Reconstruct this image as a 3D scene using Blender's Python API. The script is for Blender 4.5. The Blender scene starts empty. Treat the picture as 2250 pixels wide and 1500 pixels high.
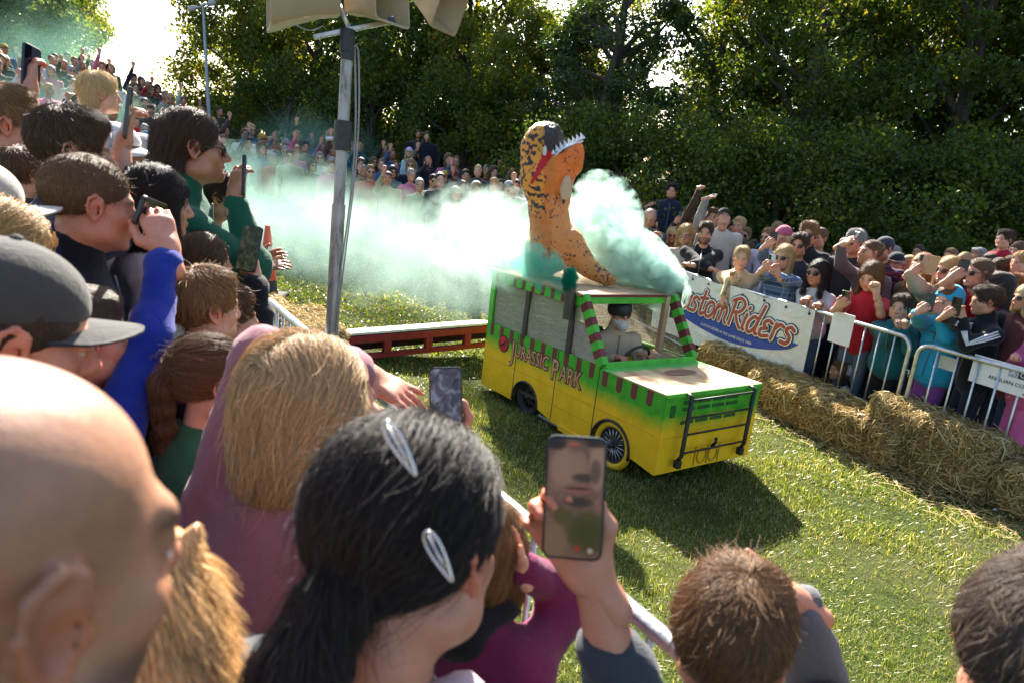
import bpy, math, random
import numpy as np
from mathutils import Matrix, Vector

random.seed(7)
rng = np.random.default_rng(7)
rad = math.radians
scene = bpy.context.scene
col = scene.collection

# ------------------------------------------------------------------ camera
CAM_F, CAM_PITCH, CAM_ROLL, CAM_H = 1500.0, rad(15), rad(5.5), 2.2   # focal length in photo pixels (2250 wide)
_fw = np.array([0, math.cos(CAM_PITCH), -math.sin(CAM_PITCH)])
_up0 = np.array([0, math.sin(CAM_PITCH), math.cos(CAM_PITCH)])
_rt0 = np.array([1.0, 0, 0])
_rt = math.cos(CAM_ROLL) * _rt0 + math.sin(CAM_ROLL) * _up0
_up = -math.sin(CAM_ROLL) * _rt0 + math.cos(CAM_ROLL) * _up0
_o = np.array([0, 0, CAM_H])
cam_d = bpy.data.cameras.new('camera')
cam_d.sensor_width = 36.0
cam_d.lens = CAM_F / 2250 * 36
cam_d.clip_start = 0.02
cam_d.clip_end = 3000
cam_d.dof.use_dof = True
cam_d.dof.focus_distance = 5.6
cam_d.dof.aperture_fstop = 5.0
cam = bpy.data.objects.new('camera', cam_d)
col.objects.link(cam)
cam.matrix_world = Matrix(((_rt[0], _up[0], -_fw[0], 0), (_rt[1], _up[1], -_fw[1], 0), (_rt[2], _up[2], -_fw[2], CAM_H), (0, 0, 0, 1)))
scene.camera = cam

# ------------------------------------------------------------------ sky, sun, exposure
SUN_EL, SUN_AZ = rad(36), rad(-7)          # azimuth measured from +Y towards +X
sun_dir = np.array([math.sin(SUN_AZ) * math.cos(SUN_EL), math.cos(SUN_AZ) * math.cos(SUN_EL), math.sin(SUN_EL)])
world = bpy.data.worlds.new('World')
scene.world = world
world.use_nodes = True
wn = world.node_tree
bg = wn.nodes['Background']
sky = wn.nodes.new('ShaderNodeTexSky')
sky.sky_type = 'NISHITA'
sky.sun_disc = False
sky.sun_elevation = SUN_EL
sky.sun_rotation = SUN_AZ
sky.air_density = 1.0
sky.dust_density = 2.0
sky.ozone_density = 1.0
wn.links.new(sky.outputs[0], bg.inputs[0])
bg.inputs[1].default_value = 0.068
sun_d = bpy.data.lights.new('sun', 'SUN')
sun_d.energy = 5.0
sun_d.angle = rad(0.55)
sun_d.color = (1.0, 0.93, 0.82)
sun = bpy.data.objects.new('sun', sun_d)
col.objects.link(sun)
sun.rotation_euler = Vector(sun_dir).to_track_quat('Z', 'Y').to_euler()
scene.view_settings.view_transform = 'Standard'
scene.view_settings.look = 'None'
scene.view_settings.exposure = 2.35
scene.view_settings.gamma = 1.0
scene.view_settings.use_curve_mapping = False
cy = scene.cycles
cy.use_denoising = True
cy.max_bounces = 6
cy.diffuse_bounces = 2
cy.glossy_bounces = 2
cy.transmission_bounces = 3
cy.transparent_max_bounces = 8
cy.volume_bounces = 2
cy.volume_step_rate = 0.7
cy.volume_max_steps = 128
cy.caustics_reflective = False
cy.caustics_refractive = False
cy.sample_clamp_indirect = 4.0

# ------------------------------------------------------------------ pixel helpers (photo pixels -> rays)
def ray(x, y):
    return _fw + _rt * (x - 1125) / CAM_F - _up * (y - 750) / CAM_F
def at(x, y, depth):
    return _o + ray(x, y) * depth
def onz(x, y, z):
    d = ray(x, y)
    return _o + d * ((z - CAM_H) / d[2])
def proj(P):
    v = np.asarray(P) - _o
    z = v @ _fw
    return 1125 + CAM_F * (v @ _rt) / z, 750 - CAM_F * (v @ _up) / z, z
def sstep(a, b, x):
    t = np.clip((x - a) / (b - a), 0, 1)
    return t * t * (3 - 2 * t)
RAIL_A = np.array([0.294, 1.154]); RAIL_DIR = np.array([-0.519, 0.855]); RAIL_N = np.array([0.855, 0.519])
def ground_z(x, y):
    x = np.asarray(x, float); y = np.asarray(y, float)
    s = (x - RAIL_A[0]) * RAIL_N[0] + (y - RAIL_A[1]) * RAIL_N[1]
    z = 0.27 * (1 - sstep(-0.2, 2.6, s))
    z = z + 0.28 * sstep(0.3, 1.6, -x) * sstep(0.2, -1.2, s) * sstep(0, 1.5, y)
    z = z + 0.22 * sstep(10, 18, y)
    z = z + 1.4 * sstep(3, 14, -x) * sstep(7, 22, y)
    z = z + 0.012 * (np.sin(x * 1.7 + y * .6) + np.sin(y * 1.3 - x * .9) + .6 * np.sin(3.1 * x + 1) * np.sin(2.7 * y))
    return z
def onground(x, y):
    z = 0.0
    for _ in range(25):
        p = onz(x, y, z)
        z = 0.5 * z + 0.5 * float(ground_z(p[0], p[1]))
    p = onz(x, y, z)
    return np.array([p[0], p[1], float(ground_z(p[0], p[1]))])

# ------------------------------------------------------------------ object helpers
def link(o, parent=None):
    col.objects.link(o)
    if parent is not None:
        o.parent = parent
    return o
def tag(o, label=None, cat=None, group=None, kind=None):
    if label: o['label'] = label
    if cat: o['category'] = cat
    if group: o['group'] = group
    if kind: o['kind'] = kind
    return o
def thing(name, label, cat, loc=(0, 0, 0), rotz=0.0, group=None):
    o = bpy.data.objects.new(name, None)
    o.empty_display_size = 0.1
    o.location = loc
    o.rotation_euler = (0, 0, rotz)
    col.objects.link(o)
    return tag(o, label, cat, group)
def np_mesh(name, v, f, mats=(), smooth=False, midx=None, vcol=None):
    """v (n,3); f list of tuples or (m,3)/(m,4) array"""
    me = bpy.data.meshes.new(name)
    v = np.asarray(v, np.float32)
    if isinstance(f, np.ndarray):
        m, k = f.shape
        me.vertices.add(len(v)); me.vertices.foreach_set('co', v.ravel())
        me.loops.add(m * k); me.loops.foreach_set('vertex_index', f.astype(np.int32).ravel())
        me.polygons.add(m); me.polygons.foreach_set('loop_start', np.arange(0, m * k, k, dtype=np.int32))
        if midx is not None: me.polygons.foreach_set('material_index', np.asarray(midx, np.int32))
        me.polygons.foreach_set('use_smooth', np.full(m, bool(smooth)))
        me.update(calc_edges=True)
        me.validate()
    else:
        me.from_pydata(v.tolist(), [], f)
        if smooth: me.polygons.foreach_set('use_smooth', np.full(len(me.polygons), True))
        if midx is not None: me.polygons.foreach_set('material_index', np.asarray(midx, np.int32))
        me.update()
    if vcol is not None:
        a = me.color_attributes.new('Col', 'FLOAT_COLOR', 'POINT')
        c = np.ones((len(v), 4), np.float32); c[:, :3] = vcol
        a.data.foreach_set('color', c.ravel())
    for m_ in mats: me.materials.append(m_)
    return me
def mobj(name, me, parent=None, loc=None, color=None):
    o = bpy.data.objects.new(name, me)
    if loc is not None: o.location = loc
    if color is not None: o.color = (*color, 1)
    return link(o, parent)
class MB:
    """collects simple shapes into one mesh"""
    def __init__(s): s.v = []; s.f = []; s.n = 0
    def add(s, v, f):
        s.v.append(np.asarray(v, float)); s.f += [tuple(i + s.n for i in q) for q in f]; s.n += len(v); return s
    def box(s, c, d, M=None, bev=0.0):
        x, y, z = (np.asarray(d) / 2)
        b = min(bev, x * .9, y * .9, z * .9)
        if b <= 0:
            v = np.array([(i * x, j * y, k * z) for i in (-1, 1) for j in (-1, 1) for k in (-1, 1)])
            f = [(0, 1, 3, 2), (4, 6, 7, 5), (0, 4, 5, 1), (2, 3, 7, 6), (0, 2, 6, 4), (1, 5, 7, 3)]
        else:
            v = []
            for i in (-1, 1):
                for j in (-1, 1):
                    for k in (-1, 1):
                        v += [(i * x, j * (y - b), k * (z - b)), (i * (x - b), j * y, k * (z - b)), (i * (x - b), j * (y - b), k * z)]
            v = np.array(v)
            idx = lambda i, j, k, a: ((i > 0) * 4 + (j > 0) * 2 + (k > 0)) * 3 + a
            f = []
            for a in range(3):
                for sg in (-1, 1):
                    o2 = [(-1, -1), (1, -1), (1, 1), (-1, 1)]
                    q = []
                    for u, w in o2:
                        c3 = [0, 0, 0]; c3[a] = sg; c3[(a + 1) % 3] = u; c3[(a + 2) % 3] = w
                        q.append(idx(*c3, a))
                    f.append(tuple(q if sg > 0 else q[::-1]))
            for a in range(3):
                b1, c1 = (a + 1) % 3, (a + 2) % 3
                for sb in (-1, 1):
                    for sc in (-1, 1):
                        q = []
                        for sa, ax in ((-1, b1), (1, b1), (1, c1), (-1, c1)):
                            c3 = [0, 0, 0]; c3[a] = sa; c3[b1] = sb; c3[c1] = sc
                            q.append(idx(*c3, ax))
                        f.append(tuple(q if sb * sc < 0 else q[::-1]))
            for i in (-1, 1):
                for j in (-1, 1):
                    for k in (-1, 1):
                        q = [idx(i, j, k, a) for a in range(3)]
                        f.append(tuple(q if i * j * k > 0 else q[::-1]))
        if M is not None: v = v @ np.asarray(M)[:3, :3].T
        return s.add(v + np.asarray(c), f)
    def tube(s, pts, r, n=8, cap=True, closed=False):
        pts = np.asarray(pts, float); m = len(pts)
        r = np.full(m, r) if np.isscalar(r) else np.asarray(r, float)
        t = np.gradient(pts, axis=0)
        if closed: t = np.roll(pts, -1, 0) - np.roll(pts, 1, 0)
        t /= np.linalg.norm(t, axis=1)[:, None] + 1e-12
        ref = np.array([0, 0, 1.0]) if abs(t[0][2]) < .9 else np.array([1.0, 0, 0])
        V = []
        u = np.cross(t[0], ref); u /= np.linalg.norm(u)
        a = np.arange(n) * 2 * math.pi / n
        for i in range(m):
            u = u - t[i] * (u @ t[i]); u /= np.linalg.norm(u) + 1e-12
            w = np.cross(t[i], u)
            V.append(pts[i] + r[i] * (np.cos(a)[:, None] * u + np.sin(a)[:, None] * w))
        F = []
        for i in range(m if closed else m - 1):
            j = (i + 1) % m
            for k in range(n):
                F.append((i * n + k, i * n + (k + 1) % n, j * n + (k + 1) % n, j * n + k))
        if cap and not closed:
            F.append(tuple(range(n))[::-1]); F.append(tuple((m - 1) * n + k for k in range(n)))
        return s.add(np.concatenate(V), F)
    def lathe(s, prof, n=16, c=(0, 0, 0), M=None):
        a = np.arange(n) * 2 * math.pi / n
        V = np.concatenate([np.stack([p[0] * np.cos(a), p[0] * np.sin(a), np.full(n, p[1])], 1) for p in prof])
        F = []
        for i in range(len(prof) - 1):
            for k in range(n):
                F.append((i * n + k, i * n + (k + 1) % n, (i + 1) * n + (k + 1) % n, (i + 1) * n + k))
        F.append(tuple(range(n))[::-1]); F.append(tuple((len(prof) - 1) * n + k for k in range(n)))
        if M is not None: V = V @ np.asarray(M)[:3, :3].T
        return s.add(V + np.asarray(c), F)
    def build(s, name, mat=None, parent=None, smooth=False, loc=None, color=None):
        me = np_mesh(name, np.concatenate(s.v), s.f, [mat] if mat else [], smooth)
        return mobj(name, me, parent, loc, color)
def smooth_angle(o, ang=40):
    me = o.data
    me.polygons.foreach_set('use_smooth', np.full(len(me.polygons), True))
    try: me.set_sharp_from_angle(angle=rad(ang))
    except Exception: pass
    return o

# ------------------------------------------------------------------ materials
class NT:
    def __init__(s, name):
        s.m = bpy.data.materials.new(name); s.m.use_nodes = True
        s.t = s.m.node_tree; s.b = s.t.nodes['Principled BSDF']; s.out = s.t.nodes['Material Output']
    def n(s, typ, **kw):
        nd = s.t.nodes.new(typ)
        ins = kw.pop('ins', {})
        for k, v in kw.items(): setattr(nd, k, v)
        for k, v in ins.items():
            if hasattr(v, 'is_linked') or isinstance(v, bpy.types.NodeSocket): s.t.links.new(v, nd.inputs[k])
            else: nd.inputs[k].default_value = v
        return nd
    def l(s, a, b): s.t.links.new(a, b)
    def coord(s, kind='Object'): return s.n('ShaderNodeTexCoord').outputs[kind]
    def noise(s, sc, det=4, rough=.55, vec=None, dist=0.0):
        nd = s.n('ShaderNodeTexNoise', ins={'Scale': sc, 'Detail': det, 'Roughness': rough, 'Distortion': dist})
        s.l(vec if vec is not None else s.coord(), nd.inputs['Vector'])
        return nd.outputs['Fac']
    def ramp(s, fac, stops, interp='LINEAR'):
        nd = s.n('ShaderNodeValToRGB'); nd.color_ramp.interpolation = interp
        e = nd.color_ramp.elements
        while len(e) < len(stops): e.new(0.5)
        for el, (p, c) in zip(e, stops):
            el.position = p; el.color = (*c, 1) if len(c) == 3 else c
        s.l(fac, nd.inputs['Fac']); return nd.outputs['Color']
    def mix(s, fac, a, b, typ='MIX'):
        nd = s.n('ShaderNodeMix', data_type='RGBA', blend_type=typ)
        for sock, v in ((nd.inputs['Factor'], fac), (nd.inputs[6], a), (nd.inputs[7], b)):
            if isinstance(v, bpy.types.NodeSocket): s.l(v, sock)
            elif isinstance(v, (int, float)): sock.default_value = v if sock.type == 'VALUE' else (v, v, v, 1)
            else: sock.default_value = (*v, 1)
        return nd.outputs[2]
    def math(s, op, a, b=None, c=None):
        nd = s.n('ShaderNodeMath', operation=op)
        for i, v in enumerate((a, b, c)):
            if v is None: continue
            if isinstance(v, bpy.types.NodeSocket): s.l(v, nd.inputs[i])
            else: nd.inputs[i].default_value = v
        return nd.outputs[0]
    def set(s, **kw):
        for k, v in kw.items():
            k = {'color': 'Base Color', 'rough': 'Roughness', 'metal': 'Metallic', 'spec': 'Specular IOR Level', 'alpha': 'Alpha', 'sss': 'Subsurface Weight', 'trans': 'Transmission Weight', 'coat': 'Coat Weight', 'sheen': 'Sheen Weight'}.get(k, k)
            if isinstance(v, bpy.types.NodeSocket): s.l(v, s.b.inputs[k])
            elif isinstance(v, tuple) and len(v) == 3 and s.b.inputs[k].type == 'RGBA': s.b.inputs[k].default_value = (*v, 1)
            else: s.b.inputs[k].default_value = v
        return s
    def bump(s, h, strength=.3, dist=.01):
        nd = s.n('ShaderNodeBump', ins={'Strength': strength, 'Distance': dist})
        s.l(h, nd.inputs['Height']); s.l(nd.outputs[0], s.b.inputs['Normal']); return s
_simple = {}
def simple(name, color, rough=.6, metal=0.0, var=.15, scale=12.0, bump=0.0, coat=0.0, spec=.5):
    """flat paint / plastic with a little uneven tone"""
    if name in _simple: return _simple[name]
    m = NT(name)
    nf = m.noise(scale, 5, .65)
    c = np.array(color)
    m.set(color=m.ramp(nf, [(.3, tuple(c * (1 - var))), (.7, tuple(np.minimum(c * (1 + var), 1)))]), rough=rough, metal=metal, coat=coat, spec=spec)
    if bump: m.bump(m.noise(scale * 6, 4, .6), bump, .004)
    _simple[name] = m.m
    return m.m
def mat_skin():
    m = NT('skin')
    vc = m.n('ShaderNodeVertexColor', layer_name='Col').outputs['Color']
    nz = m.math('MULTIPLY_ADD', m.noise(35, 5, .65), .6, m.math('MULTIPLY', m.noise(260, 3, .6), .45))
    m.set(color=m.mix(.65, vc, m.mix(nz, (.50, .40, .36), (1.4, 1.3, 1.24)), 'MULTIPLY'), rough=m.ramp(m.noise(90, 3, .6), [(.3, (.36,) * 3), (.7, (.58,) * 3)]), sss=.10, spec=.5)
    m.b.inputs['Subsurface Radius'].default_value = (1.0, .3, .15)
    m.b.inputs['Subsurface Scale'].default_value = 0.012
    m.bump(m.math('ADD', m.noise(420, 3, .6), m.noise(90, 4, .6)), .22, .0025)
    return m.m
def mat_cloth(name='cloth', bumps=.35, wscale=500):
    m = NT(name)
    oc = m.n('ShaderNodeObjectInfo').outputs['Color']
    big = m.noise(7, 4, .6); fine = m.noise(wscale, 2, .5)
    m.set(color=m.mix(1.0, oc, m.mix(m.math('MULTIPLY_ADD', fine, .5, m.math('MULTIPLY', big, .6)), (.55, .55, .55), (1.35, 1.35, 1.35)), 'MULTIPLY'), rough=.9, spec=.15, sheen=.15)
    m.bump(m.math('MULTIPLY_ADD', fine, .25, m.noise(26, 5, .6, dist=1.2)), bumps, .012)
    return m.m
def mat_hair():
    m = NT('hair')
    oc = m.n('ShaderNodeObjectInfo').outputs['Color']
    mp = m.n('ShaderNodeMapping', ins={'Scale': (60, 60, 9), 'Vector': m.coord()})
    st = m.noise(4, 5, .7, vec=mp.outputs[0], dist=.6)
    m.set(color=m.mix(1.0, oc, m.mix(st, (.35, .35, .35), (1.7, 1.65, 1.6)), 'MULTIPLY'), rough=.5, spec=.25)
    m.bump(st, .9, .012)
    return m.m
def mat_strand():
    m = NT('hair_strand')
    oc = m.n('ShaderNodeObjectInfo').outputs['Color']
    hi = m.n('ShaderNodeHairInfo')
    m.set(color=m.mix(1.0, oc, m.mix(hi.outputs['Random'], (.55, .55, .55), (1.7, 1.55, 1.4)), 'MULTIPLY'), rough=.48, spec=.22)
    return m.m
M_SKIN = mat_skin(); M_CLOTH = mat_cloth(); M_HAIR = mat_hair(); M_STRAND = mat_strand()
M_DARK = simple('black_plastic', (.012, .012, .014), .35, var=.3)
M_STEEL = None
def mat_steel(name, base=(.55, .56, .57), rough=.38):
    m = NT(name)
    a = m.noise(14, 6, .7); b = m.noise(90, 3, .6)
    m.set(color=m.ramp(a, [(.3, tuple(np.array(base) * .62)), (.5, base), (.75, tuple(np.array(base) * 1.2))]), metal=.85, rough=m.ramp(b, [(.3, (rough * .7,) * 3), (.8, (min(rough * 1.5, 1),) * 3)]))
    m.bump(b, .15, .002)
    return m.m
M_STEEL = mat_steel('galvanised_steel')

# ------------------------------------------------------------------ signed-distance bodies, meshed with surface nets
def rotM(ax=0, ay=0, az=0):
    return np.array(Matrix.Rotation(az, 3, 'Z') @ Matrix.Rotation(ay, 3, 'Y') @ Matrix.Rotation(ax, 3, 'X'))
def cone(a, b, ra, rb=None, k=.02, op=1):
    return ('c', np.asarray(a, float), np.asarray(b, float), ra, ra if rb is None else rb, k, op)
def ell(c, r, R=None, k=.02, op=1):
    return ('e', np.asarray(c, float), np.asarray(r, float) if not np.isscalar(r) else np.array([r] * 3, float), None if R is None else np.asarray(R), k, op)
def bx(c, h, R=None, rd=.0, k=.01, op=1):
    return ('b', np.asarray(c, float), np.asarray(h, float), (np.eye(3) if R is None else np.asarray(R), rd), k, op)
def prim_d(p, P):
    if p[0] == 'c':
        _, a, b, ra, rb, k, op = p
        ab = b - a; L2 = ab @ ab + 1e-12
        t = np.clip((P - a) @ ab / L2, 0, 1)
        return np.linalg.norm(P - a - t[..., None] * ab, axis=-1) - (ra + (rb - ra) * t)
    if p[0] == 'e':
        _, c, r, R, k, op = p
        q = P - c
        if R is not None: q = q @ R
        k0 = np.linalg.norm(q / r, axis=-1); k1 = np.linalg.norm(q / (r * r), axis=-1) + 1e-9
        return np.where(k0 < 1e-6, -r.min(), k0 * (k0 - 1) / k1)
    _, c, h, (R, rd), k, op = p
    q = np.abs((P - c) @ R) - h + rd
    return np.linalg.norm(np.maximum(q, 0), axis=-1) + np.minimum(q.max(-1), 0) - rd
def prim_bb(p):
    if p[0] == 'c':
        r = max(p[3], p[4]); return np.minimum(p[1], p[2]) - r, np.maximum(p[1], p[2]) + r
    if p[0] == 'e':
        r = p[2] if p[3] is None else np.full(3, p[2].max()); return p[1] - r, p[1] + r
    h = np.abs(p[3][0]) @ p[2]; return p[1] - h, p[1] + h
def combine(F, d, k, op):
    if op > 0:
        h = np.maximum(k - np.abs(F - d), 0) / k
        return np.minimum(F, d) - h * h * k * .25
    h = np.maximum(k - np.abs(F + d), 0) / k
    return np.maximum(F, -d) + h * h * k * .25
def field(prims, P):
    F = np.full(P.shape[:-1], 9.0)
    for p in prims: F = combine(F, prim_d(p, P), p[-2], p[-1])
    return F
def sdf_mesh(prims, vox):
    lo = np.min([prim_bb(p)[0] for p in prims if p[-1] > 0], 0) - 2.2 * vox
    hi = np.max([prim_bb(p)[1] for p in prims if p[-1] > 0], 0) + 2.2 * vox
    n = np.ceil((hi - lo) / vox).astype(int) + 1
    F = np.full(n, 9.0)
    ax = [lo[i] + np.arange(n[i]) * vox for i in range(3)]
    for p in prims:
        b0, b1 = prim_bb(p); m = p[-2] + 2.5 * vox
        i0 = np.maximum(np.floor((b0 - m - lo) / vox).astype(int), 0); i1 = np.minimum(np.ceil((b1 + m - lo) / vox).astype(int) + 1, n)
        if (i1 <= i0).any(): continue
        sl = tuple(slice(a, b) for a, b in zip(i0, i1))
        P = np.stack(np.meshgrid(ax[0][sl[0]], ax[1][sl[1]], ax[2][sl[2]], indexing='ij'), -1)
        F[sl] = combine(F[sl], prim_d(p, P), p[-2], p[-1])
    return nets(F, lo, vox)
def nets(F, lo, vox):
    n = F.shape
    S = F < 0
    corners = [(i, j, k) for i in (0, 1) for j in (0, 1) for k in (0, 1)]
    cut = lambda A, c: A[c[0]:n[0] - 1 + c[0], c[1]:n[1] - 1 + c[1], c[2]:n[2] - 1 + c[2]]
    cnt = sum(cut(S, c).astype(np.int8) for c in corners)
    act = (cnt > 0) & (cnt < 8)
    idx = np.full(act.shape, -1, np.int64)
    ii = np.argwhere(act)
    idx[act] = np.arange(len(ii))
    vals = np.stack([cut(F, c)[act] for c in corners], 1)
    acc = np.zeros((len(ii), 3)); w = np.zeros(len(ii))
    for a in range(8):
        for b in range(a + 1, 8):
            ca, cb = np.array(corners[a]), np.array(corners[b])
            if np.abs(ca - cb).sum() != 1: continue
            fa, fb = vals[:, a], vals[:, b]
            x = (fa < 0) != (fb < 0)
            t = fa / np.where(x, fa - fb, 1)
            acc += np.where(x[:, None], ca + t[:, None] * (cb - ca), 0); w += x
    V = lo + (ii + acc / w[:, None]) * vox
    faces = []
    for d in range(3):
        u, v_ = (d + 1) % 3, (d + 2) % 3
        s0 = [slice(None)] * 3; s1 = [slice(None)] * 3
        s0[d] = slice(0, n[d] - 1); s1[d] = slice(1, n[d])
        ch = S[tuple(s0)] != S[tuple(s1)]
        e = np.argwhere(ch)
        e = e[(e[:, u] > 0) & (e[:, v_] > 0) & (e[:, u] < n[u] - 1) & (e[:, v_] < n[v_] - 1)]
        if not len(e): continue
        q = []
        for du, dv in ((-1, -1), (0, -1), (0, 0), (-1, 0)):
            c = e.copy(); c[:, u] += du; c[:, v_] += dv
            q.append(idx[c[:, 0], c[:, 1], c[:, 2]])
        q = np.stack(q, 1)
        flip = ~S[e[:, 0], e[:, 1], e[:, 2]]
        q[flip] = q[flip][:, ::-1]
        faces.append(q)
    Fq = np.concatenate(faces)
    Fq = Fq[(Fq >= 0).all(1)]
    return V, Fq
def vnormals(V, Fq):
    nrm = np.zeros_like(V)
    fn = np.cross(V[Fq[:, 2]] - V[Fq[:, 0]], V[Fq[:, 3]] - V[Fq[:, 1]])
    for i in range(4): np.add.at(nrm, Fq[:, i], fn)
    return nrm / (np.linalg.norm(nrm, axis=1)[:, None] + 1e-12)
def wobble(P, freq, seed, oct=3):
    r = np.random.default_rng(seed); o = np.zeros(len(P)); a = 1.0
    for i in range(oct):
        for _ in range(4):
            d = r.normal(size=3) * freq * (1.9 ** i)
            o += a * np.sin(P @ d + r.uniform(0, 6.28) + 1.5 * np.sin(P @ (r.normal(size=3) * freq * .7)))
        a *= .55
    return o / 5
def relax(V, Fq, it=1):
    for _ in range(it):
        acc = np.zeros_like(V); c = np.zeros(len(V))
        for a, b in ((0, 1), (1, 2), (2, 3), (3, 0)):
            np.add.at(acc, Fq[:, a], V[Fq[:, b]]); np.add.at(acc, Fq[:, b], V[Fq[:, a]])
            np.add.at(c, Fq[:, a], 1); np.add.at(c, Fq[:, b], 1)
        V = .5 * V + .5 * acc / np.maximum(c, 1)[:, None]
    return V
# ================================================================== the setting
def mat_ground():
    m = NT('turf_soil_shaded')
    a = m.noise(1.2, 6, .65); b = m.noise(9, 6, .7); c = m.noise(70, 4, .7)
    g = m.ramp(b, [(.25, (.022, .030, .007)), (.5, (.040, .058, .011)), (.75, (.07, .085, .02))])  # turf and soil tones, darkened to paint in the shade between blades
    g = m.mix(m.ramp(a, [(.45, (0, 0, 0)), (.7, (1, 1, 1))]), g, (.085, .085, .028))
    g = m.mix(m.ramp(c, [(.6, (0, 0, 0)), (.72, (1, 1, 1))]), g, (.16, .14, .06))
    m.set(color=g, rough=.95, spec=.1)
    m.bump(m.math('ADD', b, c), .8, .03)
    return m.m
def axis_pts():
    d = np.concatenate([np.linspace(0, 30, 76), np.geomspace(31, 600, 20)])
    return d
d = axis_pts()
gx = np.concatenate([-d[::-1][:-1], d]); gy = np.concatenate([-np.geomspace(1, 60, 12)[::-1], d])
X, Y = np.meshgrid(gx, gy, indexing='ij')
Z = ground_z(X, Y)
nx, ny = X.shape
ii, jj = np.meshgrid(np.arange(nx - 1), np.arange(ny - 1), indexing='ij')
k = ii * ny + jj
gf = np.stack([k, k + ny, k + ny + 1, k + 1], -1).reshape(-1, 4)
ground = mobj('ground', np_mesh('ground', np.stack([X, Y, Z], -1).reshape(-1, 3), gf, [mat_ground()], smooth=True))
tag(ground, 'sloping turf of the race course and the banks beside it', 'ground', kind='structure')

# grass blades: real geometry, dense close to the camera, thinning with distance
def mat_grass():
    m = NT('grass_blade')
    vc = m.n('ShaderNodeVertexColor', layer_name='Col').outputs['Color']
    m.set(color=vc, rough=.38, spec=.55)
    tr = m.n('ShaderNodeBsdfTranslucent'); m.l(m.mix(1.0, vc, (1.5, 1.45, .6), 'MULTIPLY'), tr.inputs['Color'])
    mx = m.n('ShaderNodeMixShader', ins={0: .42}); m.l(m.b.outputs[0], mx.inputs[1]); m.l(tr.outputs[0], mx.inputs[2])
    m.l(mx.outputs[0], m.out.inputs['Surface'])
    return m.m
M_GRASS = mat_grass()
def scatter(n, x0, x1, y0, y1, dens):
    x = rng.uniform(x0, x1, n); y = rng.uniform(y0, y1, n)
    k = rng.uniform(size=n) < dens(x, y)
    return x[k], y[k]
def in_view(x, y, pad=60):
    P = np.stack([x, y, ground_z(x, y)], -1) - _o
    z = P @ _fw
    u = 1125 + CAM_F * (P @ _rt) / np.maximum(z, .05); v = 750 - CAM_F * (P @ _up) / np.maximum(z, .05)
    return (z > .3) & (u > -pad - 250) & (u < 2250 + pad + 250) & (v > -pad) & (v < 1500 + pad + 300)
def blades(n, hgt, wid, flat, cols, dens, region, seed, curl=.5, short=False):
    x, y = scatter(n, *region, dens)
    k = in_view(x, y); x, y = x[k], y[k]
    n = len(x); z = ground_z(x, y)
    r = np.random.default_rng(seed)
    dist = np.hypot(x, y)
    h = hgt * r.uniform(.5, 1.35, n); w = wid * r.uniform(.6, 1.4, n) * np.clip(dist / 4.5, .8, 2.6)
    th = r.uniform(0, 2 * np.pi, n); lean = r.normal(0, 1, n) * flat
    patch = .5 + .5 * np.sin(x * 2.3 + 1.2 * np.sin(y * 1.9)) * np.sin(y * 2.1 + .8 * np.sin(x * 3.1))
    fine = .5 + .5 * np.sin(x * 13 + 2 * np.sin(y * 9)) * np.sin(y * 11 + 2 * np.sin(x * 7 + 1))
    patch = np.clip(.55 * patch + .45 * fine, 0, 1)
    h = h * (.45 + 1.0 * patch)
    dx, dy = np.cos(th), np.sin(th)
    L = np.stack([dx * np.sin(lean), dy * np.sin(lean), np.cos(lean)], 1)
    Wd = np.stack([-dy, dx, np.zeros(n)], 1) * (w / 2)[:, None]
    p0 = np.stack([x, y, z], 1)
    mid = p0 + L * (h * .55)[:, None]
    L2 = L + np.stack([dx, dy, np.zeros(n)], 1) * (curl * np.sign(lean + 1e-6))[:, None]; L2 /= np.linalg.norm(L2, axis=1)[:, None]
    tip = mid + L2 * (h * .5)[:, None]
    if short:
        V = np.stack([p0 - Wd, p0 + Wd, tip + Wd * .25, tip - Wd * .25], 1).reshape(-1, 3); F = np.arange(n * 4).reshape(-1, 4)
    else: V = np.stack([p0 - Wd, p0 + Wd, mid + Wd * .8, mid - Wd * .8, tip + Wd * .12, tip - Wd * .12], 1).reshape(-1, 3)
    if not short:
        b = np.arange(n)[:, None] * 6
        F = np.concatenate([b + np.array([0, 1, 2, 3]), b + np.array([3, 2, 4, 5])])
    t = np.clip(.55 * r.uniform(size=n) + .45 * patch + r.normal(0, .12, n), 0, 1)[:, None]
    C = np.asarray(cols[0]) * (1 - t) + np.asarray(cols[1]) * t
    dry = r.uniform(size=n) < .16
    C[dry] = np.asarray(cols[2]) * r.uniform(.7, 1.2, (dry.sum(), 1))
    return V, F, np.repeat(C, 4 if short else 6, 0)
GREEN = ((.080, .132, .016), (.18, .212, .034), (.44, .38, .19))
STRAWC = ((.34, .29, .12), (.48, .42, .20), (.55, .50, .30))
bare = lambda x, y: .25 + .75 * sstep(-.55, -.1, np.sin(x * 3.7 + 1.4 * np.sin(y * 2.9)) * np.sin(y * 3.3 + 1.2 * np.sin(x * 2.3)))
near = lambda x, y: np.clip(1.3 - .12 * np.hypot(x, y), .05, 1) * bare(x, y)
V1, F1, C1 = blades(300000, .034, .0044, .75, GREEN, near, (-.6, 5.2, 1.5, 6.3), 1, short=True)
V4, F4, C4 = blades(180000, .034, .0062, .75, GREEN, near, (-6, 7, 4.0, 11), 4, short=True)
V2, F2, C2 = blades(70000, .045, .015, .7, GREEN, lambda x, y: np.full(x.shape, 1.0), (-9, 6, 7, 18), 2)
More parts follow.
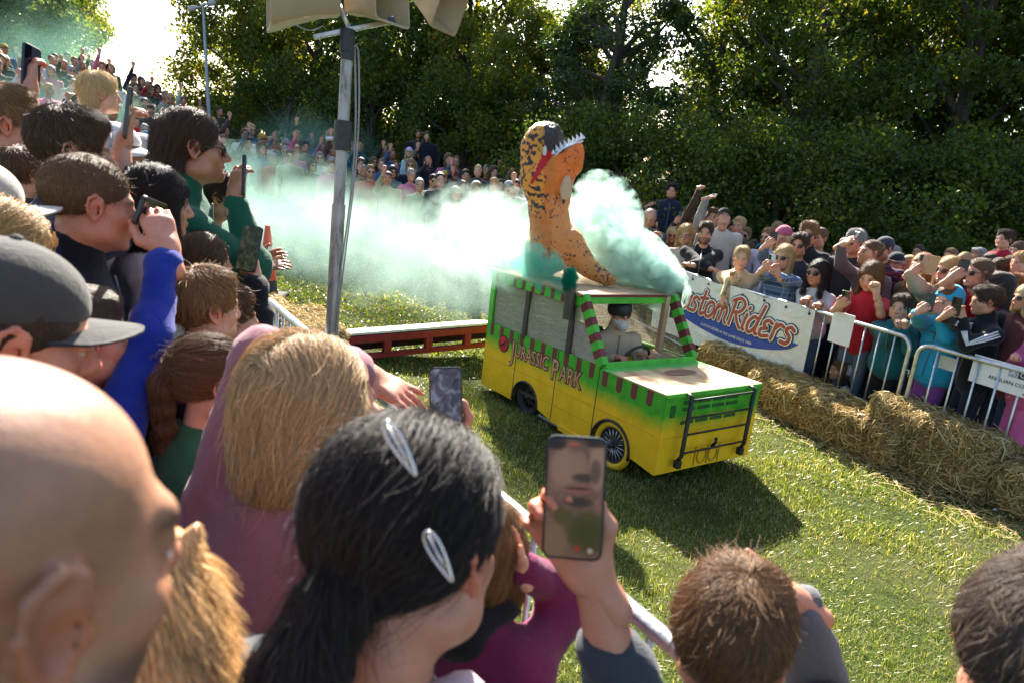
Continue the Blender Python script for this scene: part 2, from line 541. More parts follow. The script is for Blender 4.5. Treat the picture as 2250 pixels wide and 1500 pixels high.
V3, F3, C3 = blades(60000, .036, .0030, 1.5, STRAWC, lambda x, y: np.clip(.30 + .8 * np.sin(x * 4.1 + np.sin(y * 3)) * np.sin(y * 4.7 + np.sin(x * 2)), .06, 1), (-5, 7, .8, 10), 3, .1)
V3[:, 2] += .018
Vg = np.concatenate([V1, V2, V3, V4]); Cg = np.concatenate([C1, C2, C3, C4])
Fg = np.concatenate([F1, F2 + len(V1), F3 + len(V1) + len(V2), F4 + len(V1) + len(V2) + len(V3)])
grass = mobj('grass', np_mesh('grass', Vg, Fg, [M_GRASS], vcol=Cg))
tag(grass, 'short mown grass with dry cuttings across the race course', 'grass', kind='stuff')

# ------------------------------------------------------------------ trees
def mat_leaf(name, c0, c1, c2, tr=.45):
    m = NT(name)
    vc = m.n('ShaderNodeVertexColor', layer_name='Col')
    sep = m.n('ShaderNodeSeparateColor'); m.l(vc.outputs['Color'], sep.inputs[0])
    c = m.ramp(sep.outputs[0], [(0, c0), (.62, c1), (1, c2)])
    m.set(color=c, rough=.5, spec=.35)
    t = m.n('ShaderNodeBsdfTranslucent'); m.l(m.mix(1.0, c, (1.9, 1.7, .5), 'MULTIPLY'), t.inputs['Color'])
    mx = m.n('ShaderNodeMixShader', ins={0: tr}); m.l(m.b.outputs[0], mx.inputs[1]); m.l(t.outputs[0], mx.inputs[2])
    m.l(mx.outputs[0], m.out.inputs['Surface'])
    return m.m
M_LEAF = mat_leaf('leaf_green', (.028, .058, .012), (.070, .115, .018), (.20, .17, .025), .5)
M_LEAFY = mat_leaf('leaf_autumn', (.05, .088, .014), (.115, .145, .02), (.25, .19, .025), .5)
M_IVY = mat_leaf('leaf_ivy', (.020, .046, .016), (.042, .078, .02), (.08, .11, .025), .3)
def mat_bark():
    m = NT('bark')
    mp = m.n('ShaderNodeMapping', ins={'Scale': (9, 9, 2), 'Vector': m.coord()})
    a = m.noise(3, 6, .7, vec=mp.outputs[0])
    m.set(color=m.ramp(a, [(.3, (.03, .024, .018)), (.7, (.10, .085, .065))]), rough=.95); m.bump(a, .9, .03)
    return m.m
M_BARK = mat_bark()
def tree_meshes(name, height, rx, ry, z0, nclump, per, leaf, seed, spread=.55, leafmat=M_LEAF, shell=.55, gaps=0.0):
    r = np.random.default_rng(seed)
    # trunk and limbs
    mb = MB(); top = height * .86
    bend = r.normal(0, .25, 2)
    tp = [(bend[0] * t * t + .12 * math.sin(4 * t + seed), bend[1] * t * t, top * t) for t in np.linspace(0, 1, 9)]
    r0 = .045 * height ** .8
    mb.tube(tp, [r0 * (1.25 if i == 0 else 1) * (1 - .1 * i) for i in range(9)], 8)
    tp = np.array(tp)
    cl = []
    while len(cl) < nclump:
        q = r.normal(size=3); q /= np.linalg.norm(q)
        rr = r.uniform(shell, 1) ** .6
        c = np.array([q[0] * rx * rr, q[1] * ry * rr, (z0 + height) / 2 + q[2] * (height - z0) / 2 * rr])
        if r.uniform() < gaps and c[2] > height * .5: continue
        cl.append(c)
    cl = np.array(cl)
    for c in cl[r.permutation(len(cl))[:min(26, nclump)]]:
        zt = np.clip(c[2] - r.uniform(.3, .9) * np.hypot(c[0], c[1]) - .3, .5, top)
        b = np.array([np.interp(zt, tp[:, 2], tp[:, 0]), np.interp(zt, tp[:, 2], tp[:, 1]), zt])
        mid = (b + c) / 2 + r.normal(0, .12, 3) + np.array([0, 0, .12])
        mb.tube([b, mid, c], [r0 * .36, r0 * .2, .012], 5, cap=False)
    trunk = np_mesh(name + '_trunk', np.concatenate(mb.v), mb.f, [M_BARK], smooth=True)
    # leaves
    sz = spread * r.uniform(.6, 1.25, nclump)
    n = nclump * per
    ci = np.repeat(np.arange(nclump), per)
    off = r.normal(size=(n, 3)); off /= np.linalg.norm(off, axis=1)[:, None]
    off *= (r.uniform(0, 1, n) ** .45)[:, None] * sz[ci][:, None] * np.array([1, 1, .75])
    P = cl[ci] + off
    keep = P[:, 2] > .05
    P, ci = P[keep], ci[keep]; n = len(P)
    a = r.normal(size=(n, 3)); a[:, 2] -= .55; a /= np.linalg.norm(a, axis=1)[:, None]
    b = np.cross(a, r.normal(size=(n, 3))); b /= np.linalg.norm(b, axis=1)[:, None]
    nn = np.cross(a, b)
    L = (leaf * r.uniform(.65, 1.35, n))[:, None]
    V = np.stack([P, P + a * L * .5 + b * L * .36 + nn * L * .12, P + a * L, P + a * L * .5 - b * L * .36 + nn * L * .12], 1).reshape(-1, 3)
    F = np.arange(n * 4).reshape(-1, 4)
    t = np.clip(r.uniform(0, .55, n) + r.uniform(0, .45, nclump)[ci] * .9 + .12 * r.normal(size=n), 0, 1)
    crown = np_mesh(name + '_crown', V, F, [leafmat], vcol=np.repeat(np.stack([t] * 3, 1), 4, 0))
    return trunk, crown
TREES = {
    'maple_a': tree_meshes('maple_a', 9.0, 2.7, 2.4, .3, 120, 220, .105, 11, .62, shell=.4),
    'maple_b': tree_meshes('maple_b', 9.4, 2.5, 2.2, .4, 100, 200, .105, 12, .58, gaps=.25, shell=.4),
    'sparse': tree_meshes('sparse', 9.6, 2.2, 2.0, 1.6, 72, 150, .10, 13, .62, M_LEAFY, gaps=.1),
    'autumn': tree_meshes('autumn', 8.4, 2.9, 2.6, .3, 150, 260, .125, 14, .66, M_LEAFY, shell=.4),
    'ivy': tree_meshes('ivy', 6.8, 1.25, 1.25, .1, 74, 230, .085, 15, .42, M_IVY, shell=.7),
    'bush': tree_meshes('bush', 2.8, 1.8, 1.3, .1, 56, 280, .062, 16, .48, M_LEAF),
    'wide': tree_meshes('wide', 8.6, 3.8, 3.0, .4, 170, 220, .14, 17, .75, M_LEAF, shell=.4),
}
_tree_n = {}
def tree(kind, px, depth, label, scale=1.0, zs=1.0, rot=0.0, dz=0.0, name=None, cat='tree'):
    p = at(px, 500, depth)
    z = float(ground_z(p[0], p[1])) + dz
    o = thing(name or {'ivy': 'ivy_covered_tree', 'bush': 'hedge_bush', 'autumn': 'maple_tree', 'sparse': 'maple_tree'}.get(kind, 'maple_tree'), label, cat, (p[0], p[1], z - .05), rot, 'trees behind the crowd')
    o.scale = (scale, scale, scale * zs)
    mobj('trunk', TREES[kind][0], o); mobj('crown', TREES[kind][1], o)
    return o
# far left behind the hill crowd
tree('wide', 10, 25, 'dark spreading tree behind the crowd on the hill, half hidden by drifting smoke', 1.0, .95, .4)
tree('autumn', 120, 30, 'rounded yellow-green tree on the hill beside the gap of open sky', .95, .95, 2.0)
tree('wide', -230, 26, 'dark tree at the end of the hill crowd', 1.1, 1, 1.1)
# bright tree by the lamp post and its neighbours
tree('autumn', 555, 25, 'bright yellow-green sunlit tree behind the lamp post', .92, 1.0, .9)
tree('autumn', 690, 24, 'tall green tree behind the loudspeaker pole with sunlit edges', 1.0, 1.12, 2.7)
tree('wide', 880, 23, 'broad dark green tree behind the couple standing on the bank', .95, 1.08, 4.0)
tree('autumn', 1010, 22, 'yellowing tall tree between the loudspeakers and the thin-leaved tree', .85, 1.2, 5.0)
tree('bush', 640, 21.5, 'dark bush at the foot of the sunlit tree', 1.3, 1.0, .3, cat='bush')
tree('bush', 820, 20.5, 'dark shady bush left of the couple on the bank', 1.35, 1.1, 1.3, cat='bush')
tree('bush', 1000, 19, 'dark shady bush right of the couple on the bank', 1.35, 1.1, 2.6, cat='bush')
# the wall of trees on the right
tree('sparse', 1235, 20, 'thin-leaved tall tree with open sky showing between its branches', .95, 1.0, .6)
tree('ivy', 1335, 17.0, 'tall ivy-clad tree, the taller dark column behind the dinosaur head', 1.15, 1.0, .3)
tree('ivy', 1270, 15.5, 'shorter ivy-clad tree, the rounded dark mound behind the dinosaur head', 1.1, .72, 1.9)
tree('ivy', 1500, 16.5, 'ivy-clad tree beside the gap of yellow leaves', 1.15, 1.0, 3.3)
tree('autumn', 1160, 19, 'yellow-green leafy tree behind the back of the dinosaur', .8, .85, 3.4)
tree('sparse', 1610, 18, 'thin-leaved tree above the gap with yellow leaves', .9, 1.05, 2.2)
tree('maple_b', 1720, 14.5, 'dark maple behind the couple of men in sunglasses', .92, 1.0, .2)
tree('maple_a', 1900, 15.2, 'dense dark maple behind the bald man filming', .95, 1.0, 1.4)
tree('maple_b', 2060, 13.6, 'dark maple with forked trunk and bright gaps between its leaves', .92, 1.02, 2.9)
tree('maple_a', 2230, 14.2, 'dark maple behind the child in the red T-shirt', .92, 1.05, 4.4)
tree('maple_b', 2420, 13.0, 'dark maple at the end of the tree wall', .95, 1.05, 5.2)
tree('maple_a', 1620, 16.5, 'dense maple between the ivy-clad tree and the dark maples', .85, .9, 5.5)
tree('maple_a', 1990, 17.5, 'dense maple filling the space behind the forked maple', 1.0, 1.0, 3.0)
tree('sparse', 1830, 19, 'tall thin-leaved tree whose top rises behind the dark maples', 1.05, 1.1, 1.0)
tree('sparse', 2150, 18, 'tall thin-leaved tree behind the forked maple', 1.0, 1.1, 3.7)
for i, (x, dpt, lab) in enumerate([(1420, 13.2, 'low dark bush behind the bald man with the tablet'), (1560, 12.4, 'low dark bush behind the raised phones'),
                                   (1690, 12.0, 'low dark bush behind the blond boy'), (1850, 11.6, 'low dark bush behind the woman in the white jumper'),
                                   (2010, 11.4, 'low dark bush behind the fair-haired bystander'), (2180, 11.3, 'low dark bush behind the child in the red T-shirt'),
                                   (1290, 14.0, 'low dark bush behind the dinosaur costume'), (2330, 11.2, 'low dark bush at the end of the barrier')]):
    tree('bush', x, dpt, lab, 1.15, 1.0, i * 1.1, cat='bush')
# ================================================================== barriers, banners, bales, ramp, poles
def arc2(c, r, a0, a1, n=6):
    return [(c[0] + r * math.cos(a), c[1] + r * math.sin(a)) for a in np.linspace(a0, a1, n)]
def barrier(A, B, label, h=1.04, gap=.148, group=None, bars=True):
    """steel crowd barrier between two ground points (3D), loop frame, upright bars, two feet"""
    A = np.asarray(A, float); B = np.asarray(B, float)
    ux = B - A; L = np.linalg.norm(ux); ux /= L
    o = thing('crowd_barrier', label, 'barrier', tuple((A + B) / 2), 0, group)
    org = (A + B) / 2
    P = lambda x, z, y=0: A + ux * x + np.array([0, 0, z]) + np.array([-ux[1], ux[0], 0]) * y - org
    r = .10
    prof = [(0, .12)] + [(0, h - r)] + arc2((r, h - r), r, math.pi, math.pi / 2)[1:] + [(L - r, h)] + arc2((L - r, h - r), r, math.pi / 2, 0)[1:] + [(L, .12)]
    mb = MB().tube([P(*q) for q in prof] , .019, 10, closed=False)
    smooth_angle(mb.build('frame', M_STEEL, o))
    smooth_angle(MB().tube([P(0, .12), P(L, .12)], .015, 8).build('bottom_rail', M_STEEL, o))
    if bars:
        n = int(L / gap); me = None
        for i in range(1, n):
            x = L * i / n
            top = h - .004 if r < x < L - r else h - r + math.sqrt(max(r * r - (r - min(x, L - x)) ** 2, 0))
            b0, b1 = P(x, .12), P(x, top)
            if me is None or not (r < x < L - r):
                m2 = MB().tube([(0, 0, 0), tuple(b1 - b0)], .0085, 6)
                me_ = np_mesh('bar', np.concatenate(m2.v), m2.f, [M_STEEL], True)
                if r < x < L - r: me = me_
                mobj('bar', me_, o, b0)
            else:
                mobj('bar', me, o, b0)
    for x in (.3, L - .3):
        mb = MB()
        mb.tube([P(x, .12), P(x, .02)], .014, 6); mb.tube([P(x, .018, -.28), P(x, .018, .28)], .014, 6)
        mb.build('foot', M_STEEL, o, True)
    for z in (.35, .75):
        MB().tube([P(L, z), P(L + .045, z), P(L + .045, z - .06)], .007, 6).build('hook', M_STEEL, o, True)
    return o
def gp(p): return np.array([p[0], p[1], float(ground_z(p[0], p[1]))])
FH = 1.02
def rfence(x, y): p = onz(x, y, FH); return p
# far-side fence, point by point along its top rail in the photo
R_PTS = [(1395, 560), (1568, 619), (1600, 628), (2004, 744), (2022, 754), (2420, 862)]
RW = [rfence(*q) for q in R_PTS]
for p in RW: p[2] = 0
fence_dir = (RW[3] - RW[2]); fence_dir /= np.linalg.norm(fence_dir)
fence_n = np.array([fence_dir[1], -fence_dir[0], 0]);  fence_n = fence_n if fence_n @ np.array([-1, -1, 0]) > 0 else -fence_n   # towards the course
barrier(RW[0], RW[1], 'steel barrier behind the banner where the man in the black hoodie leans', FH)
barrier(RW[2], RW[3], 'steel barrier half covered by the lettered banner, with a blank white plate', FH)
barrier(RW[4], RW[5], 'steel barrier with a small black and white sponsor board behind the big straw bale', FH)
_q = RW[0] - fence_dir * 2.3
barrier(_q, RW[0] - fence_dir * .05, 'steel barrier hidden in smoke behind the dinosaur', FH)
barrier(_q - fence_dir * 2.35 , _q - fence_dir * .05, 'steel barrier in front of the far crowd, in thick smoke', FH)
# near-side barrier
NA = at(1400, 1350, 1.33); NB = at(585, 655, 3.95)
ndir = (NB - NA) / np.linalg.norm(NB - NA)
def nearp(t, h): return NA + ndir * t - np.array([0, 0, h])
LN = np.linalg.norm(NB - NA)
barrier(nearp(LN, 1.06), nearp(LN - 1.05, 1.06), 'steel barrier end beside the traffic cone and loose straw', 1.06, .13)
barrier(nearp(LN - 1.09, 1.06), nearp(-.85, 1.06), 'steel barrier the ponytailed woman and the children lean over', 1.06, .13)
barrier(nearp(-.89, 1.06), nearp(-2.6, 1.06), 'steel barrier in front of the boy shading his eyes', 1.06, .13)

# ---- lettering helper: rounded strokes as flattened tubes
def strokes(paths, r, place, depth, n=6):
    mb = MB()
    for p in paths:
        p = np.asarray(p, float)
        if len(p) > 2:   # smooth the polyline
            t = np.linspace(0, len(p) - 1, (len(p) - 1) * 4 + 1); i = np.clip(t.astype(int), 0, len(p) - 2); f = t - i
            P0, P1, P2, P3 = p[np.maximum(i - 1, 0)], p[i], p[i + 1], p[np.minimum(i + 2, len(p) - 1)]
            f = f[:, None]
            p = .5 * ((2 * P1) + (-P0 + P2) * f + (2 * P0 - 5 * P1 + 4 * P2 - P3) * f ** 2 + (-P0 + 3 * P1 - 3 * P2 + P3) * f ** 3)
        q = np.concatenate([p, np.zeros((len(p), 1))], 1)
        m = MB().tube(q, r, n)
        v = np.concatenate(m.v); v[:, 2] *= depth / r
        # round the ends
        for e, s in ((0, -1), (-1, 1)):
            d = q[e] - q[-2 if e else 1]; d /= np.linalg.norm(d) + 1e-9
            a = np.linspace(0, 2 * np.pi, 10, endpoint=False)
            ring = q[e] + np.stack([np.cos(a), np.sin(a), np.zeros(10)], 1) * r * .99
            c = np.concatenate([ring, [q[e] + np.array([0, 0, depth])]])
            m.add(c, [(k, (k + 1) % 10, 10) for k in range(10)])
        v2 = np.concatenate(m.v); v2[:len(v)] = v
        mb.add(v2, m.f)
    V = np.concatenate(mb.v)
    out = MB(); out.add(place(V), mb.f)
    return out
def text_mesh(s, size, font_shear=0.0, offset=0.0, spacing=1.0):
    cu = bpy.data.curves.new('txt', 'FONT'); cu.body = s; cu.size = size; cu.shear = font_shear; cu.offset = offset; cu.space_character = spacing
    cu.align_x = 'CENTER'; cu.align_y = 'CENTER'; cu.resolution_u = 3; cu.extrude = .0006
    ob = bpy.data.objects.new('txt', cu); col.objects.link(ob)
    dg = bpy.context.evaluated_depsgraph_get(); dg.update()
    me = bpy.data.meshes.new_from_object(ob.evaluated_get(dg))
    v = np.array([x.co[:] for x in me.vertices]); f = [tuple(p.vertices) for p in me.polygons]
    bpy.data.objects.remove(ob); bpy.data.curves.remove(cu); bpy.data.meshes.remove(me)
    return v, f
def placer(org, ux, uy, bend=None):
    un = np.cross(ux, uy)
    def f(V):
        V = np.asarray(V)
        off = 0 if bend is None else bend(V[:, 0], V[:, 1])[:, None]
        return org + V[:, :1] * ux + V[:, 1:2] * uy + (V[:, 2:3] + off) * un
    return f
# ---- the big lettered banner
def mat_banner():
    m = NT('banner_vinyl')
    m.set(color=m.ramp(m.noise(3, 6, .6), [(.3, (.60, .59, .56)), (.7, (.74, .73, .70))]), rough=.42, spec=.4)
    m.bump(m.noise(5, 3, .5, dist=1.5), .5, .05)
    return m.m
M_BANNER = mat_banner()
_t = ((RW[2] - _o) @ fence_n) / (ray(1797, 682) @ fence_n); b_tr = _o + ray(1797, 682) * _t; b_tl = b_tr - fence_dir * 2.45 ; b_tl[2] = b_tr[2]
BW, BH = 2.45, .80
ban = thing('banner', 'white vinyl banner with red script lettering over a blue swoosh on the barrier', 'banner', tuple(b_tl + fence_dir * BW / 2 + np.array([0, 0, -BH]) + fence_n * .045))
org = fence_n * .045 * 0 + np.array([0, 0, BH / 2])
bend = lambda x, y: .016 * np.sin(x * 4.1 + 1.5 * y) + .012 * np.sin(9 * x - 3 * y) * (y + .3) + .020 * np.sin(2.2 * x + .6) * (.4 - y)
ux_b = fence_dir; uz = np.array([0, 0, 1.0])
pl0 = placer(org, ux_b, uz, lambda x, y: -bend(x, y)) if np.cross(ux_b, uz) @ fence_n < 0 else placer(org, ux_b, uz, bend)
sgn = 1 if np.cross(ux_b, uz) @ fence_n > 0 else -1
nu, nv = 60, 22
U, W = np.meshgrid(np.linspace(-BW / 2, BW / 2, nu), np.linspace(-BH / 2, BH / 2, nv), indexing='ij')
W = W + (.014 * np.sin(U * 8) * (W > .3))
Vb = pl0(np.stack([U.ravel(), W.ravel(), np.zeros(U.size)], 1))
kk = (np.arange(nu - 1)[:, None] * nv + np.arange(nv - 1)).ravel()
Fb = np.stack([kk, kk + nv, kk + nv + 1, kk + 1], 1)
sheet = mobj('sheet', np_mesh('sheet', Vb, Fb, [M_BANNER], True), ban)
LET = {  # casual brush capitals and lower case, unit em boxes, y up
    'C': (.62, [[(.62, .80), (.50, .98), (.22, .92), (.04, .55), (.10, .12), (.34, 0), (.60, .14)]]),
    'u': (.50, [[(.04, .55), (.02, .15), (.18, 0), (.36, .15), (.44, .55)], [(.44, .55), (.42, .12), (.50, .02)]]),
    's': (.40, [[(.36, .48), (.20, .56), (.08, .42), (.28, .24), (.24, .04), (.02, .04)]]),
    't': (.34, [[(.16, .86), (.12, .14), (.20, 0), (.32, .08)], [(0, .58), (.34, .62)]]),
    'o': (.48, [[(.22, .56), (.04, .40), (.06, .08), (.24, 0), (.42, .18), (.40, .46), (.22, .56)]]),
    'm': (.72, [[(.04, .02), (.08, .54)], [(.08, .40), (.24, .56), (.34, .42), (.33, .02)], [(.34, .40), (.50, .56), (.62, .42), (.60, .10), (.70, .02)]]),
    'R': (.66, [[(.14, .02), (.16, .94)], [(.02, .86), (.34, 1.0), (.58, .82), (.46, .56), (.18, .48)], [(.30, .50), (.46, .22), (.66, .02)]]),
    'i': (.20, [[(.10, .54), (.08, .10), (.16, .02)], [(.11, .74), (.13, .78)]]),
    'd': (.52, [[(.38, .48), (.18, .54), (.04, .30), (.10, .04), (.26, .04), (.40, .30)], [(.44, .96), (.38, .30), (.42, .04), (.50, .02)]]),
    'e': (.46, [[(.40, .50), (.22, .56), (.10, .42), (.26, .30)], [(.26, .30), (.06, .22), (.12, .02), (.40, .08)]]),
    'r': (.40, [[(.08, .54), (.08, .02)], [(.08, .36), (.22, .54), (.38, .50)]]),
}
def word(s, size, shear, sp=.05, rise=0.0):
    x = 0; out = []
    for ch in s:
        w, ps = LET[ch]
        for p in ps:
            p = np.asarray(p, float)
            out.append(np.stack([(x + p[:, 0] + shear * p[:, 1]) * size, p[:, 1] * size + rise * (x + p[:, 0]) * size], 1))
        x += w + sp
    return out, x * size
wd, wl = word('CustomRiders', .33, .22, .02, 0)
for p in wd: p[:, 0] += BW / 2 - .20 - wl; p[:, 1] += -.02
M_RED = simple('print_red', (.34, .035, .022), .5, var=.1); M_NAVY = simple('print_navy', (.008, .016, .06), .5, var=.1)
M_BLUE = simple('print_blue', (.025, .06, .32), .5, var=.12); M_WHITEP = simple('print_white', (.72, .71, .69), .5, var=.05)
M_REDP = simple('print_brown_red', (.36, .06, .03), .5, var=.1)
def lay(dz): 
    q = placer(org, ux_b, uz, lambda x, y: sgn * (sgn * (-bend(x, y) if sgn < 0 else bend(x, y)) + 0) )
    return lambda V: pl0(np.asarray(V) * np.array([1, 1, sgn])) + fence_n * dz
tt = np.linspace(0, 1, 24)
xe = np.linspace(BW / 2 - .23 - wl, BW / 2 - .12, 24); x0e, x1e = xe[0], xe[-1]
upc = np.full(24, .02); loc_ = .01 - .22 * np.sin(np.pi * tt) ** .6
Vs = np.concatenate([np.stack([xe, upc, np.zeros(24)], 1), np.stack([xe, loc_, np.zeros(24)], 1)])
m = MB(); m.add(lay(.004)(Vs), [(i, i + 1, 24 + i + 1, 24 + i) for i in range(23)]); m.build('blue_swoosh', M_BLUE, ban)
strokes(wd, .046, lay(.006), .003).build('letter_outline', M_NAVY, ban)
strokes(wd, .033, lay(.010), .003).build('letter_border', M_WHITEP, ban)
strokes(wd, .020, lay(.014), .003).build('lettering', M_REDP, ban)
for s, sz, cx, cy, mt in (('CUSTOM RIDERS IN THE GAME SINCE 1984', .045, x0e + (x1e - x0e) * .52, -.135, M_WHITEP), ('WWW.CUSTOMRIDERS.COM', .042, BW / 2 - .42, -.335, M_NAVY)):
    v, f = text_mesh(s, sz, .1)
    mb = MB(); mb.add(lay(.010)(v + np.array([cx, cy, 0])), f); mb.build('small_print', mt, ban)
for i in range(9):
    x = -BW / 2 + .06 + i * (BW - .12) / 8
    c = pl0(np.array([[x, BH / 2 - .05, .004 * sgn]]))[0]
    MB().tube([c - fence_n * .004, c + fence_n * .008], .013, 8).build('eyelet', M_DARK, ban)
    if i % 2 == 0:
        MB().tube([c + fence_n * .01, c + np.array([0, 0, .045]) + fence_n * .012, c + np.array([0, 0, .075]) - fence_n * .03, c - fence_n * .02], .004, 5).build('cable_tie', M_DARK, ban, True)
# ---- white plate on the open bars, small plates, sponsor board
def plate(name, cx, cy, w, h, label, cat, z_off=.03, mat=None, tilt=0.0, bev=.02):
    p = rfence(cx, cy)                       # meets the fence plane: intersect the ray with it
    d = ray(cx, cy); t = ((RW[2] - _o) @ fence_n) / (d @ fence_n); p = _o + d * t + fence_n * z_off
    o = thing(name, label, cat, tuple(p + np.array([0, 0, -h / 2])))
    un = fence_n; ux = fence_dir * math.cos(tilt) + uz * math.sin(tilt); uy = np.cross(un, ux)
    Mx = np.stack([ux, uy, un], 1)
    MB().box((0, 0, h / 2), (w, h, .006), Mx, .002).build('panel', mat or M_WHITEP, o)
    return o, p, Mx
plate('blank_plate', 1853, 722, .24, .30, 'blank white plastic plate tied to the barrier beside the banner', 'plate')
plate('blank_plate', 2086, 797, .13, .11, 'small pale metal plate fixed to the barrier by the hooded child', 'plate', mat=simple('pale_plate', (.45, .44, .38), .5))
bo, bp, bM = plate('sponsor_board', 2222, 830, .56, .22, 'white sponsor board with grey letter tiles on the barrier', 'sign')
def board_text(s, size, x, y, mat, name='lettering'):
    v, f = text_mesh(s, size)
    mb = MB(); mb.add((v + np.array([x, y, .006])) @ bM.T + np.array([0, 0, .11]), f); mb.build(name, mat, bo)
M_INK = simple('print_ink', (.02, .02, .022), .5)
board_text('ANGLIAN COUNTRY INNS', .042, .11, -.03, M_INK); board_text('acinns.co.uk', .034, .20, -.082, M_INK)
for i, (ch, cl) in enumerate((('A', (.33, .33, .38)), ('C', (.03, .03, .05)), ('I', (.18, .18, .22)))):
    MB().box(np.array([.02 + i * .068, .05, .0045]) @ bM.T + np.array([0, 0, .11]), (.062, .062, .002), bM).build('letter_tile', simple('tile_%d' % i, cl, .5), bo)
    v, f = text_mesh(ch, .055); mb = MB(); mb.add((v + np.array([.02 + i * .068, .05, .0075])) @ bM.T + np.array([0, 0, .11]), f); mb.build('lettering', M_WHITEP, bo)

# ---- straw bales
def mat_straw(name, vcol):
    m = NT(name)
    if vcol:
        c = m.n('ShaderNodeVertexColor', layer_name='Col').outputs['Color']
        m.set(color=c, rough=.6, spec=.3)
        t = m.n('ShaderNodeBsdfTranslucent'); m.l(c, t.inputs['Color'])
        mx = m.n('ShaderNodeMixShader', ins={0: .25}); m.l(m.b.outputs[0], mx.inputs[1]); m.l(t.outputs[0], mx.inputs[2]); m.l(mx.outputs[0], m.out.inputs['Surface'])
    else:
        a = m.noise(30, 6, .75, dist=2.0)
        m.set(color=m.ramp(a, [(.3, (.13, .08, .025)), (.55, (.30, .205, .075)), (.8, (.44, .32, .13))]), rough=.9)
        m.bump(a, 1.0, .03)
    return m.m
M_STRAWB = mat_straw('straw_core', False); M_STRAW = mat_straw('straw_stalk', True)
def bale_meshes(L, W, H, n, seed):
    r = np.random.default_rng(seed)
    V, F = sdf_mesh([bx((0, 0, H / 2), (L / 2, W / 2, H / 2), None, .07, .02)], .035)
    N = vnormals(V, F)
    V = V + N * (.030 * wobble(V, 13, seed) + .014 * wobble(V, 50, seed + 1, 2))[:, None] - N * (.022 * np.exp(-((np.abs(V[:, :1]) - L * .25) / .03) ** 2))
    core = np_mesh('bale_core', V, F, [M_STRAWB], True)
    i = r.integers(0, len(V), n)
    p = V[i] + r.normal(0, .012, (n, 3)); nn = N[i]
    d = r.normal(size=(n, 3)); d -= nn * (d * nn).sum(1)[:, None]
    d /= np.linalg.norm(d, axis=1)[:, None]
    d += nn * (np.abs(r.normal(0, .22, n)) + (r.uniform(size=n) < .06) * r.uniform(0, 1.2, n))[:, None]; d /= np.linalg.norm(d, axis=1)[:, None]
    ln = (r.uniform(.04, .17, n))[:, None]; w = (r.uniform(.0022, .0045, n))[:, None]
    s = np.cross(d, r.normal(size=(n, 3))); s /= np.linalg.norm(s, axis=1)[:, None]
    bend = nn * ln * r.uniform(-.16, .10, n)[:, None]
    a, m, b = p + nn * .004 - d * ln * .5, p + nn * .014, p + d * ln * .5 + bend
    Vs = np.stack([a - s * w, a + s * w, m + s * w, m - s * w, b + s * w, b - s * w], 1).reshape(-1, 3)
    b6 = np.arange(n)[:, None] * 6
    Fs = np.concatenate([b6 + np.array([0, 1, 2, 3]), b6 + np.array([3, 2, 4, 5])])
    t = r.uniform(size=(n, 1))
    C = np.array([.25, .165, .055]) * (1 - t) + np.array([.56, .42, .18]) * t
    C[r.uniform(size=n) < .12] = (.58, .48, .25)
    return core, np_mesh('bale_straw', Vs, Fs, [M_STRAW], vcol=np.repeat(C, 6, 0))
BALES = [bale_meshes(.92, .48, .34, 8000, 31), bale_meshes(.98, .50, .50, 8500, 32), bale_meshes(.90, .48, .35, 7500, 33)]
def bale(kind, p, rot, label, tilt=(0, 0), sc=1.0):
    o = thing('straw_bale', label, 'straw bale', tuple(p), rot, 'straw bales lining the course')
    o.rotation_euler = (tilt[0], tilt[1], rot); o.scale = (sc, sc, sc)
    mobj('core', BALES[kind][0], o)
    tag(mobj('straw', BALES[kind][1], o), kind='stuff')
    for x in (-.25, .25):
        MB().tube([(x, -.245, .0), (x, -.245, .32), (x, .245, .33), (x, .245, .0)], .004, 5).build('twine', simple('twine', (.35, .22, .08), .8), o)
    return o
bdir = math.atan2(fence_dir[1], fence_dir[0])
def bale_at(px, py): p = onground(px, py); return p - fence_n * .24
bale(0, bale_at(1590, 845), bdir + .06, 'straw bale behind the van under the left half of the banner')
bale(2, bale_at(1705, 918), bdir - .03, 'straw bale under the right end of the banner')
bale(0, bale_at(1838, 985), bdir + .04, 'straw bale under the girl crouching at the barrier')
bale(1, bale_at(1992, 1045) + fence_n * .02, bdir + .10, 'taller loosely packed straw bale in front of the hooded child', (-.10, .05))
bale(2, bale_at(2165, 1105) + fence_n * .03, bdir - .05, 'straw bale below the sponsor board')
bale(0, bale_at(2330, 1190), bdir, 'straw bale at the end of the row past the sponsor board')
bale(2, onground(640, 790) + np.array([.1, .2, 0]), 2.1, 'straw bale behind the near barrier by the loudspeaker pole')
bale(0, onground(575, 745), 2.0, 'straw bale behind the near barrier beside the traffic cone')
bale(2, onground(860, 515), .35, 'straw bale lost in white smoke on the far side of the course')
bale(0, onground(925, 530), .30, 'straw bale in white smoke next to another on the far side')
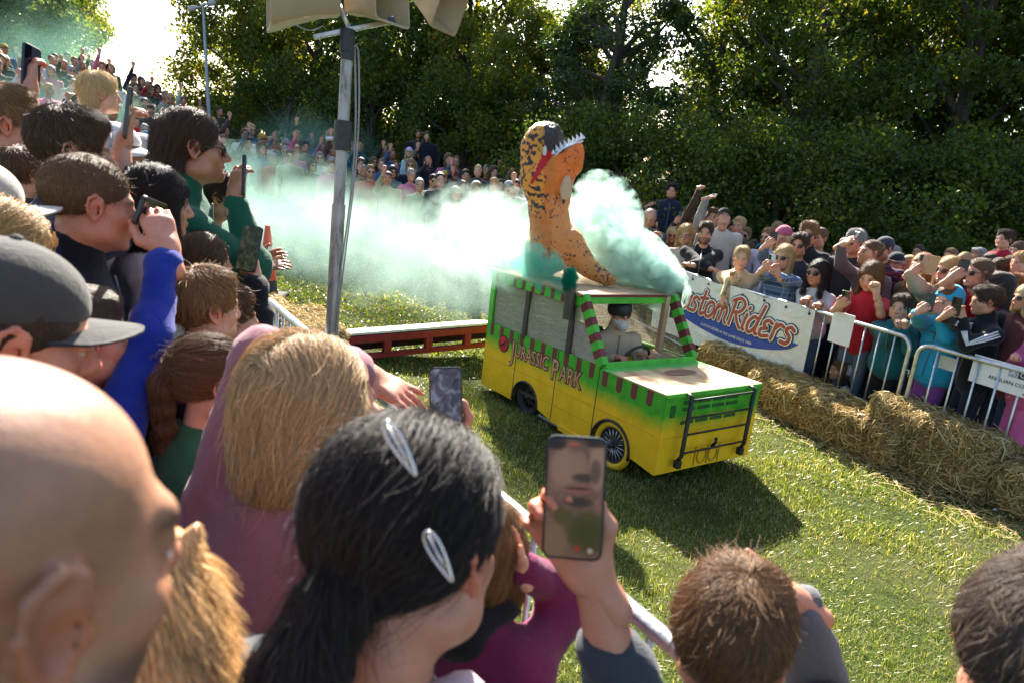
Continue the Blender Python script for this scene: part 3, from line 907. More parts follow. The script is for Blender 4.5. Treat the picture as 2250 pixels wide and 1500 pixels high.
# loose straw under the row
r = np.random.default_rng(5); n = 1100
tpos = r.uniform(-2.2, 2.6, n); sp = np.abs(r.normal(0, .17, n)) - .14
base = onground(1880, 1012)
pp = base[:2] + fence_dir[:2] * tpos[:, None] + fence_n[:2] * sp[:, None]
th = r.uniform(0, 6.28, n); ln = r.uniform(.05, .2, n); w = .0035
dd = np.stack([np.cos(th), np.sin(th), r.normal(0, .12, n)], 1); ss = np.stack([-np.sin(th), np.cos(th), np.zeros(n)], 1) * w
c0 = np.concatenate([pp, (ground_z(pp[:, 0], pp[:, 1]) + .03)[:, None]], 1)
Vs = np.stack([c0 - dd * ln[:, None] / 2 - ss, c0 - dd * ln[:, None] / 2 + ss, c0 + dd * ln[:, None] / 2 + ss, c0 + dd * ln[:, None] / 2 - ss], 1).reshape(-1, 3)
t = r.uniform(size=(n, 1)); C = np.array([.2, .13, .045]) * (1 - t) + np.array([.5, .4, .18]) * t
tag(mobj('loose_straw', np_mesh('loose_straw', Vs, np.arange(n * 4).reshape(-1, 4), [M_STRAW], vcol=np.repeat(C, 4, 0))), 'loose straw scattered on the grass below the bales', 'straw', kind='stuff')

# ---- low wooden ramp, white deck and red frame
rl, rr_ = onground(742, 795), onground(1105, 792)
rdir = rr_ - rl; RL = np.linalg.norm(rdir[:2]); ra = math.atan2(rdir[1], rdir[0])
ramp = thing('wooden_ramp', 'low wooden jump ramp with white deck and red timber frame', 'ramp', tuple(rl), ra)
M_RWOOD = simple('red_timber', (.22, .012, .016), .55, var=.35, scale=9, bump=.3)
M_DECK = simple('white_deck', (.62, .60, .55), .6, var=.2, scale=7, bump=.3)
for i in range(6):
    MB().box((RL * (i + .5) / 6, .30, .195), (RL / 6 - .006, .66, .025), rotM(-.22), .003).build('deck_plank', M_DECK, ramp)
MB().box((RL / 2, .0, .205), (RL, .05, .075), None, .004).build('front_rail', M_RWOOD, ramp)
MB().box((RL / 2, .01, .03), (RL, .05, .05), None, .004).build('front_rail', M_RWOOD, ramp)
MB().box((RL / 2, .30, .085), (RL - .02, .03, .16), None, .004).build('shade_board', simple('opening_shade', (.03, .012, .012), .8), ramp)  # added board, its near-black colour stands in for shade inside the openings
for i in range(5):
    x = .04 + (RL - .08) * i / 4
    MB().box((x, .002, .11), (.08, .06, .115), None, .004).build('post', M_RWOOD, ramp)
    MB().box((x, .31, .155), (.05, .56, .04), rotM(-.22), .004).build('joist', M_RWOOD, ramp)
MB().box((RL * .58, .3, .09), (.4, .03, .04), rotM(0, .3, .3), .003).build('brace', simple('raw_timber', (.35, .25, .14), .7, scale=9), ramp)

# ---- traffic cone
cp = onground(588, 655)
cn = thing('traffic_cone', 'orange traffic cone with white band on the grass by the barrier', 'traffic cone', tuple(cp))
cpx = cp
_ch = 0.92
M_ORANGE = simple('cone_orange', (.62, .055, .02), .5, var=.12); M_CWHITE = simple('cone_white', (.68, .66, .62), .5, var=.1)
rp = lambda z: .030 + .105 * (1 - z / _ch)
MB().box((0, 0, .03), (.42, .42, .06), None, .015).build('base', simple('cone_rubber', (.03, .03, .032), .7), cn)
for a, b, mt, nm in ((.06, .24, simple('cone_rubber', (.03, .03, .032), .7), 'foot_band'), (.24, .40, M_ORANGE, 'orange_band'), (.40, .66, M_CWHITE, 'white_band'), (.66, _ch, M_ORANGE, 'tip')):
    o = MB().lathe([(rp(a), a), (rp(b), b)], 20).build(nm, mt, cn); smooth_angle(o)

# ---- loudspeaker pole
pb = at(727, 770, 3.25); gz = float(ground_z(pb[0], pb[1]))
ptop = at(764, 92, 3.05)
sp_ = thing('loudspeaker_pole', 'grey steel pole carrying beige horn loudspeakers above the crowd', 'loudspeaker pole', (pb[0], pb[1], gz))
lo = np.array([pb[0], pb[1], gz])
base = pb + (pb - ptop) * ((pb[2] - gz) / (ptop[2] - pb[2]))
def mat_pole():
    m = NT('pole_weathered')
    mp = m.n('ShaderNodeMapping', ins={'Scale': (3, 3, .7), 'Vector': m.coord()})
    a = m.noise(10, 7, .75, vec=mp.outputs[0]); b = m.noise(60, 4, .7)
    m.set(color=m.ramp(a, [(.32, (.10, .085, .07)), (.5, (.34, .32, .29)), (.8, (.46, .44, .41))]), rough=.5, metal=.45); m.bump(b, .25, .003)
    return m.m
M_POLE = mat_pole()
pax = (ptop - base); plen = np.linalg.norm(pax); pax /= plen
mid_t = plen * .70
smooth_angle(MB().tube([base - lo, base + pax * mid_t - lo], .031, 16).build('lower_tube', M_POLE, sp_))
smooth_angle(MB().tube([base + pax * (mid_t - .05) - lo, ptop - lo], .026, 16).build('upper_tube', M_POLE, sp_))
jp = min((base + pax * t for t in np.linspace(0, plen, 200)), key=lambda q: abs(proj(q)[1] - 305))
M_CLAMP = simple('clamp_black', (.018, .018, .018), .5, var=.6, scale=40)
smooth_angle(MB().tube([jp - pax * .055 - lo, jp + pax * .075 - lo], .041, 12).build('joint_clamp', M_CLAMP, sp_))
MB().tube([jp - lo, jp - _rt * .075 - lo], [.008, .012], 6).build('clamp_bolt', M_STEEL, sp_, True)
for yy, h in ((92, .05), (125, .014)):
    q = at(763, yy, 3.05); smooth_angle(MB().tube([q - pax * h - lo, q + pax * h - lo], .034 if h > .02 else .0285, 12).build('top_clamp' if h > .02 else 'tape_band', M_CLAMP, sp_))
# cross bar
ca, cb = at(690, 82, 3.02), at(858, 48, 3.12)
ud = (cb - ca) / np.linalg.norm(cb - ca)
Mc = np.stack([ud, np.cross(uz, ud), np.cross(ud, np.cross(uz, ud))], 1)
MB().box((ca + cb) / 2 - lo, (np.linalg.norm(cb - ca), .045, .022), Mc, .003).build('cross_bar', mat_steel('bar_steel', (.5, .5, .5), .45), sp_)
MB().box(cb - lo, (.03, .06, .03), Mc, .003).build('end_cap', M_DARK, sp_)
M_HORN = simple('horn_beige', (.34, .25, .13), .45, var=.08, bump=.05); M_HORNIN = simple('horn_cream', (.60, .52, .34), .5, var=.06)
def horn(c, axis, upv, w0, h0, w1, h1, ln, name):
    axis = axis / np.linalg.norm(axis); sx = np.cross(axis, upv); sx /= np.linalg.norm(sx); sy = np.cross(sx, axis)
    secs = [(0, .35, .35), (.25, .42, .45), (.6, .7, .72), (.92, 1, 1), (1.0, 1.03, 1.03), (1.0, .95, .95), (.55, .6, .62), (.2, .3, .3)]
    V = []; F = []
    for i, (t, a, b) in enumerate(secs):
        hw, hh = w1 / 2 * a, h1 / 2 * b; rc = .18 * min(hw, hh)
        ring = []
        for sxg, syg, a0 in ((1, 1, 0), (-1, 1, 90), (-1, -1, 180), (1, -1, 270)):
            for da in (0, 45, 90):
                an = rad(a0 + da); ring.append((sxg * (hw - rc) + rc * math.cos(an), syg * (hh - rc) + rc * math.sin(an)))
        for x, y in ring: V.append(c + axis * t * ln + sx * x + sy * y)
    n = 12
    for i in range(len(secs) - 1):
        for k in range(n): F.append((i * n + k, i * n + (k + 1) % n, (i + 1) * n + (k + 1) % n, (i + 1) * n + k))
    F.append(tuple(range(n))[::-1]); F.append(tuple(7 * n + k for k in range(n)))
    m = MB(); m.add(np.array(V) - lo, F)
    return smooth_angle(m.build(name, M_HORN, sp_), 30)
horn(at(745, 12, 3.06), -_rt * .96 - _fw * .40 - uz * .04, uz, .12, .12, .34, .26, .30, 'horn')
horn(at(770, 15, 3.12), _rt * .9 - _fw * .50 - uz * .10, uz, .1, .1, .24, .20, .24, 'horn')
horn(at(905, -25, 3.35), _rt * .75 - _fw * .3 - uz * .42, uz, .1, .1, .26, .24, .24, 'horn')
MB().tube([cb - lo, at(880, 0, 3.2) - lo, at(905, -25, 3.35) - lo], .012, 8).build('bracket', M_STEEL, sp_, True)
MB().tube([at(745, 12, 3.06) - lo, at(768, 62, 3.07) - lo], .012, 8).build('bracket', M_STEEL, sp_, True)
for dxp, ph in ((14, 0.0), (24, 1.0)):
    pts = [at(772 + dxp * .4, 100, 3.08)] + [at(775 + dxp * (.3 + .7 * math.sin(math.pi * t)) - 42 * t + 6 * math.sin(5 * t + ph), 110 + 620 * t, 3.07 + .14 * t) for t in np.linspace(0, 1, 14)]
    smooth_angle(MB().tube(np.array(pts) - lo, .0042, 6).build('cable', simple('cable_grey', (.28, .27, .25), .5), sp_))
pts = [at(650 + 60 * t, 55 + 12 * math.sin(3 * t), 2.9 + .15 * t) for t in np.linspace(0, 1, 10)]
MB().tube(np.array(pts) - lo, .003, 6).build('cable', simple('cable_grey', (.3, .3, .3), .5), sp_, True)

# ---- street lamp on the hill
LD = 19.0
lb = at(460, 262, LD); gz = float(ground_z(lb[0], lb[1])); lt = at(446, 12, LD)
lamp = thing('street_lamp', 'tall grey street lamp with two heads in front of the bright tree', 'street lamp', (lb[0], lb[1], gz))
lo2 = np.array([lb[0], lb[1], gz])
MB().tube([np.array([0, 0, 0]), lb - lo2, lt - lo2], [.07, .055, .03], 10).build('post', simple('lamp_grey', (.30, .32, .33), .5), lamp, True)
for (x0, y0, x1, y1) in ((446, 14, 413, 22), (446, 12, 474, 5)):
    a, b = at(x0, y0, LD) - lo2, at(x1, y1, LD) - lo2
    dv = (b - a); L = np.linalg.norm(dv); dv /= L
    MB().tube([a, a + dv * L * .35, a + dv * L * .6, b - dv * .03, b], [.018, .03, .08, .085, .025], 8).build('lamp_head', simple('lamp_head', (.35, .36, .36), .4), lamp, True)
# ================================================================== the cardboard van
VL, VW, HH, HR, LH, LR, XF, XR = 2.252, 1.099, .597, 1.097, .653, 1.0, .462, 1.559
VM = np.array(Matrix.Rotation(rad(-53.27), 3, 'Z') @ Matrix.Rotation(rad(-1.27), 3, 'Y') @ Matrix.Rotation(rad(-2.33), 3, 'X'))
VO = np.array([1.088, 4.454, .128])
van = thing('soapbox_van', 'home-made cardboard soapbox van in green and yellow with dark red stripes', 'soapbox car', tuple(VO))
van.rotation_euler = Matrix(VM.tolist()).to_euler()
def vw(p): return VO + VM @ np.asarray(p, float)
def mat_body():
    m = NT('van_paint')
    geo = m.n('ShaderNodeNewGeometry'); tc = m.coord('Object')
    sep = m.n('ShaderNodeSeparateXYZ'); m.l(tc, sep.inputs[0])
    nz = m.noise(5, 5, .65); fine = m.noise(45, 4, .7)
    h = m.math('ADD', sep.outputs['Z'], m.math('MULTIPLY_ADD', nz, .16, m.math('MULTIPLY', fine, .05)))
    h = m.math('SUBTRACT', h, m.math('MULTIPLY', sep.outputs['X'], -.03))
    grn = m.ramp(m.noise(9, 5, .7), [(.3, (.035, .26, .012)), (.6, (.07, .40, .022)), (.8, (.13, .46, .05))])
    yel = m.ramp(m.noise(7, 5, .7), [(.3, (.74, .40, .006)), (.6, (.85, .50, .010)), (.8, (.86, .58, .06))])
    c = m.mix(m.ramp(h, [(.40, (0, 0, 0)), (.54, (1, 1, 1))]), yel, grn)
    cor = m.n('ShaderNodeTexWave', wave_type='BANDS', bands_direction='X', ins={'Scale': 22, 'Distortion': .3}); m.l(tc, cor.inputs['Vector'])
    m.set(color=c, rough=.62, spec=.3)
    m.bump(m.math('MULTIPLY_ADD', cor.outputs['Fac'], .12, m.noise(3.5, 4, .6)), .35, .03)
    return m.m
M_BODY = mat_body()
M_VGREEN = simple('van_green', (.07, .42, .03), .6, var=.3, scale=8); M_VRED = simple('van_stripe', (.15, .022, .022), .65, var=.2)
def mat_card():
    m = NT('cardboard')
    a = m.noise(5, 5, .6)
    m.set(color=m.ramp(a, [(.3, (.36, .23, .12)), (.7, (.50, .34, .19))]), rough=.85); m.bump(m.noise(4, 4, .6), .4, .03)
    return m.m
M_CARD = mat_card()
M_DTAPE = simple('dark_tape', (.035, .03, .022), .6, var=.3); M_BLACK = simple('matt_black', (.012, .012, .013), .55, var=.3)
def poly_panel(pts, y, th, name, mat, parent=van, axis='y'):
    """extrude a polygon (x,z) by th along y"""
    n = len(pts); p = np.asarray(pts, float)
    V = np.concatenate([np.stack([p[:, 0], np.full(n, y), p[:, 1]], 1), np.stack([p[:, 0], np.full(n, y + th), p[:, 1]], 1)])
    if axis == 'x': V = V[:, [1, 0, 2]]
    F = [tuple(range(n))[::-1], tuple(range(n, 2 * n))] + [(i, (i + 1) % n, n + (i + 1) % n, n + i) for i in range(n)]
    m = MB(); m.add(V, F); return m.build(name, mat, parent)
def arch(xc, r, x0, x1, ztop, z0=0.0):
    a = np.linspace(math.pi, 0, 13)
    return [(x0, z0)] + [(xc + r * math.cos(t), max(z0, .04 + r * math.sin(t))) for t in a] + [(x1, z0), (x1, ztop), (x0, ztop)]
BELT = .615
for y0, th in ((0, .012), (VW - .012, .012)):
    sx = -1 if y0 == 0 else 1
    poly_panel([(-VL, .0), (-1.752, 0), (-1.752, BELT), (-VL, BELT)], y0, th, 'side_panel', M_BODY)
    poly_panel(arch(-XR, .175, -1.748, -1.182, BELT), y0, th, 'side_panel', M_BODY)
    poly_panel([(-1.178, -.01), (-.682, .0), (-.682, BELT), (-1.178, BELT)], y0, th, 'side_panel', M_BODY)
    poly_panel(arch(-XF, .20, -.678, -.006, HH - .004, .0), y0, th, 'side_panel', M_BODY)
    for xc, r_ in ((-XR, .175), (-XF, .20)):
        a = np.linspace(math.pi + .15, -.15, 15)
        MB().tube([(xc + (r_ + .006) * math.cos(t), y0 + th / 2 + sx * .008, .04 + (r_ + .006) * math.sin(t)) for t in a], .012, 6).build('wheel_arch', M_BLACK, van, True)
    # upright posts and roof rail
    ys = y0 + th / 2
    MB().box((-VL + .03, ys, (BELT + HR) / 2), (.06, .02, HR - BELT), None, .002).build('window_post', M_VGREEN, van)
    for xp in (-1.68, -1.08):
        MB().box((xp, ys + .002 * sx, (BELT + HR) / 2 - .02), (.055, .018, HR - BELT + .02), None, .002).build('window_post', M_DTAPE, van)
    MB().box(((-VL - LR) / 2, ys + .008 * sx, HR - .045), (VL - LR + .02, .014, .085), None, .002).build('roof_rail', M_VGREEN, van)
    for i in range(9):
        x = -VL + .10 + i * .135
        MB().box((x, ys + .017 * sx, HR - .045), (.045, .003, .083), rotM(0, 0, 0)).build('stripe', M_VRED, van)
    # awning stripes with rounded ends below the belt line
    for i in range(14):
        x = -VL + .09 + i * .155; w = .058; hb = .12 if i not in (3, 4) else .10
        if x > -.06: break
        zt = BELT if x < -LH else HH - .006
        a = np.linspace(math.pi, 2 * math.pi, 7)
        pts = [(x - w / 2, zt), *[(x + w / 2 * math.cos(t), zt - hb + w / 2 + w / 2 * math.sin(t)) for t in a], (x + w / 2, zt)]
        poly_panel(pts, y0 + th / 2 + sx * .0066, sx * .0015, 'stripe', M_VRED)
    # A-pillar with painted bands
    A0, A1 = np.array([-LH - .03, ys, BELT]), np.array([-LR, ys, HR])
    d_ = A1 - A0; Ld = np.linalg.norm(d_); d_ /= Ld
    Mp = np.stack([np.cross([0, 1, 0], d_), [0, 1, 0], d_], 1)
    for k in range(9):
        c = A0 + d_ * Ld * (k + .5) / 9 + np.array([0, -sx * .02, 0])
        MB().box(c, (.085, .055, Ld / 9 - .0005), Mp, .001).build('pillar_band', M_VRED if k % 2 else M_VGREEN, van)
for xs in (-1.75, -1.18, -.68):
    MB().box((xs, -.0012, BELT / 2), (.007, .002, BELT - .02)).build('panel_seam', M_DTAPE, van)
for zc, x0_, x1_ in ((.285, -2.2, -.05), (.14, -1.34, -.72)):
    MB().box(((x0_ + x1_) / 2, -.0008, zc), (x1_ - x0_, .0012, .0035), rotM(0, .004)).build('crease', simple('crease_yellow', (.45, .26, .01), .7), van)
MB().box((.001, VW / 2, .27), (.0012, VW - .04, .0035)).build('crease', simple('crease_yellow', (.45, .26, .01), .7), van)
# film windows
def mat_film(name='plastic_film', o0=.48, o1=.80):
    m = NT(name)
    mp = m.n('ShaderNodeMapping', ins={'Scale': (2, 2, 14), 'Vector': m.coord()})
    w = m.noise(3, 5, .7, vec=mp.outputs[0], dist=1.5)
    m.set(color=(.80, .71, .57), rough=.25, spec=.6); m.bump(w, .9, .03)
    tl = m.n('ShaderNodeBsdfTranslucent', ins={'Color': (.95, .82, .62, 1)}); tp = m.n('ShaderNodeBsdfTransparent', ins={'Color': (.93, .9, .86, 1)})
    a = m.n('ShaderNodeMixShader', ins={0: .40}); m.l(m.b.outputs[0], a.inputs[1]); m.l(tl.outputs[0], a.inputs[2])
    b = m.n('ShaderNodeMixShader'); m.l(m.ramp(w, [(.35, (o0,) * 3), (.7, (o1,) * 3)]), b.inputs[0]); m.l(a.outputs[0], b.inputs[2]); m.l(tp.outputs[0], b.inputs[1])
    m.l(b.outputs[0], m.out.inputs['Surface'])
    return m.m
M_FILM = mat_film(); M_FILM2 = mat_film('plastic_film_clear', .15, .35)
def film(corners, name='film_window', mat=None):
    c = np.asarray(corners, float); n = 14
    u, v = np.meshgrid(np.linspace(0, 1, n), np.linspace(0, 1, n), indexing='ij'); u, v = u.ravel()[:, None], v.ravel()[:, None]
    P = c[0] * (1 - u) * (1 - v) + c[1] * u * (1 - v) + c[2] * u * v + c[3] * (1 - u) * v
    nn = np.cross(c[1] - c[0], c[3] - c[0]); nn /= np.linalg.norm(nn)
    P = P + nn * (.012 * wobble(P, 7, int(abs(c[0][0]) * 100)) + 0.0015 * np.sin(P[:, 2] * 60 + 4 * np.sin(P[:, 0] * 9)))[:, None]
    k = (np.arange(n - 1)[:, None] * n + np.arange(n - 1)).ravel()
    return mobj(name, np_mesh(name, P, np.stack([k, k + n, k + n + 1, k + 1], 1), [mat or (M_FILM if c[0][1] < .5 else M_FILM2)], True), van)
for y in (.02, VW - .02):
    film([(-VL + .06, y, BELT - .01), (-1.705, y, BELT - .01), (-1.705, y, HR - .09), (-VL + .06, y, HR - .09)])
    film([(-1.655, y, BELT - .01), (-1.105, y, BELT - .01), (-1.105, y, HR - .09), (-1.655, y, HR - .09)])
    film([(-1.055, y, BELT - .01), (-.74, y, BELT - .01), (-.98, y, HR - .10), (-1.055, y, HR - .09)])
# roof, hood, front, back, floor
MB().box(((-VL - LR) / 2 - .01, VW / 2, HR + .006), (VL - LR + .05, VW + .05, .02), None, .004).build('roof', M_CARD, van)
poly_panel([(.0, .02), (VW, .02), (VW, HR - .01), (.0, HR - .01)], -VL - .004, .012, 'back_panel', M_BODY, axis='x')
MB().box((-VL - .03, .12, HR - .05), (.03, .12, .16), None, .004).build('rear_flap', M_VGREEN, van)
MB().box((-VL - .17, .20, HR + .03), (.34, .3, .008), rotM(0, -.08, .1), .002).build('rear_flap', M_CARD, van)
MB().box((-VL - .0, .25, HR + .07), (.016, .34, .14), rotM(0, .15, 0), .002).build('rear_flap', M_DTAPE, van)
MB().box((-1.1, VW / 2, .10), (2.1, VW - .06, .03), None, .003).build('floor_board', M_DTAPE, van)
MB().box((-LR - .006, VW / 2, HR - .03), (.03, VW + .03, .07), None, .003).build('header_band', M_VGREEN, van)
MB().box((-LR + .012, VW / 2, HR + .002), (.012, VW + .04, .022), None, .002).build('header_stripe', M_VRED, van)
def mat_hood():
    m = NT('hood_card')
    tc = m.coord(); sep = m.n('ShaderNodeSeparateXYZ'); m.l(tc, sep.inputs[0])
    st = m.n('ShaderNodeTexWave', wave_type='BANDS', bands_direction='Y', ins={'Scale': 1.15, 'Distortion': 2.0, 'Detail': 3}); m.l(tc, st.inputs['Vector'])
    base = m.ramp(m.noise(5, 5, .6), [(.3, (.46, .32, .15)), (.7, (.62, .46, .24))])
    c = m.mix(m.ramp(st.outputs['Fac'], [(.62, (0, 0, 0)), (.8, (.55,) * 3)]), base, (.35, .13, .08))
    g = m.math('ADD', sep.outputs['X'], m.math('MULTIPLY', m.noise(6, 4, .6), .2))
    c = m.mix(m.ramp(m.math('MULTIPLY', g, -1.0), [(.40, (0, 0, 0)), (.47, (1, 1, 1))]), c, (.07, .40, .06))
    m.set(color=c, rough=.7); m.bump(m.noise(4, 4, .6), .4, .03)
    return m.m
MB().box((-LH / 2, VW / 2, HH), (LH + .01, VW + .012, .014), rotM(0, .004), .003).build('hood', mat_hood(), van)
MB().box((-LH - .03, VW / 2, BELT - .004), (.10, VW - .05, .05), rotM(0, -.25), .004).build('dashboard_band', M_VGREEN, van)
poly_panel([(.004, .0), (VW - .004, .0), (VW - .004, HH - .01), (.004, HH - .01)], -.012, .012, 'front_panel', M_BODY, axis='x')
MB().box((.004, VW / 2, HH - .012), (.014, VW - .004, .03), None, .003).build('front_lip', M_VGREEN, van)
v, f = text_mesh('THE LOST WORLD', .0001) if False else (None, None)
MB().lathe([(.0, 0), (.12, 0), (.12, .002), (0, .002)], 20, (-.40, .60, HH + .009), np.diag([.6, 1.5, 1])).build('hood_patch', simple('hood_patch', (.20, .10, .06), .7, var=.6, scale=25), van)
M_GRILLE = simple('grille_green', (.012, .09, .012), .6, var=.4)
for k, z in enumerate((.525, .475, .375)):
    for i in range(4):
        MB().box((.0035, .26 + i * .165, z), (.006, .135, .026), None, .002).build('grille_slot', M_GRILLE, van)
MB().box((.0035, .09, .47), (.006, .05, .09), None, .002).build('headlight', M_GRILLE, van)
MB().box((.0035, VW - .09, .47), (.006, .05, .09), None, .002).build('headlight', M_GRILLE, van)
# bull bar
bb = bpy.data.objects.new('bull_bar', None); link(bb, van)
for y in (.20, .93):
    MB().tube([(.02, y, HH + .0), (.06, y, HH - .01), (.07, y - .02, .15), (.045, y - .03, .09)], .016, 8).build('upright_bar', M_BLACK, bb, True)
    MB().box((.055, y - .03, .085), (.05, .045, .06), None, .006).build('bar_foot', M_BLACK, bb)
for z, y0, y1 in ((HH - .035, .2, .93), (.43, .195, .925), (.305, .185, .915), (.165, .18, .91)):
    MB().tube([(.065, y0, z), (.068, y1, z + .004)], .008, 6).build('cross_bar', M_BLACK, bb, True)
for y in (.50, .63):
    a = np.linspace(0, 2 * math.pi, 17)[:-1]
    MB().tube([(.006, y + .05 * math.cos(t), .085 + .058 * math.sin(t)) for t in a], .005, 5, closed=True).build('drawn_ring', simple('ring_yellow', (.5, .28, .01), .6), van, True)
for y in (.42, .565, .70):
    MB().box((.005, y, .09), (.006, .006, .15)).build('plate_edge', simple('ring_yellow', (.5, .28, .01), .6), van)
MB().tube([(.03, .565, .155), (.06, .565, .20), (.05, .575, .235)], .012, 6).build('hook', M_BLACK, van, True)
# lettering on both sides and red disc
M_LETT = simple('letter_pink', (.62, .25, .15), .6, var=.15); M_LEDGE = simple('letter_edge', (.10, .02, .012), .6)
def side_text(s, size, x, z, side, tilt=0.0):
    for off, mt, dy, nm in ((.011, M_LEDGE, .0022, 'letter_edge'), (.0, M_LETT, .0042, 'lettering')):
        v, f = text_mesh(s, size, 0, off)
        v = v * np.array([.74, 1, 1])
        sy = -1 if side == 0 else 1
        P = np.stack([x + (v[:, 0] if side == 0 else -v[:, 0]), np.full(len(v), (0 if side == 0 else VW)) + sy * (dy + v[:, 2]), z + v[:, 1] + tilt * v[:, 0]], 1)
        MB().add(P, f).build(nm, mt, van)
for side in (0, 1):
    side_text('J', .25, -1.80 if side == 0 else -.78, .44, side); side_text('URASSIC', .17, -1.53 if side == 0 else -1.05, .455, side)
    side_text('P', .25, -1.20 if side == 0 else -1.38, .43, side); side_text('ARK', .19, -1.00 if side == 0 else -1.60, .43, side)
    y = -.003 if side == 0 else VW + .003
    Mx = rotM(math.pi / 2)
    MB().lathe([(0, 0), (.078, 0), (.078, .003), (0, .003)], 24, (-1.955, y + (.0 if side == 0 else .003), .47), Mx).build('round_badge', simple('badge_black', (.02, .012, .012), .6), van)
    MB().lathe([(0, 0), (.068, 0), (.068, .003), (0, .003)], 24, (-1.955, y - .0025 if side == 0 else y + .0055, .47), Mx).build('round_badge', simple('badge_red', (.55, .012, .02), .5), van)
    yy = y - .0062 if side == 0 else y + .0062
    for pts, w in (([(-.045, -.03), (-.01, -.005), (.02, .02), (.045, .03)], .012), ([(.02, .02), (.035, .0), (.045, -.002)], .008), ([(-.01, -.005), (-.005, -.035), (.01, -.05)], .009), ([(-.045, -.03), (-.055, -.01), (-.05, .015)], .007), ([(.0, .01), (.02, -.015), (.03, -.03)], .006)):
        MB().tube([(-1.955 + p[0], yy, .47 + p[1]) for p in pts], w * .6, 5).build('badge_mark', simple('badge_black', (.02, .012, .012), .6), van)
# smoke canisters
M_CAN = simple('canister_dark', (.05, .042, .03), .45, var=.3)
can_pos = [(-LR - .07, -.055, HR - .06), (-LR - .02, VW + .055, HR - .06)]
for c in can_pos:
    smooth_angle(MB().tube([np.array(c) - (0, 0, .14), np.array(c) + (0, 0, .12)], .042, 14).build('smoke_canister', M_CAN, van))
# interior: seat back and cross timber seen through the windscreen
MB().box((-1.45, .50, .45), (.08, .5, .55), rotM(0, -.15), .02).build('seat_back', M_BLACK, van)
MB().box((-1.0, VW - .10, .82), (.05, .05, .55), None, .003).build('inner_post', M_CARD, van)
MB().box((-.92, VW - .20, .55), (.25, .30, .12), None, .004).build('inner_box', M_CARD, van)
# wheels
def wheel(xc, yc, zc, R_, yellow, wname='wheel'):
    w = bpy.data.objects.new(wname, None); link(w, van); w.location = (xc, yc, zc)
    a = np.linspace(0, 2 * math.pi, 33)[:-1]
    tm = simple('tyre_yellow', (.68, .42, .01), .6, var=.15) if yellow else simple('tyre_black', (.014, .014, .015), .75, var=.2)
    tt_ = .028
    smooth_angle(MB().tube([((R_ - tt_) * math.cos(t), 0, (R_ - tt_) * math.sin(t)) for t in a], tt_, 10, closed=True).build('tyre', tm, w))
    smooth_angle(MB().tube([((R_ - .062) * math.cos(t), 0, (R_ - .062) * math.sin(t)) for t in a], .010, 8, closed=True).build('rim', M_BLACK, w))
    MB().tube([(0, -.035, 0), (0, .035, 0)], .022, 12).build('hub', M_BLACK, w, True)
    ns = 18 if yellow else 9
    sm = MB().tube([(.015, 0, 0), (R_ - .062, 0, 0)], .0035 if yellow else .010, 5); sme = np_mesh('spoke', np.concatenate(sm.v), sm.f, [mat_steel('spoke_steel') if yellow else M_BLACK], True)
    for i in range(ns):
        s_ = mobj('spoke', sme, w); s_.rotation_euler = (0, 2 * math.pi * i / ns, 0)
    if yellow:
        MB().lathe([(0, 0), (R_ - .066, 0), (R_ - .066, .004), (0, .004)], 24, (0, .012 if yc < .5 else -.016, 0), rotM(math.pi / 2)).build('wheel_disc', M_BLACK, w)
def wz(x, y, R_):
    p = vw((x, y, 0)); return (float(ground_z(p[0], p[1])) + R_ - .012 - p[2])
for y in (.035, VW - .035):
    wheel(-XF, y, wz(-XF, y, .195), .195, True)
    wheel(-XR, y + (.02 if y < .5 else -.02), wz(-XR, y, .172), .172, False)
MB().box((-.85, .0, -.02), (.42, .03, .05), rotM(0, .03), .004).build('running_board', M_VRED if False else M_BODY, van)
MB().tube([(-1.36, .03, -.02), (-.70, .03, -.03)], .018, 8).build('chassis_tube', M_STEEL, van, True)
for x in (-XF, -XR):
    MB().tube([(x, .05, .06), (x, VW - .05, .06)], .016, 8).build('axle', M_BLACK, van, True)

# ================================================================== inflatable dinosaur costume riding on the roof
DD = float(proj(vw((-1.62, .42, 1.1)))[2])
S_ = DD / CAM_F
def D(x, y, dd=0.0): return at(x, y, DD + dd)
Rcam = np.stack([_rt, _up, -_fw], 1)
def pe(x, y, rx, ry, rz, dd=0.0, rot=0.0, k=.05, op=1):
    Rr = Rcam @ rotM(0, 0, rad(rot)); return ell(D(x, y, dd), np.array([rx, ry, rz]) * S_, Rr, k, op)
def pc(x0, y0, x1, y1, r0, r1, d0=0.0, d1=0.0, k=.06): return cone(D(x0, y0, d0), D(x1, y1, d1), r0 * S_, r1 * S_, k)
dp = [pe(1216, 540, 58, 58, 52), pc(1214, 525, 1206, 465, 48, 40), pc(1206, 465, 1196, 400, 40, 45), pc(1190, 395, 1182, 330, 47, 38, 0, .02),
      pe(1197, 312, 44, 42, 46, 0, 12), pc(1222, 400, 1250, 350, 34, 32, -.02, -.03), pc(1250, 352, 1262, 330, 31, 20, -.03, -.03), pc(1225, 405, 1235, 432, 30, 20, -.03, -.03),
      pc(1250, 540, 1292, 588, 36, 22, -.05, -.10), pc(1292, 588, 1330, 612, 22, 15, -.10, -.14, .03), pe(1338, 613, 17, 12, 16, -.15, -15, .02),
      pc(1185, 560, 1180, 618, 40, 32, .05, .05), pc(1205, 560, 1130, 585, 40, 16, .15, .45),
      pe(1246, 298, 24, 44, 60, -.06, -38, .03, -1), pe(1214, 308, 26, 32, 34, .04, -10, .02)]
Vd, Fd = sdf_mesh(dp, .0115)
Nd = vnormals(Vd, Fd)
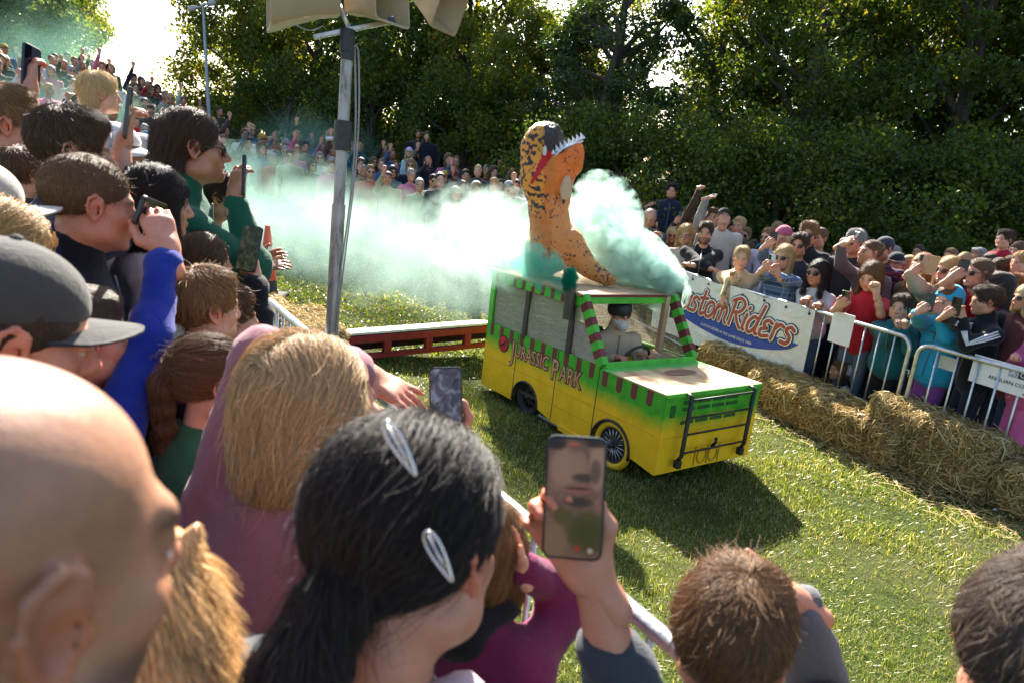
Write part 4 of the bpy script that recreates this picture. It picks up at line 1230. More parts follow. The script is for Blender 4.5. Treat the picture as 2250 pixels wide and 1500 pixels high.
Vd = Vd + Nd * (.008 * wobble(Vd, 16, 3) + .0045 * wobble(Vd, 55, 4, 2) - .006 * np.exp(-(wobble(Vd * np.array([1, 1, .3]), 18, 41, 2) / .06) ** 2))[:, None]
def pxy(V):
    q = V - _o; z = q @ _fw; return 1125 + CAM_F * (q @ _rt) / z, 750 - CAM_F * (q @ _up) / z
ux_, uy_ = pxy(Vd)
Cd = np.tile(np.array([.62, .235, .035]), (len(Vd), 1))
Cd = Cd * (1 + .18 * wobble(Vd, 9, 8))[:, None]
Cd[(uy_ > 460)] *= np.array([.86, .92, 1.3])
Cd[(ux_ > 1225) & (uy_ < 425)] = np.array([.72, .22, .03])
wn1 = wobble(Vd, 42, 21, 4); wn2 = wobble(Vd * np.array([1, 1, .35]), 40, 22, 3); wn3 = wobble(Vd, 80, 23, 3)
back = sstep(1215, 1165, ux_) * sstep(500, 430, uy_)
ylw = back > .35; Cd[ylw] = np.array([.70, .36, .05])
dark = (back > .2) & (wn1 + .25 * back > .34)
dark |= (uy_ > 425) & (uy_ < 480) & (np.abs(wn2) < .055) & (ux_ < 1240)
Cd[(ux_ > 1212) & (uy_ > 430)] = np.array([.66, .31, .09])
dark |= (uy_ > 470) & (np.abs(wobble(Vd * np.array([1, 1, 2.2]), 15, 37, 3)) < .035) & (wobble(Vd, 14, 38) > .05)
dark |= (ux_ > 1235) & (uy_ < 420) & (uy_ > 330) & (np.abs(wn2) < .035)
dark |= (uy_ > 555) & (np.abs(wobble(Vd * np.array([1, 1, .5]), 26, 29, 3)) < .06)
dark |= (back > .1) & (wn3 > .75)
Cd[dark] = np.array([.035, .035, .05])
mouth = (field([pe(1246, 298, 26, 46, 62, -.06, -38)], Vd) < 0.006) | ((ux_ > 1196) & (uy_ < 338) & (uy_ < 372 - .9 * (ux_ - 1196)) & (((Vd - _o) @ _fw) < DD + .06))
Cd[mouth] = np.array([.05, .05, .052])
red = (np.abs((ux_ - 1188) + (uy_ - 368) * .55) < 4 + 9 * (403 - uy_) / 70) & (uy_ > 333) & (uy_ < 403) & (((Vd - _o) @ _fw) < DD)
Cd[red] = np.array([.45, .012, .02])
def mat_costume():
    m = NT('costume_nylon')
    vc = m.n('ShaderNodeVertexColor', layer_name='Col').outputs['Color']
    m.set(color=vc, rough=.42, spec=.4); m.bump(m.noise(14, 6, .7, dist=1.4), .8, .03)
    t = m.n('ShaderNodeBsdfTranslucent'); m.l(m.mix(1.0, vc, (1.3, 1.1, .8), 'MULTIPLY'), t.inputs['Color'])
    mx = m.n('ShaderNodeMixShader', ins={0: .22}); m.l(m.b.outputs[0], mx.inputs[1]); m.l(t.outputs[0], mx.inputs[2]); m.l(mx.outputs[0], m.out.inputs['Surface'])
    return m.m
dorg = D(1216, 620)
dino = thing('dinosaur_costume', 'person in an inflated orange dinosaur costume with open jaws on the van roof', 'costume', tuple(dorg))
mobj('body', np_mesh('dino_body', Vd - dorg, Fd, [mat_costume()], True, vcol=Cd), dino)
M_TOOTH = simple('tooth_white', (.70, .68, .70), .5, var=.05)
def tooth(x, y, dx, dy, w, dd):
    a, b = D(x, y, dd), D(x + dx, y + dy, dd - .01)
    MB().tube([a - dorg, b - dorg], [w * S_, .0008], 6).build('tooth', M_TOOTH, dino)
for i in range(9):
    t = i / 8
    tooth(1207 + 74 * t, 352 - 46 * t ** .62, -4 - 2 * t, -15, 6.5, -.115 + .02 * t)
for i in range(7):
    t = i / 6
    tooth(1197 - 4 * t, 286 + 52 * t, -15, 3, 6, -.13)
MB().tube([D(1203, 276, -.125) - dorg, D(1199, 300, -.15) - dorg, D(1196, 342, -.15) - dorg], [.016, .022, .018], 6).build('upper_gum', M_TOOTH, dino, True)
MB().tube([D(1209, 356, -.10) - dorg, D(1235, 327, -.13) - dorg, D(1281, 310, -.09) - dorg], [.012, .015, .010], 6).build('lower_gum', M_TOOTH, dino, True)
Va, Fa = sdf_mesh([pe(1244, 408, 11, 22, 12, -.17, -8, .02), pc(1243, 420, 1240, 436, 10, 7, -.18, -.22)], .009)
mobj('arm', np_mesh('dino_arm', Va - dorg, Fa, [simple('costume_arm', (.55, .33, .17), .6, var=.1)], True), dino)
MB().tube([D(1240, 432, -.21) - dorg, D(1238, 447, -.24) - dorg], [.03, .008], 8).build('claw', simple('claw_dark', (.03, .03, .04), .5), dino, True)
# ================================================================== people
SKINS = {'f': (.50, .265, .165), 'p': (.56, .32, .215), 't': (.38, .195, .11), 'b': (.25, .12, .065), 'd': (.15, .075, .045), 'r': (.52, .235, .15)}
HAIRC = {'black': (.022, .017, .016), 'dark': (.060, .038, .025), 'brown': (.115, .066, .034), 'light': (.21, .125, .058), 'blond': (.40, .27, .12), 'pale': (.56, .43, .23),
         'ginger': (.28, .11, .035), 'grey': (.26, .25, .24), 'white': (.50, .49, .47)}
def head_prims(sex='m', mouth=0.0, child=False, nose=1.0):
    ch = 1 if child else 0
    jw = .046 - .006 * ch - (.003 if sex == 'f' else 0)
    P = [ell((0, -.014, .036), (.077, .098, .084), k=.02),
         ell((0, .030, -.030), (.063 + .004 * ch, .062, .082 - .008 * ch), k=.03),
         ell((0, .042, -.074), (jw, .046, .038), k=.03),
         ell((0, .083, -.098 + .008 * ch), (.017, .015, .014), k=.022),
         cone((-.034, .080, .020), (.034, .080, .020), .012, k=.018)]
    for s in (-1, 1):
        P += [ell((s * .044, .056, -.026), (.024, .022, .022), k=.022), ell((s * .055, .012, -.070), (.020, .035, .022), k=.03),
              ell((s * .031, .100, .0), (.020, .015, .0125), k=.012, op=-1), ell((s * .031, .0785, -.001), .0128, k=.006),
              cone((s * .045, .084, .006), (s * .018, .0905, .007), .0042, k=.006), cone((s * .044, .083, -.010), (s * .019, .0885, -.009), .0035, k=.005)]
    P += [cone((0, .089, .010), (0, .106 + .006 * nose - .006 * ch, -.030), .0085, .0118, k=.012)]
    for s in (-1, 1): P += [ell((s * .0115, .100, -.036), (.008, .010, .0075), k=.008)]
    zz = -.012 * mouth
    P += [ell((0, .0955, -.0595), (.022, .0095, .0052), k=.007), ell((0, .0940, -.0705 + zz), (.019, .0095, .0062), k=.007)]
    if mouth > 0: P += [ell((0, .098, -.064 + zz * .5), (.024 - .006 * mouth * mouth, .016, .0025 + .0075 * mouth * mouth + .002 * mouth), k=.004, op=-1)]
    else: P += [cone((-.020, .106, -.0648), (.020, .106, -.0648), .0022, k=.004, op=-1)]
    for s in (-1, 1):
        Re = rotM(rad(-8), 0, s * rad(-20))
        P += [ell((s * .0785, -.006, -.004), (.0065, .020, .030), Re, k=.006), ell((s * .0870, -.002, -.008), (.0075, .011, .016), Re, k=.004, op=-1)]
        cv = [(.011, .006), (.009, .022), (-.006, .031), (-.021, .022), (-.025, .004), (-.018, -.016), (-.006, -.031)]
        ep = [np.array([s * (.0805 + .22 * (.010 - y_)), y_, z_]) for y_, z_ in cv]
        P += [cone(a_, b_, .0042, k=.0035) for a_, b_ in zip(ep[:-1], ep[1:])] + [ell((s * .0825, -.003, -.031), (.0055, .008, .009), k=.005), ell((s * .082, .011, -.010), (.004, .004, .006), k=.004)]
    nr = .056 if sex == 'm' else .047
    if child: nr = .044
    P += [cone((0, -.020, -.070), (0, -.026, -.115), nr, nr, k=.03)]
    return P
_hcache = {}
def head_raw(sex, mouth, child, vox):
    key = (sex, mouth, child, vox)
    if key not in _hcache:
        V, F = sdf_mesh(head_prims(sex, mouth, child), vox)
        _hcache[key] = (V, F, vnormals(V, F))
    return _hcache[key]
def g2(x, s): return np.exp(-(x / s) ** 2)
def head_paint(V, N, skin, hairc, beard=0.0, buzz=0.0, lipc=None, mouth=0.0, browk=.8):
    skin = np.asarray(skin); hairc = np.asarray(hairc)
    x, y, z = V[:, 0], V[:, 1], V[:, 2]
    C = np.tile(skin, (len(V), 1))
    C *= (1 + .10 * wobble(V, 40, 5))[:, None]
    def blend(mask, c):
        nonlocal C
        m_ = np.clip(mask, 0, 1)[:, None]; C = C * (1 - m_) + np.asarray(c) * m_
    ax = np.abs(x)
    front = y > .045
    blend(.40 * g2(ax - .045, .026) * g2(z + .035, .028) * front, skin * np.array([1.12, .68, .62]))
    blend(.45 * g2(ax, .016) * g2(z + .03, .02) * (y > .09), skin * np.array([1.1, .70, .65]))
    blend(.55 * (ax > .074) * g2(z + .008, .045) * (np.abs(y + .005) < .035), skin * np.array([1.15, .60, .52]))
    blend(.35 * g2(ax - .031, .026) * g2(z + .003, .018) * (y > .06), skin * np.array([.72, .58, .55]))
    lip = g2(x, .021) * np.maximum(g2(z + .0595, .0065), g2(z + .0705 + .012 * mouth, .0075)) * (y > .086)
    blend(.75 * lip, lipc if lipc is not None else skin * np.array([.95, .48, .46]))
    if mouth > 0:
        mi = field([ell((0, .098, -.064 - .006 * mouth), (.0255 - .006 * mouth * mouth, .017, .0035 + .008 * mouth * mouth + .002 * mouth))], V) < .001
        blend(1.6 * mi, (.05, .012, .012)); blend(1.0 * (mi & (z > -.0655 - .004 * mouth) & (np.abs(x) < .019)), (.62, .58, .52))
    else: blend(.8 * g2(x, .021) * g2(z + .0648, .0022) * (y > .085), skin * .25)
    if buzz > 0:
        line = .058 - .0 * ax
        top = sstep(-.012, .012, np.maximum(z - .050 + .55 * (y - .05), -.6 * (y - .012) + .55 * z + .004)) * sstep(-.075, -.04, z) * sstep(.07, .045, y - .25 * (z - .05))
        blend(buzz * top * (.85 + .3 * wobble(V, 90, 3)), hairc)
    if beard > 0:
        bm = sstep(-.030, -.055, z + .30 * np.maximum(.03 - y, 0)) * sstep(-.010, .025, y) + .9 * g2(x, .03) * g2(z + .048, .009) * (y > .08)
        bm *= 1 - .9 * lip
        blend(beard * np.clip(bm, 0, 1) * (z > -.125), hairc * 1.15)
    br = sstep(.010, .018, ax) * sstep(.056, .046, ax) * g2(z - .021 + .10 * np.maximum(ax - .035, 0), .0065) * (y > .055)
    blend(browk * br, hairc * .8)
    for s in (-1, 1):
        c = np.array([s * .031, .0785, -.001]); dd = V - c; L = np.linalg.norm(dd, axis=1)
        e = (L < .0152) & (dd[:, 1] > .003) & (np.abs(dd[:, 2]) < .0072)
        C[e] = (.50, .46, .43)
        ir = e & (np.hypot(dd[:, 0], dd[:, 2]) < .0062)
        C[ir] = (.045, .028, .018)
        lash = (L < .0175) & (dd[:, 1] > 0) & (dd[:, 2] > .0062) & (dd[:, 2] < .0100)
        C[lash] = C[lash] * .30
    return np.clip(C, .002, 1)
# ---- hair shapes
def face_cut(k=.012): return [ell((0, .118, -.030), (.077, .078, .118), k=k, op=-1)]
def hair_prims(style):
    cap = lambda g, zc=.038: [ell((0, -.018, zc), (.078 + g * .8, .100 + g * .8, .085 + g), k=.01)]
    under = [bx((0, .035, -.118), (.2, .115, .105), rotM(rad(24)), 0, .012, -1)]
    if style == 'short': return cap(.011, .042) + [ell((0, .038, .100), (.056, .048, .026), rotM(rad(-10)), k=.03)] + under + face_cut()
    if style == 'crop': return cap(.005) + under + [ell((0, .118, -.035), (.078, .075, .098), k=.008, op=-1)]
    if style == 'quiff': return cap(.006, .039) + [ell((0, .052, .104), (.052, .048, .028), rotM(rad(-10)), k=.03), ell((0, .0, .108), (.058, .066, .026), k=.03)] + under + face_cut()
    if style == 'curly': return cap(.019, .046) + [ell((s * .04, .055, .105), .036, k=.02) for s in (-1, 0, 1)] + under + face_cut()
    if style == 'balding': return cap(.006) + under + [ell((0, .05, .09), (.075, .115, .07), k=.01, op=-1)] + face_cut()
    if style == 'long':
        return cap(.016) + [ell((0, -.045, -.075), (.090, .070, .17), k=.05)] + [cone((s * .076, .022, .03), (s * .082, .045, -.20), .022, .028, k=.03) for s in (-1, 1)] + [ell((0, .122, -.055), (.060, .075, .115), k=.014, op=-1), bx((0, .03, -.22), (.055, .07, .15), None, .02, .02, -1)]
    if style == 'bob':
        return cap(.016) + [ell((0, -.03, -.045), (.092, .082, .125), k=.04)] + [cone((s * .078, .025, .02), (s * .080, .035, -.13), .024, .022, k=.03) for s in (-1, 1)] + [ell((0, .122, -.05), (.062, .075, .105), k=.014, op=-1), bx((0, .05, -.20), (.055, .09, .09), None, .02, .02, -1)]
    if style == 'pulled': return cap(.009) + under + face_cut() + [ell((0, -.080, -.045), (.072, .050, .10), k=.03), cone((0, -.085, -.10), (.0, -.085, -.25), .058, .035, k=.04)]
    if style in ('tail', 'bun', 'braid'):
        P = cap(.010) + under + face_cut()
        if style == 'tail': P += [ell((0, -.112, -.035), (.020, .022, .020), k=.015), cone((0, -.125, -.042), (0, -.150, -.090), .026, .032, k=.02), cone((0, -.150, -.090), (0, -.140, -.150), .032, .010, k=.02)]
        if style == 'bun': P += [ell((0, -.10, .10), (.045, .045, .04), k=.015)]
        if style == 'braid': P += [cone((.0, -.10, .055), (-.01, -.135, .0), .02, .028, k=.012)] + [ell((.010 * (-1) ** i - .01, -.135 + .005 * i, -.02 - .028 * i), (.024, .022, .024), k=.010) for i in range(8)]
        return P
    if style == 'toddler': return cap(.012, .044) + [ell((0, -.05, -.03), (.075, .062, .075), k=.03)] + face_cut()
    return cap(.008) + under + face_cut()
_haircache = {}
def hair_raw(style, vox, seed):
    key = (style, vox, seed)
    if key not in _haircache:
        V, F = sdf_mesh(hair_prims(style), vox)
        N = vnormals(V, F)
        amp = {'curly': .009, 'toddler': .007, 'short': .0055, 'quiff': .006, 'crop': .0015, 'balding': .0015}.get(style, .0045)
        sc = np.array([1, 1, .3]) if style in ('long', 'bob', 'tail', 'bun', 'pulled') else np.array([1, .55, 1])
        fr = 95 if style != 'curly' else 130
        V = V + N * (amp * wobble(V * sc, fr, seed + 3, 2) + amp * .5 * wobble(V, 30, seed))[:, None]
        _haircache[key] = (V, F)
    return _haircache[key]
# ---- hands; wrist at origin, fingers +y, palm towards -z, thumb on -x for a right hand
def hand_prims(pose):
    fx = {'grip': (18, 58, 42), 'open': (6, 10, 8), 'relax': (25, 35, 22), 'fist': (75, 85, 50), 'rail': (45, 60, 35)}[pose]
    P = []
    base = [(-.030, .088, .064), (-.010, .094, .072), (.010, .091, .068), (.028, .083, .054)]
    for i, (bx_, by, ln) in enumerate(base):
        P.append(cone((bx_ * .55, .012, -.004), (bx_, by, 0), .0155, .0115, k=.014))
        p = np.array([bx_, by, 0.0]); a = 0.0; seg = (ln * .48, ln * .29, ln * .23 + .004); rr = (.0095, .0085, .0078, .0066)
        spread = (-.16, -.04, .06, .17)[i] * (1.0 if pose == 'open' else .45)
        jit = (0, 4, 2, -6)[i]
        for s_, f_ in enumerate(fx):
            a += rad(f_ + jit)
            q = p + seg[s_] * np.array([math.sin(spread) * math.cos(a), math.cos(spread) * math.cos(a), -math.sin(a)])
            P.append(cone(p, q, rr[s_] * (1 if i < 3 else .88), rr[s_ + 1] * (1 if i < 3 else .88), k=.005)); p = q
    th = {'grip': [(-.022, .022, -.010), (-.052, .050, -.018), (-.056, .085, -.022), (-.046, .108, -.024)], 'open': [(-.022, .022, -.006), (-.056, .050, -.008), (-.078, .078, -.010), (-.090, .100, -.010)],
          'fist': [(-.022, .022, -.012), (-.045, .052, -.030), (-.030, .075, -.042), (-.008, .080, -.045)]}.get(pose, [(-.022, .022, -.010), (-.050, .050, -.020), (-.058, .080, -.030), (-.052, .100, -.036)])
    for a, b, r0, r1 in zip(th[:-1], th[1:], (.0165, .0115, .0100), (.0118, .0100, .0082)): P.append(cone(a, b, r0, r1, k=.010))
    P.append(cone((0, -.05, 0), (0, .02, -.002), .0255, .026, k=.02))
    return P
_handcache = {}
def hand_raw(pose, vox):
    if (pose, vox) not in _handcache:
        V, F = sdf_mesh(hand_prims(pose), vox); N = vnormals(V, F); _handcache[(pose, vox)] = (V, F, N)
    return _handcache[(pose, vox)]
def frame(y, z):
    y = y / np.linalg.norm(y); z = z - y * (z @ y); z = z / np.linalg.norm(z); x = np.cross(y, z)
    return np.stack([x, y, z], 1)
def ik(S, Wt, l1, l2, hint):
    d = Wt - S; L = np.linalg.norm(d)
    if L > (l1 + l2) * .998: k = L / ((l1 + l2) * .998); l1 *= k; l2 *= k
    a = (l1 * l1 - l2 * l2 + L * L) / (2 * L); h = math.sqrt(max(l1 * l1 - a * a, 1e-6))
    u = d / L; hv = hint - u * (hint @ u); hv /= np.linalg.norm(hv) + 1e-9
    return S + u * a + hv * h
M_PHONEB = simple('phone_black', (.010, .010, .012), .22, var=.2); M_LENS = simple('lens_glass', (.004, .004, .008), .05)
def mat_screen(name, stops, glow=.0):
    m = NT(name)
    nz = m.noise(38, 4, .55, dist=1.0)
    c = m.ramp(nz, stops)
    m.set(color=(.01, .01, .01), rough=.12, spec=.08)
    m.l(c, m.b.inputs['Emission Color']); m.b.inputs['Emission Strength'].default_value = glow
    return m.m
M_SCREEN = mat_screen('phone_screen', [(.3, (.02, .03, .025)), (.55, (.10, .12, .07)), (.75, (.28, .30, .22))], .07)
M_SCREEN2 = mat_screen('phone_screen_trees', [(.3, (.015, .02, .035)), (.5, (.09, .10, .15)), (.62, (.22, .24, .34)), (.8, (.5, .5, .58))], .14)
def mat_screen_face():
    m = NT('phone_screen_face')
    tc = m.coord('Object'); sep = m.n('ShaderNodeSeparateXYZ'); m.l(tc, sep.inputs[0])
    def blob(x, y, rx, ry, soft=.5):
        a = m.math('POWER', m.math('DIVIDE', m.math('SUBTRACT', sep.outputs['X'], x), rx), 2.0); b = m.math('POWER', m.math('DIVIDE', m.math('SUBTRACT', sep.outputs['Y'], y), ry), 2.0)
        return m.ramp(m.math('ADD', a, b), [(0, (1, 1, 1)), (soft, (.8, .8, .8)), (1, (0, 0, 0))])
    nz = m.noise(55, 5, .6, dist=.8)
    c = m.ramp(nz, [(.3, (.13, .075, .055)), (.6, (.23, .135, .105)), (.8, (.33, .20, .16))])
    c = m.mix(blob(-.014, .036, .020, .030), c, (.36, .22, .17)); c = m.mix(blob(.026, .040, .012, .034), c, (.40, .25, .20))
    c = m.mix(blob(.004, .040, .012, .020), c, (.34, .20, .15)); c = m.mix(blob(.010, .026, .017, .006), c, (.07, .045, .042)); c = m.mix(blob(.024, .034, .008, .018), c, (.14, .085, .07))
    c = m.mix(blob(-.026, .066, .016, .010), c, (.03, .02, .018)); c = m.mix(blob(.022, .068, .016, .006), c, (.04, .026, .022))
    c = m.mix(blob(.004, .012, .024, .008), c, (.30, .13, .11)); c = m.mix(blob(.004, .0125, .020, .0020), c, (.07, .03, .028)); c = m.mix(blob(.006, -.004, .020, .0075), c, (.055, .04, .036))
    c = m.mix(blob(.018, -.040, .030, .030), c, (.065, .070, .018)); c = m.mix(blob(-.024, -.055, .020, .030), c, (.25, .16, .10)); c = m.mix(blob(-.012, -.022, .014, .012), c, (.10, .09, .03))
    c = m.mix(blob(-.004, .066, .009, .0025), c, (.5, .12, .06))
    c = m.mix(blob(.006, -.060, .0035, .0035), c, (.5, .03, .02)); c = m.mix(blob(.022, -.062, .004, .004), c, (.5, .42, .42))
    m.set(color=(.01, .01, .01), rough=.15, spec=.08); m.l(c, m.b.inputs['Emission Color']); m.b.inputs['Emission Strength'].default_value = .10
    return m.m
M_DARKSCREEN = simple('phone_screen_off', (.012, .013, .016), .12, var=.2)
_phone_me = {}
def phone(center, up, screen_n, label, case=(.012, .012, .014), size=(.073, .150, .0105), screen=M_SCREEN, wallet=False, group=None):
    R = frame(up, screen_n)         # local y long axis, z screen normal
    o = thing('phone', label, 'phone', tuple(center), 0, group)
    o.rotation_mode = 'QUATERNION'; o.rotation_quaternion = Matrix(R.tolist()).to_quaternion()
    w, h, d_ = size
    key = (size, screen.name)
    if key not in _phone_me:
        def rbox(w, h, d, r, z0):
            ring = []
            for sx, sy, a0 in ((1, 1, 0), (-1, 1, 90), (-1, -1, 180), (1, -1, 270)):
                for da in (0, 30, 60, 90): a = rad(a0 + da); ring.append((sx * (w / 2 - r) + r * math.cos(a), sy * (h / 2 - r) + r * math.sin(a)))
            n = len(ring); e = min(.002, d * .3)
            V = [(x, y, z0 + z) for z, s_ in ((-d / 2, 1 - e / w * 2), (-d / 2 + e, 1), (d / 2 - e, 1), (d / 2, 1 - e / w * 2)) for x, y in [(p[0] * s_, p[1] * s_) for p in ring]]
            F = [tuple(range(n))[::-1], tuple(3 * n + k for k in range(n))] + [(i * n + k, i * n + (k + 1) % n, (i + 1) * n + (k + 1) % n, (i + 1) * n + k) for i in range(3) for k in range(n)]
            return V, F
        v, f = rbox(w, h, d_, .011, 0); v2, f2 = rbox(w - .007, h - .007, .0012, .008, d_ / 2 + .0004)
        mp = NT('phone_case'); oc = mp.n('ShaderNodeObjectInfo').outputs['Color']; mp.set(color=oc, rough=.32)
        mm = _phone_me.get('casemat') or mp.m; _phone_me['casemat'] = mm
        lz = MB()
        for y in (.055, .033): lz.lathe([(.0085, 0), (.0085, .0025), (0, .0025)], 12, (.020 - .0, y * h / .15, -d_ / 2), rotM(math.pi))
        lz.box((.02, .044 * h / .15, -d_ / 2 - .0005), (.026, .05, .002))
        _phone_me[key] = (np_mesh('case', v, f, [mm]), np_mesh('screen', v2, f2, [screen]), np_mesh('camera_lens', np.concatenate(lz.v), lz.f, [M_LENS]))
    a, b, c = _phone_me[key]
    mobj('case', a, o, color=case); mobj('screen', b, o); mobj('camera_lens', c, o)
    if wallet:
        MB().box((-w * .55 - w * .5, 0, -d_ / 2), (w, h * 1.02, .004), None, .001).build('cover_flap', simple('wallet_tan', (.42, .22, .10), .6), o)
    return o

RES = {'far': (.0135, .020, .040, .05), 'mid': (.0098, .0088, .027, .045), 'hero': (.0060, .0080, .019, .05), 'macro': (.0047, .0062, .016, .05)}   # head, hand, cloth, legs
_people_n = 0
def xf(V, R, t, s=1.0): return (V * s) @ R.T + t
def person(label, hc, hs, face, stature=None, sex='m', skin='f', hair='short', hairc='brown', top=(.02, .02, .025), legs=(.03, .035, .05), res='mid', body_yaw=None, pitch=0.0, roll=0.0,
           hands=(), sleeve='long', mouth=0.0, child=False, beard=0.0, buzz=0.0, glasses=None, cap=None, capc=(.02, .02, .02), brim_yaw=0.0, hood=None, collar=None, bulk=1.0, lean=0.0, seated=False, group=None,
           strands=0, bust=0.0, cloth=None, name='person', feet=True, seed=None, neck_f=0.0, brim_drop=.0, lipc=None, strand_r=.0006, noleg=False, shoulders=None, ptie=None, hoodc=None, zip_=False):
    """hc: head centre in the world, hs: head height / 0.23, face: world yaw the face looks to (deg, 0=+Y, 90=+X)"""
    global _people_n
    _people_n += 1
    seed = _people_n if seed is None else seed
    vh, vhand, vc, vl = RES[res]
    hc = np.asarray(hc, float)
    gz_ = float(ground_z(hc[0], hc[1]))
    if stature is None: stature = hc[2] + .115 * hs - gz_
    k = np.clip(stature / 1.72, .55, 1.12) if not seated else hs
    if child: k = min(k, .86)
    by = face if body_yaw is None else body_yaw
    Rb = rotM(0, 0, rad(-by)); Rh = rotM(0, 0, rad(-face)) @ rotM(rad(pitch), 0, 0) @ rotM(0, rad(roll), 0)
    root = np.array([hc[0], hc[1], gz_])
    o = thing(name, label, 'person', tuple(root), 0, group)
    L = lambda p: p - root                       # world -> thing space (thing is unrotated)
    fwd, rgt, upv = Rb @ np.array([0, 1., 0]), Rb @ np.array([1., 0, 0]), np.array([0, 0, 1.])
    skn = np.array(SKINS[skin]) if isinstance(skin, str) else np.array(skin)
    hcl = np.array(HAIRC[hairc]) if isinstance(hairc, str) else np.array(hairc)
    # --- joints
    nb = hc - fwd * (.040 * hs + neck_f) + upv * (-.158 * hs)                # neck base
    lf = lean
    sh_w = (.205 if sex == 'm' else .180) * k * (1 if shoulders is None else shoulders)
    shc = nb - upv * .095 * k - fwd * .01
    chest = nb - upv * .20 * k - fwd * (.02 + .25 * lf)
    waist = nb - upv * .43 * k - fwd * (.02 + .60 * lf)
    hipz = hc[2] - .62 * hs if noleg else (gz_ + .50 * stature) if not seated else hc[2] - .80 * hs
    hip = np.array([nb[0], nb[1], hipz]) - fwd * (.02 + .85 * lf)
    Sh = {s: shc + rgt * s * sh_w for s in (-1, 1)}
    B = bulk
    tp = [ell(chest, np.array([.165, .105, .19]) * k * B, Rb, k=.07), ell(waist, np.array([.150, .105, .17]) * k * B, Rb, k=.09), ell(hip, np.array([.165, .115, .14]) * k * B, Rb, k=.09),
          cone(Sh[-1], Sh[1], .062 * k * B, k=.06), cone(nb - upv * .06, nb - upv * .005, .075 * k, .058 * hs, k=.06)]
    if bust: tp += [ell(chest + fwd * .075 * k + rgt * s * .065 * k + upv * .01, np.array([.062, .055, .06]) * k * bust, Rb, k=.04) for s in (-1, 1)]
    if collar == 'hood' : tp += [cone(nb + rgt * s * .06 * k + upv * .02, nb - fwd * .085 * k - upv * .02, .034 * k, .05 * k, k=.03) for s in (-1, 1)]
    if collar == 'high': tp += [cone(nb - upv * .02, nb + upv * .045 * hs, .066 * hs, .064 * hs, k=.02)]
    # --- arms
    skin_parts = []
    used = {h['side'] for h in hands}
    allh = list(hands) + [dict(side=s, pose='relax', down=True) for s in (-1, 1) if s not in used]
    l1, l2 = .275 * k, .245 * k
    fcs = []; arms_ = []
    for h in allh:
        s = h['side']
        if h.get('down'):
            Wt = Sh[s] + rgt * s * .06 * k - upv * .50 * k + fwd * .05
            yv = -upv + fwd * .15; zv = rgt * s
            hint = -fwd + rgt * s * .3
        else:
            Wt = np.asarray(h['w'], float); yv = np.asarray(h.get('y', upv), float); zv = np.asarray(h.get('z', fwd), float)
            hint = np.asarray(h.get('hint', -upv * 1.0 + rgt * s * .35 - fwd * .1), float)
        E = ik(Sh[s], Wt, l1, l2, hint) if 'E' not in h else np.asarray(h['E'], float)
        sl = h.get('sleeve', sleeve); arms_.append((Sh[s], E, Wt))
        ra = .064 * k * B
        if sl != 'none':
            tp += [cone(Sh[s], Sh[s] * .15 + E * .85 if sl == 'short' else E, ra * .96, ra * .95 if sl == 'short' else ra * .86, k=.035)]
            if sl == 'long': cf = h.get('cuff', .92); tp += [cone(E, E * (1 - cf) + Wt * cf, ra * .86, ra * .64, k=.03)]
            if sl == 'roll': tp += [cone(E, E * .5 + Wt * .5, ra * .86, ra * .78, k=.03)]
        hsx = hs * h.get('hs', 1.0) * (.96 if sex == 'f' else 1.02) * (.86 if child else 1)
        if sl in ('short', 'none', 'roll'):
            skin_parts.append(('arm', [cone(Sh[s] * .4 + E * .6, E, .045 * k, .040 * k, k=.02), cone(E, E * .55 + Wt * .45, .040 * k, .038 * k, k=.02), cone(E * .55 + Wt * .45, Wt, .038 * k, .025 * hsx, k=.02)]))
        Rw = frame(yv, zv)
        Vx, Fx, Nx = hand_raw(h.get('pose', 'relax'), vhand)
        Vm = Vx * np.array([1.0 if s > 0 else -1.0, 1, 1]); Fm = Fx if s > 0 else Fx[:, ::-1]
        fcs.append((xf(Vm, Rw, Wt, hsx), Fm, np.tile(skn * (1.0), (len(Vm), 1)) * (1 + .10 * wobble(Vm, 60, 2))[:, None] * np.where((Vm[:, 1:2] > .1), np.array([[1.06, .86, .82]]), 1.0)))
    # --- skin mesh: head + neck + hands + bare arms, joined through a slim body under the clothes
    inner = [cone(nb + upv * .02, chest, .05 * k, .085 * k, k=.05), cone(chest, hip, .085 * k, .085 * k, k=.05), cone(Sh[-1], Sh[1], .036 * k, k=.04)]
    for (S0, E0, W0) in arms_: inner += [cone(S0, E0, .034 * k, .030 * k, k=.02), cone(E0, W0, .030 * k, .020 * hs, k=.02)]
    skin_parts.append(('core', inner))
    nrad = (.055 if sex == 'm' else .047) * hs * (.86 if child else 1)
    skin_parts.append(('arm', [cone(hc + Rh @ np.array([0, -.022, -.085]) * hs, nb - upv * .05, nrad, nrad * 1.15, k=.02)]))
    Vh, Fh, Nh = head_raw(sex, mouth, child, vh)
    Ch = head_paint(Vh, Nh, skn, hcl, beard, buzz, lipc, mouth)
    VV = [xf(Vh, Rh, hc, hs)]; FF = [Fh]; CC = [Ch]; n0 = len(Vh)
    for V_, F_, C_ in fcs: VV.append(V_); FF.append(F_ + n0); CC.append(C_); n0 += len(V_)
    for _, pr in skin_parts:
        V_, F_ = sdf_mesh(pr, max(vhand * 1.6, .011) if _ == 'arm' else max(vc * 1.5, .034)); VV.append(V_); FF.append(F_ + n0); CC.append(np.tile(skn, (len(V_), 1))); n0 += len(V_)
    body = mobj('body', np_mesh('body', L(np.concatenate(VV)), np.concatenate(FF), [M_SKIN], True, vcol=np.concatenate(CC)), o)
    # --- clothes
    Vt, Ft = sdf_mesh(tp, vc * max(k, .8))
    Nt_ = vnormals(Vt, Ft)
    q = (Vt - root)
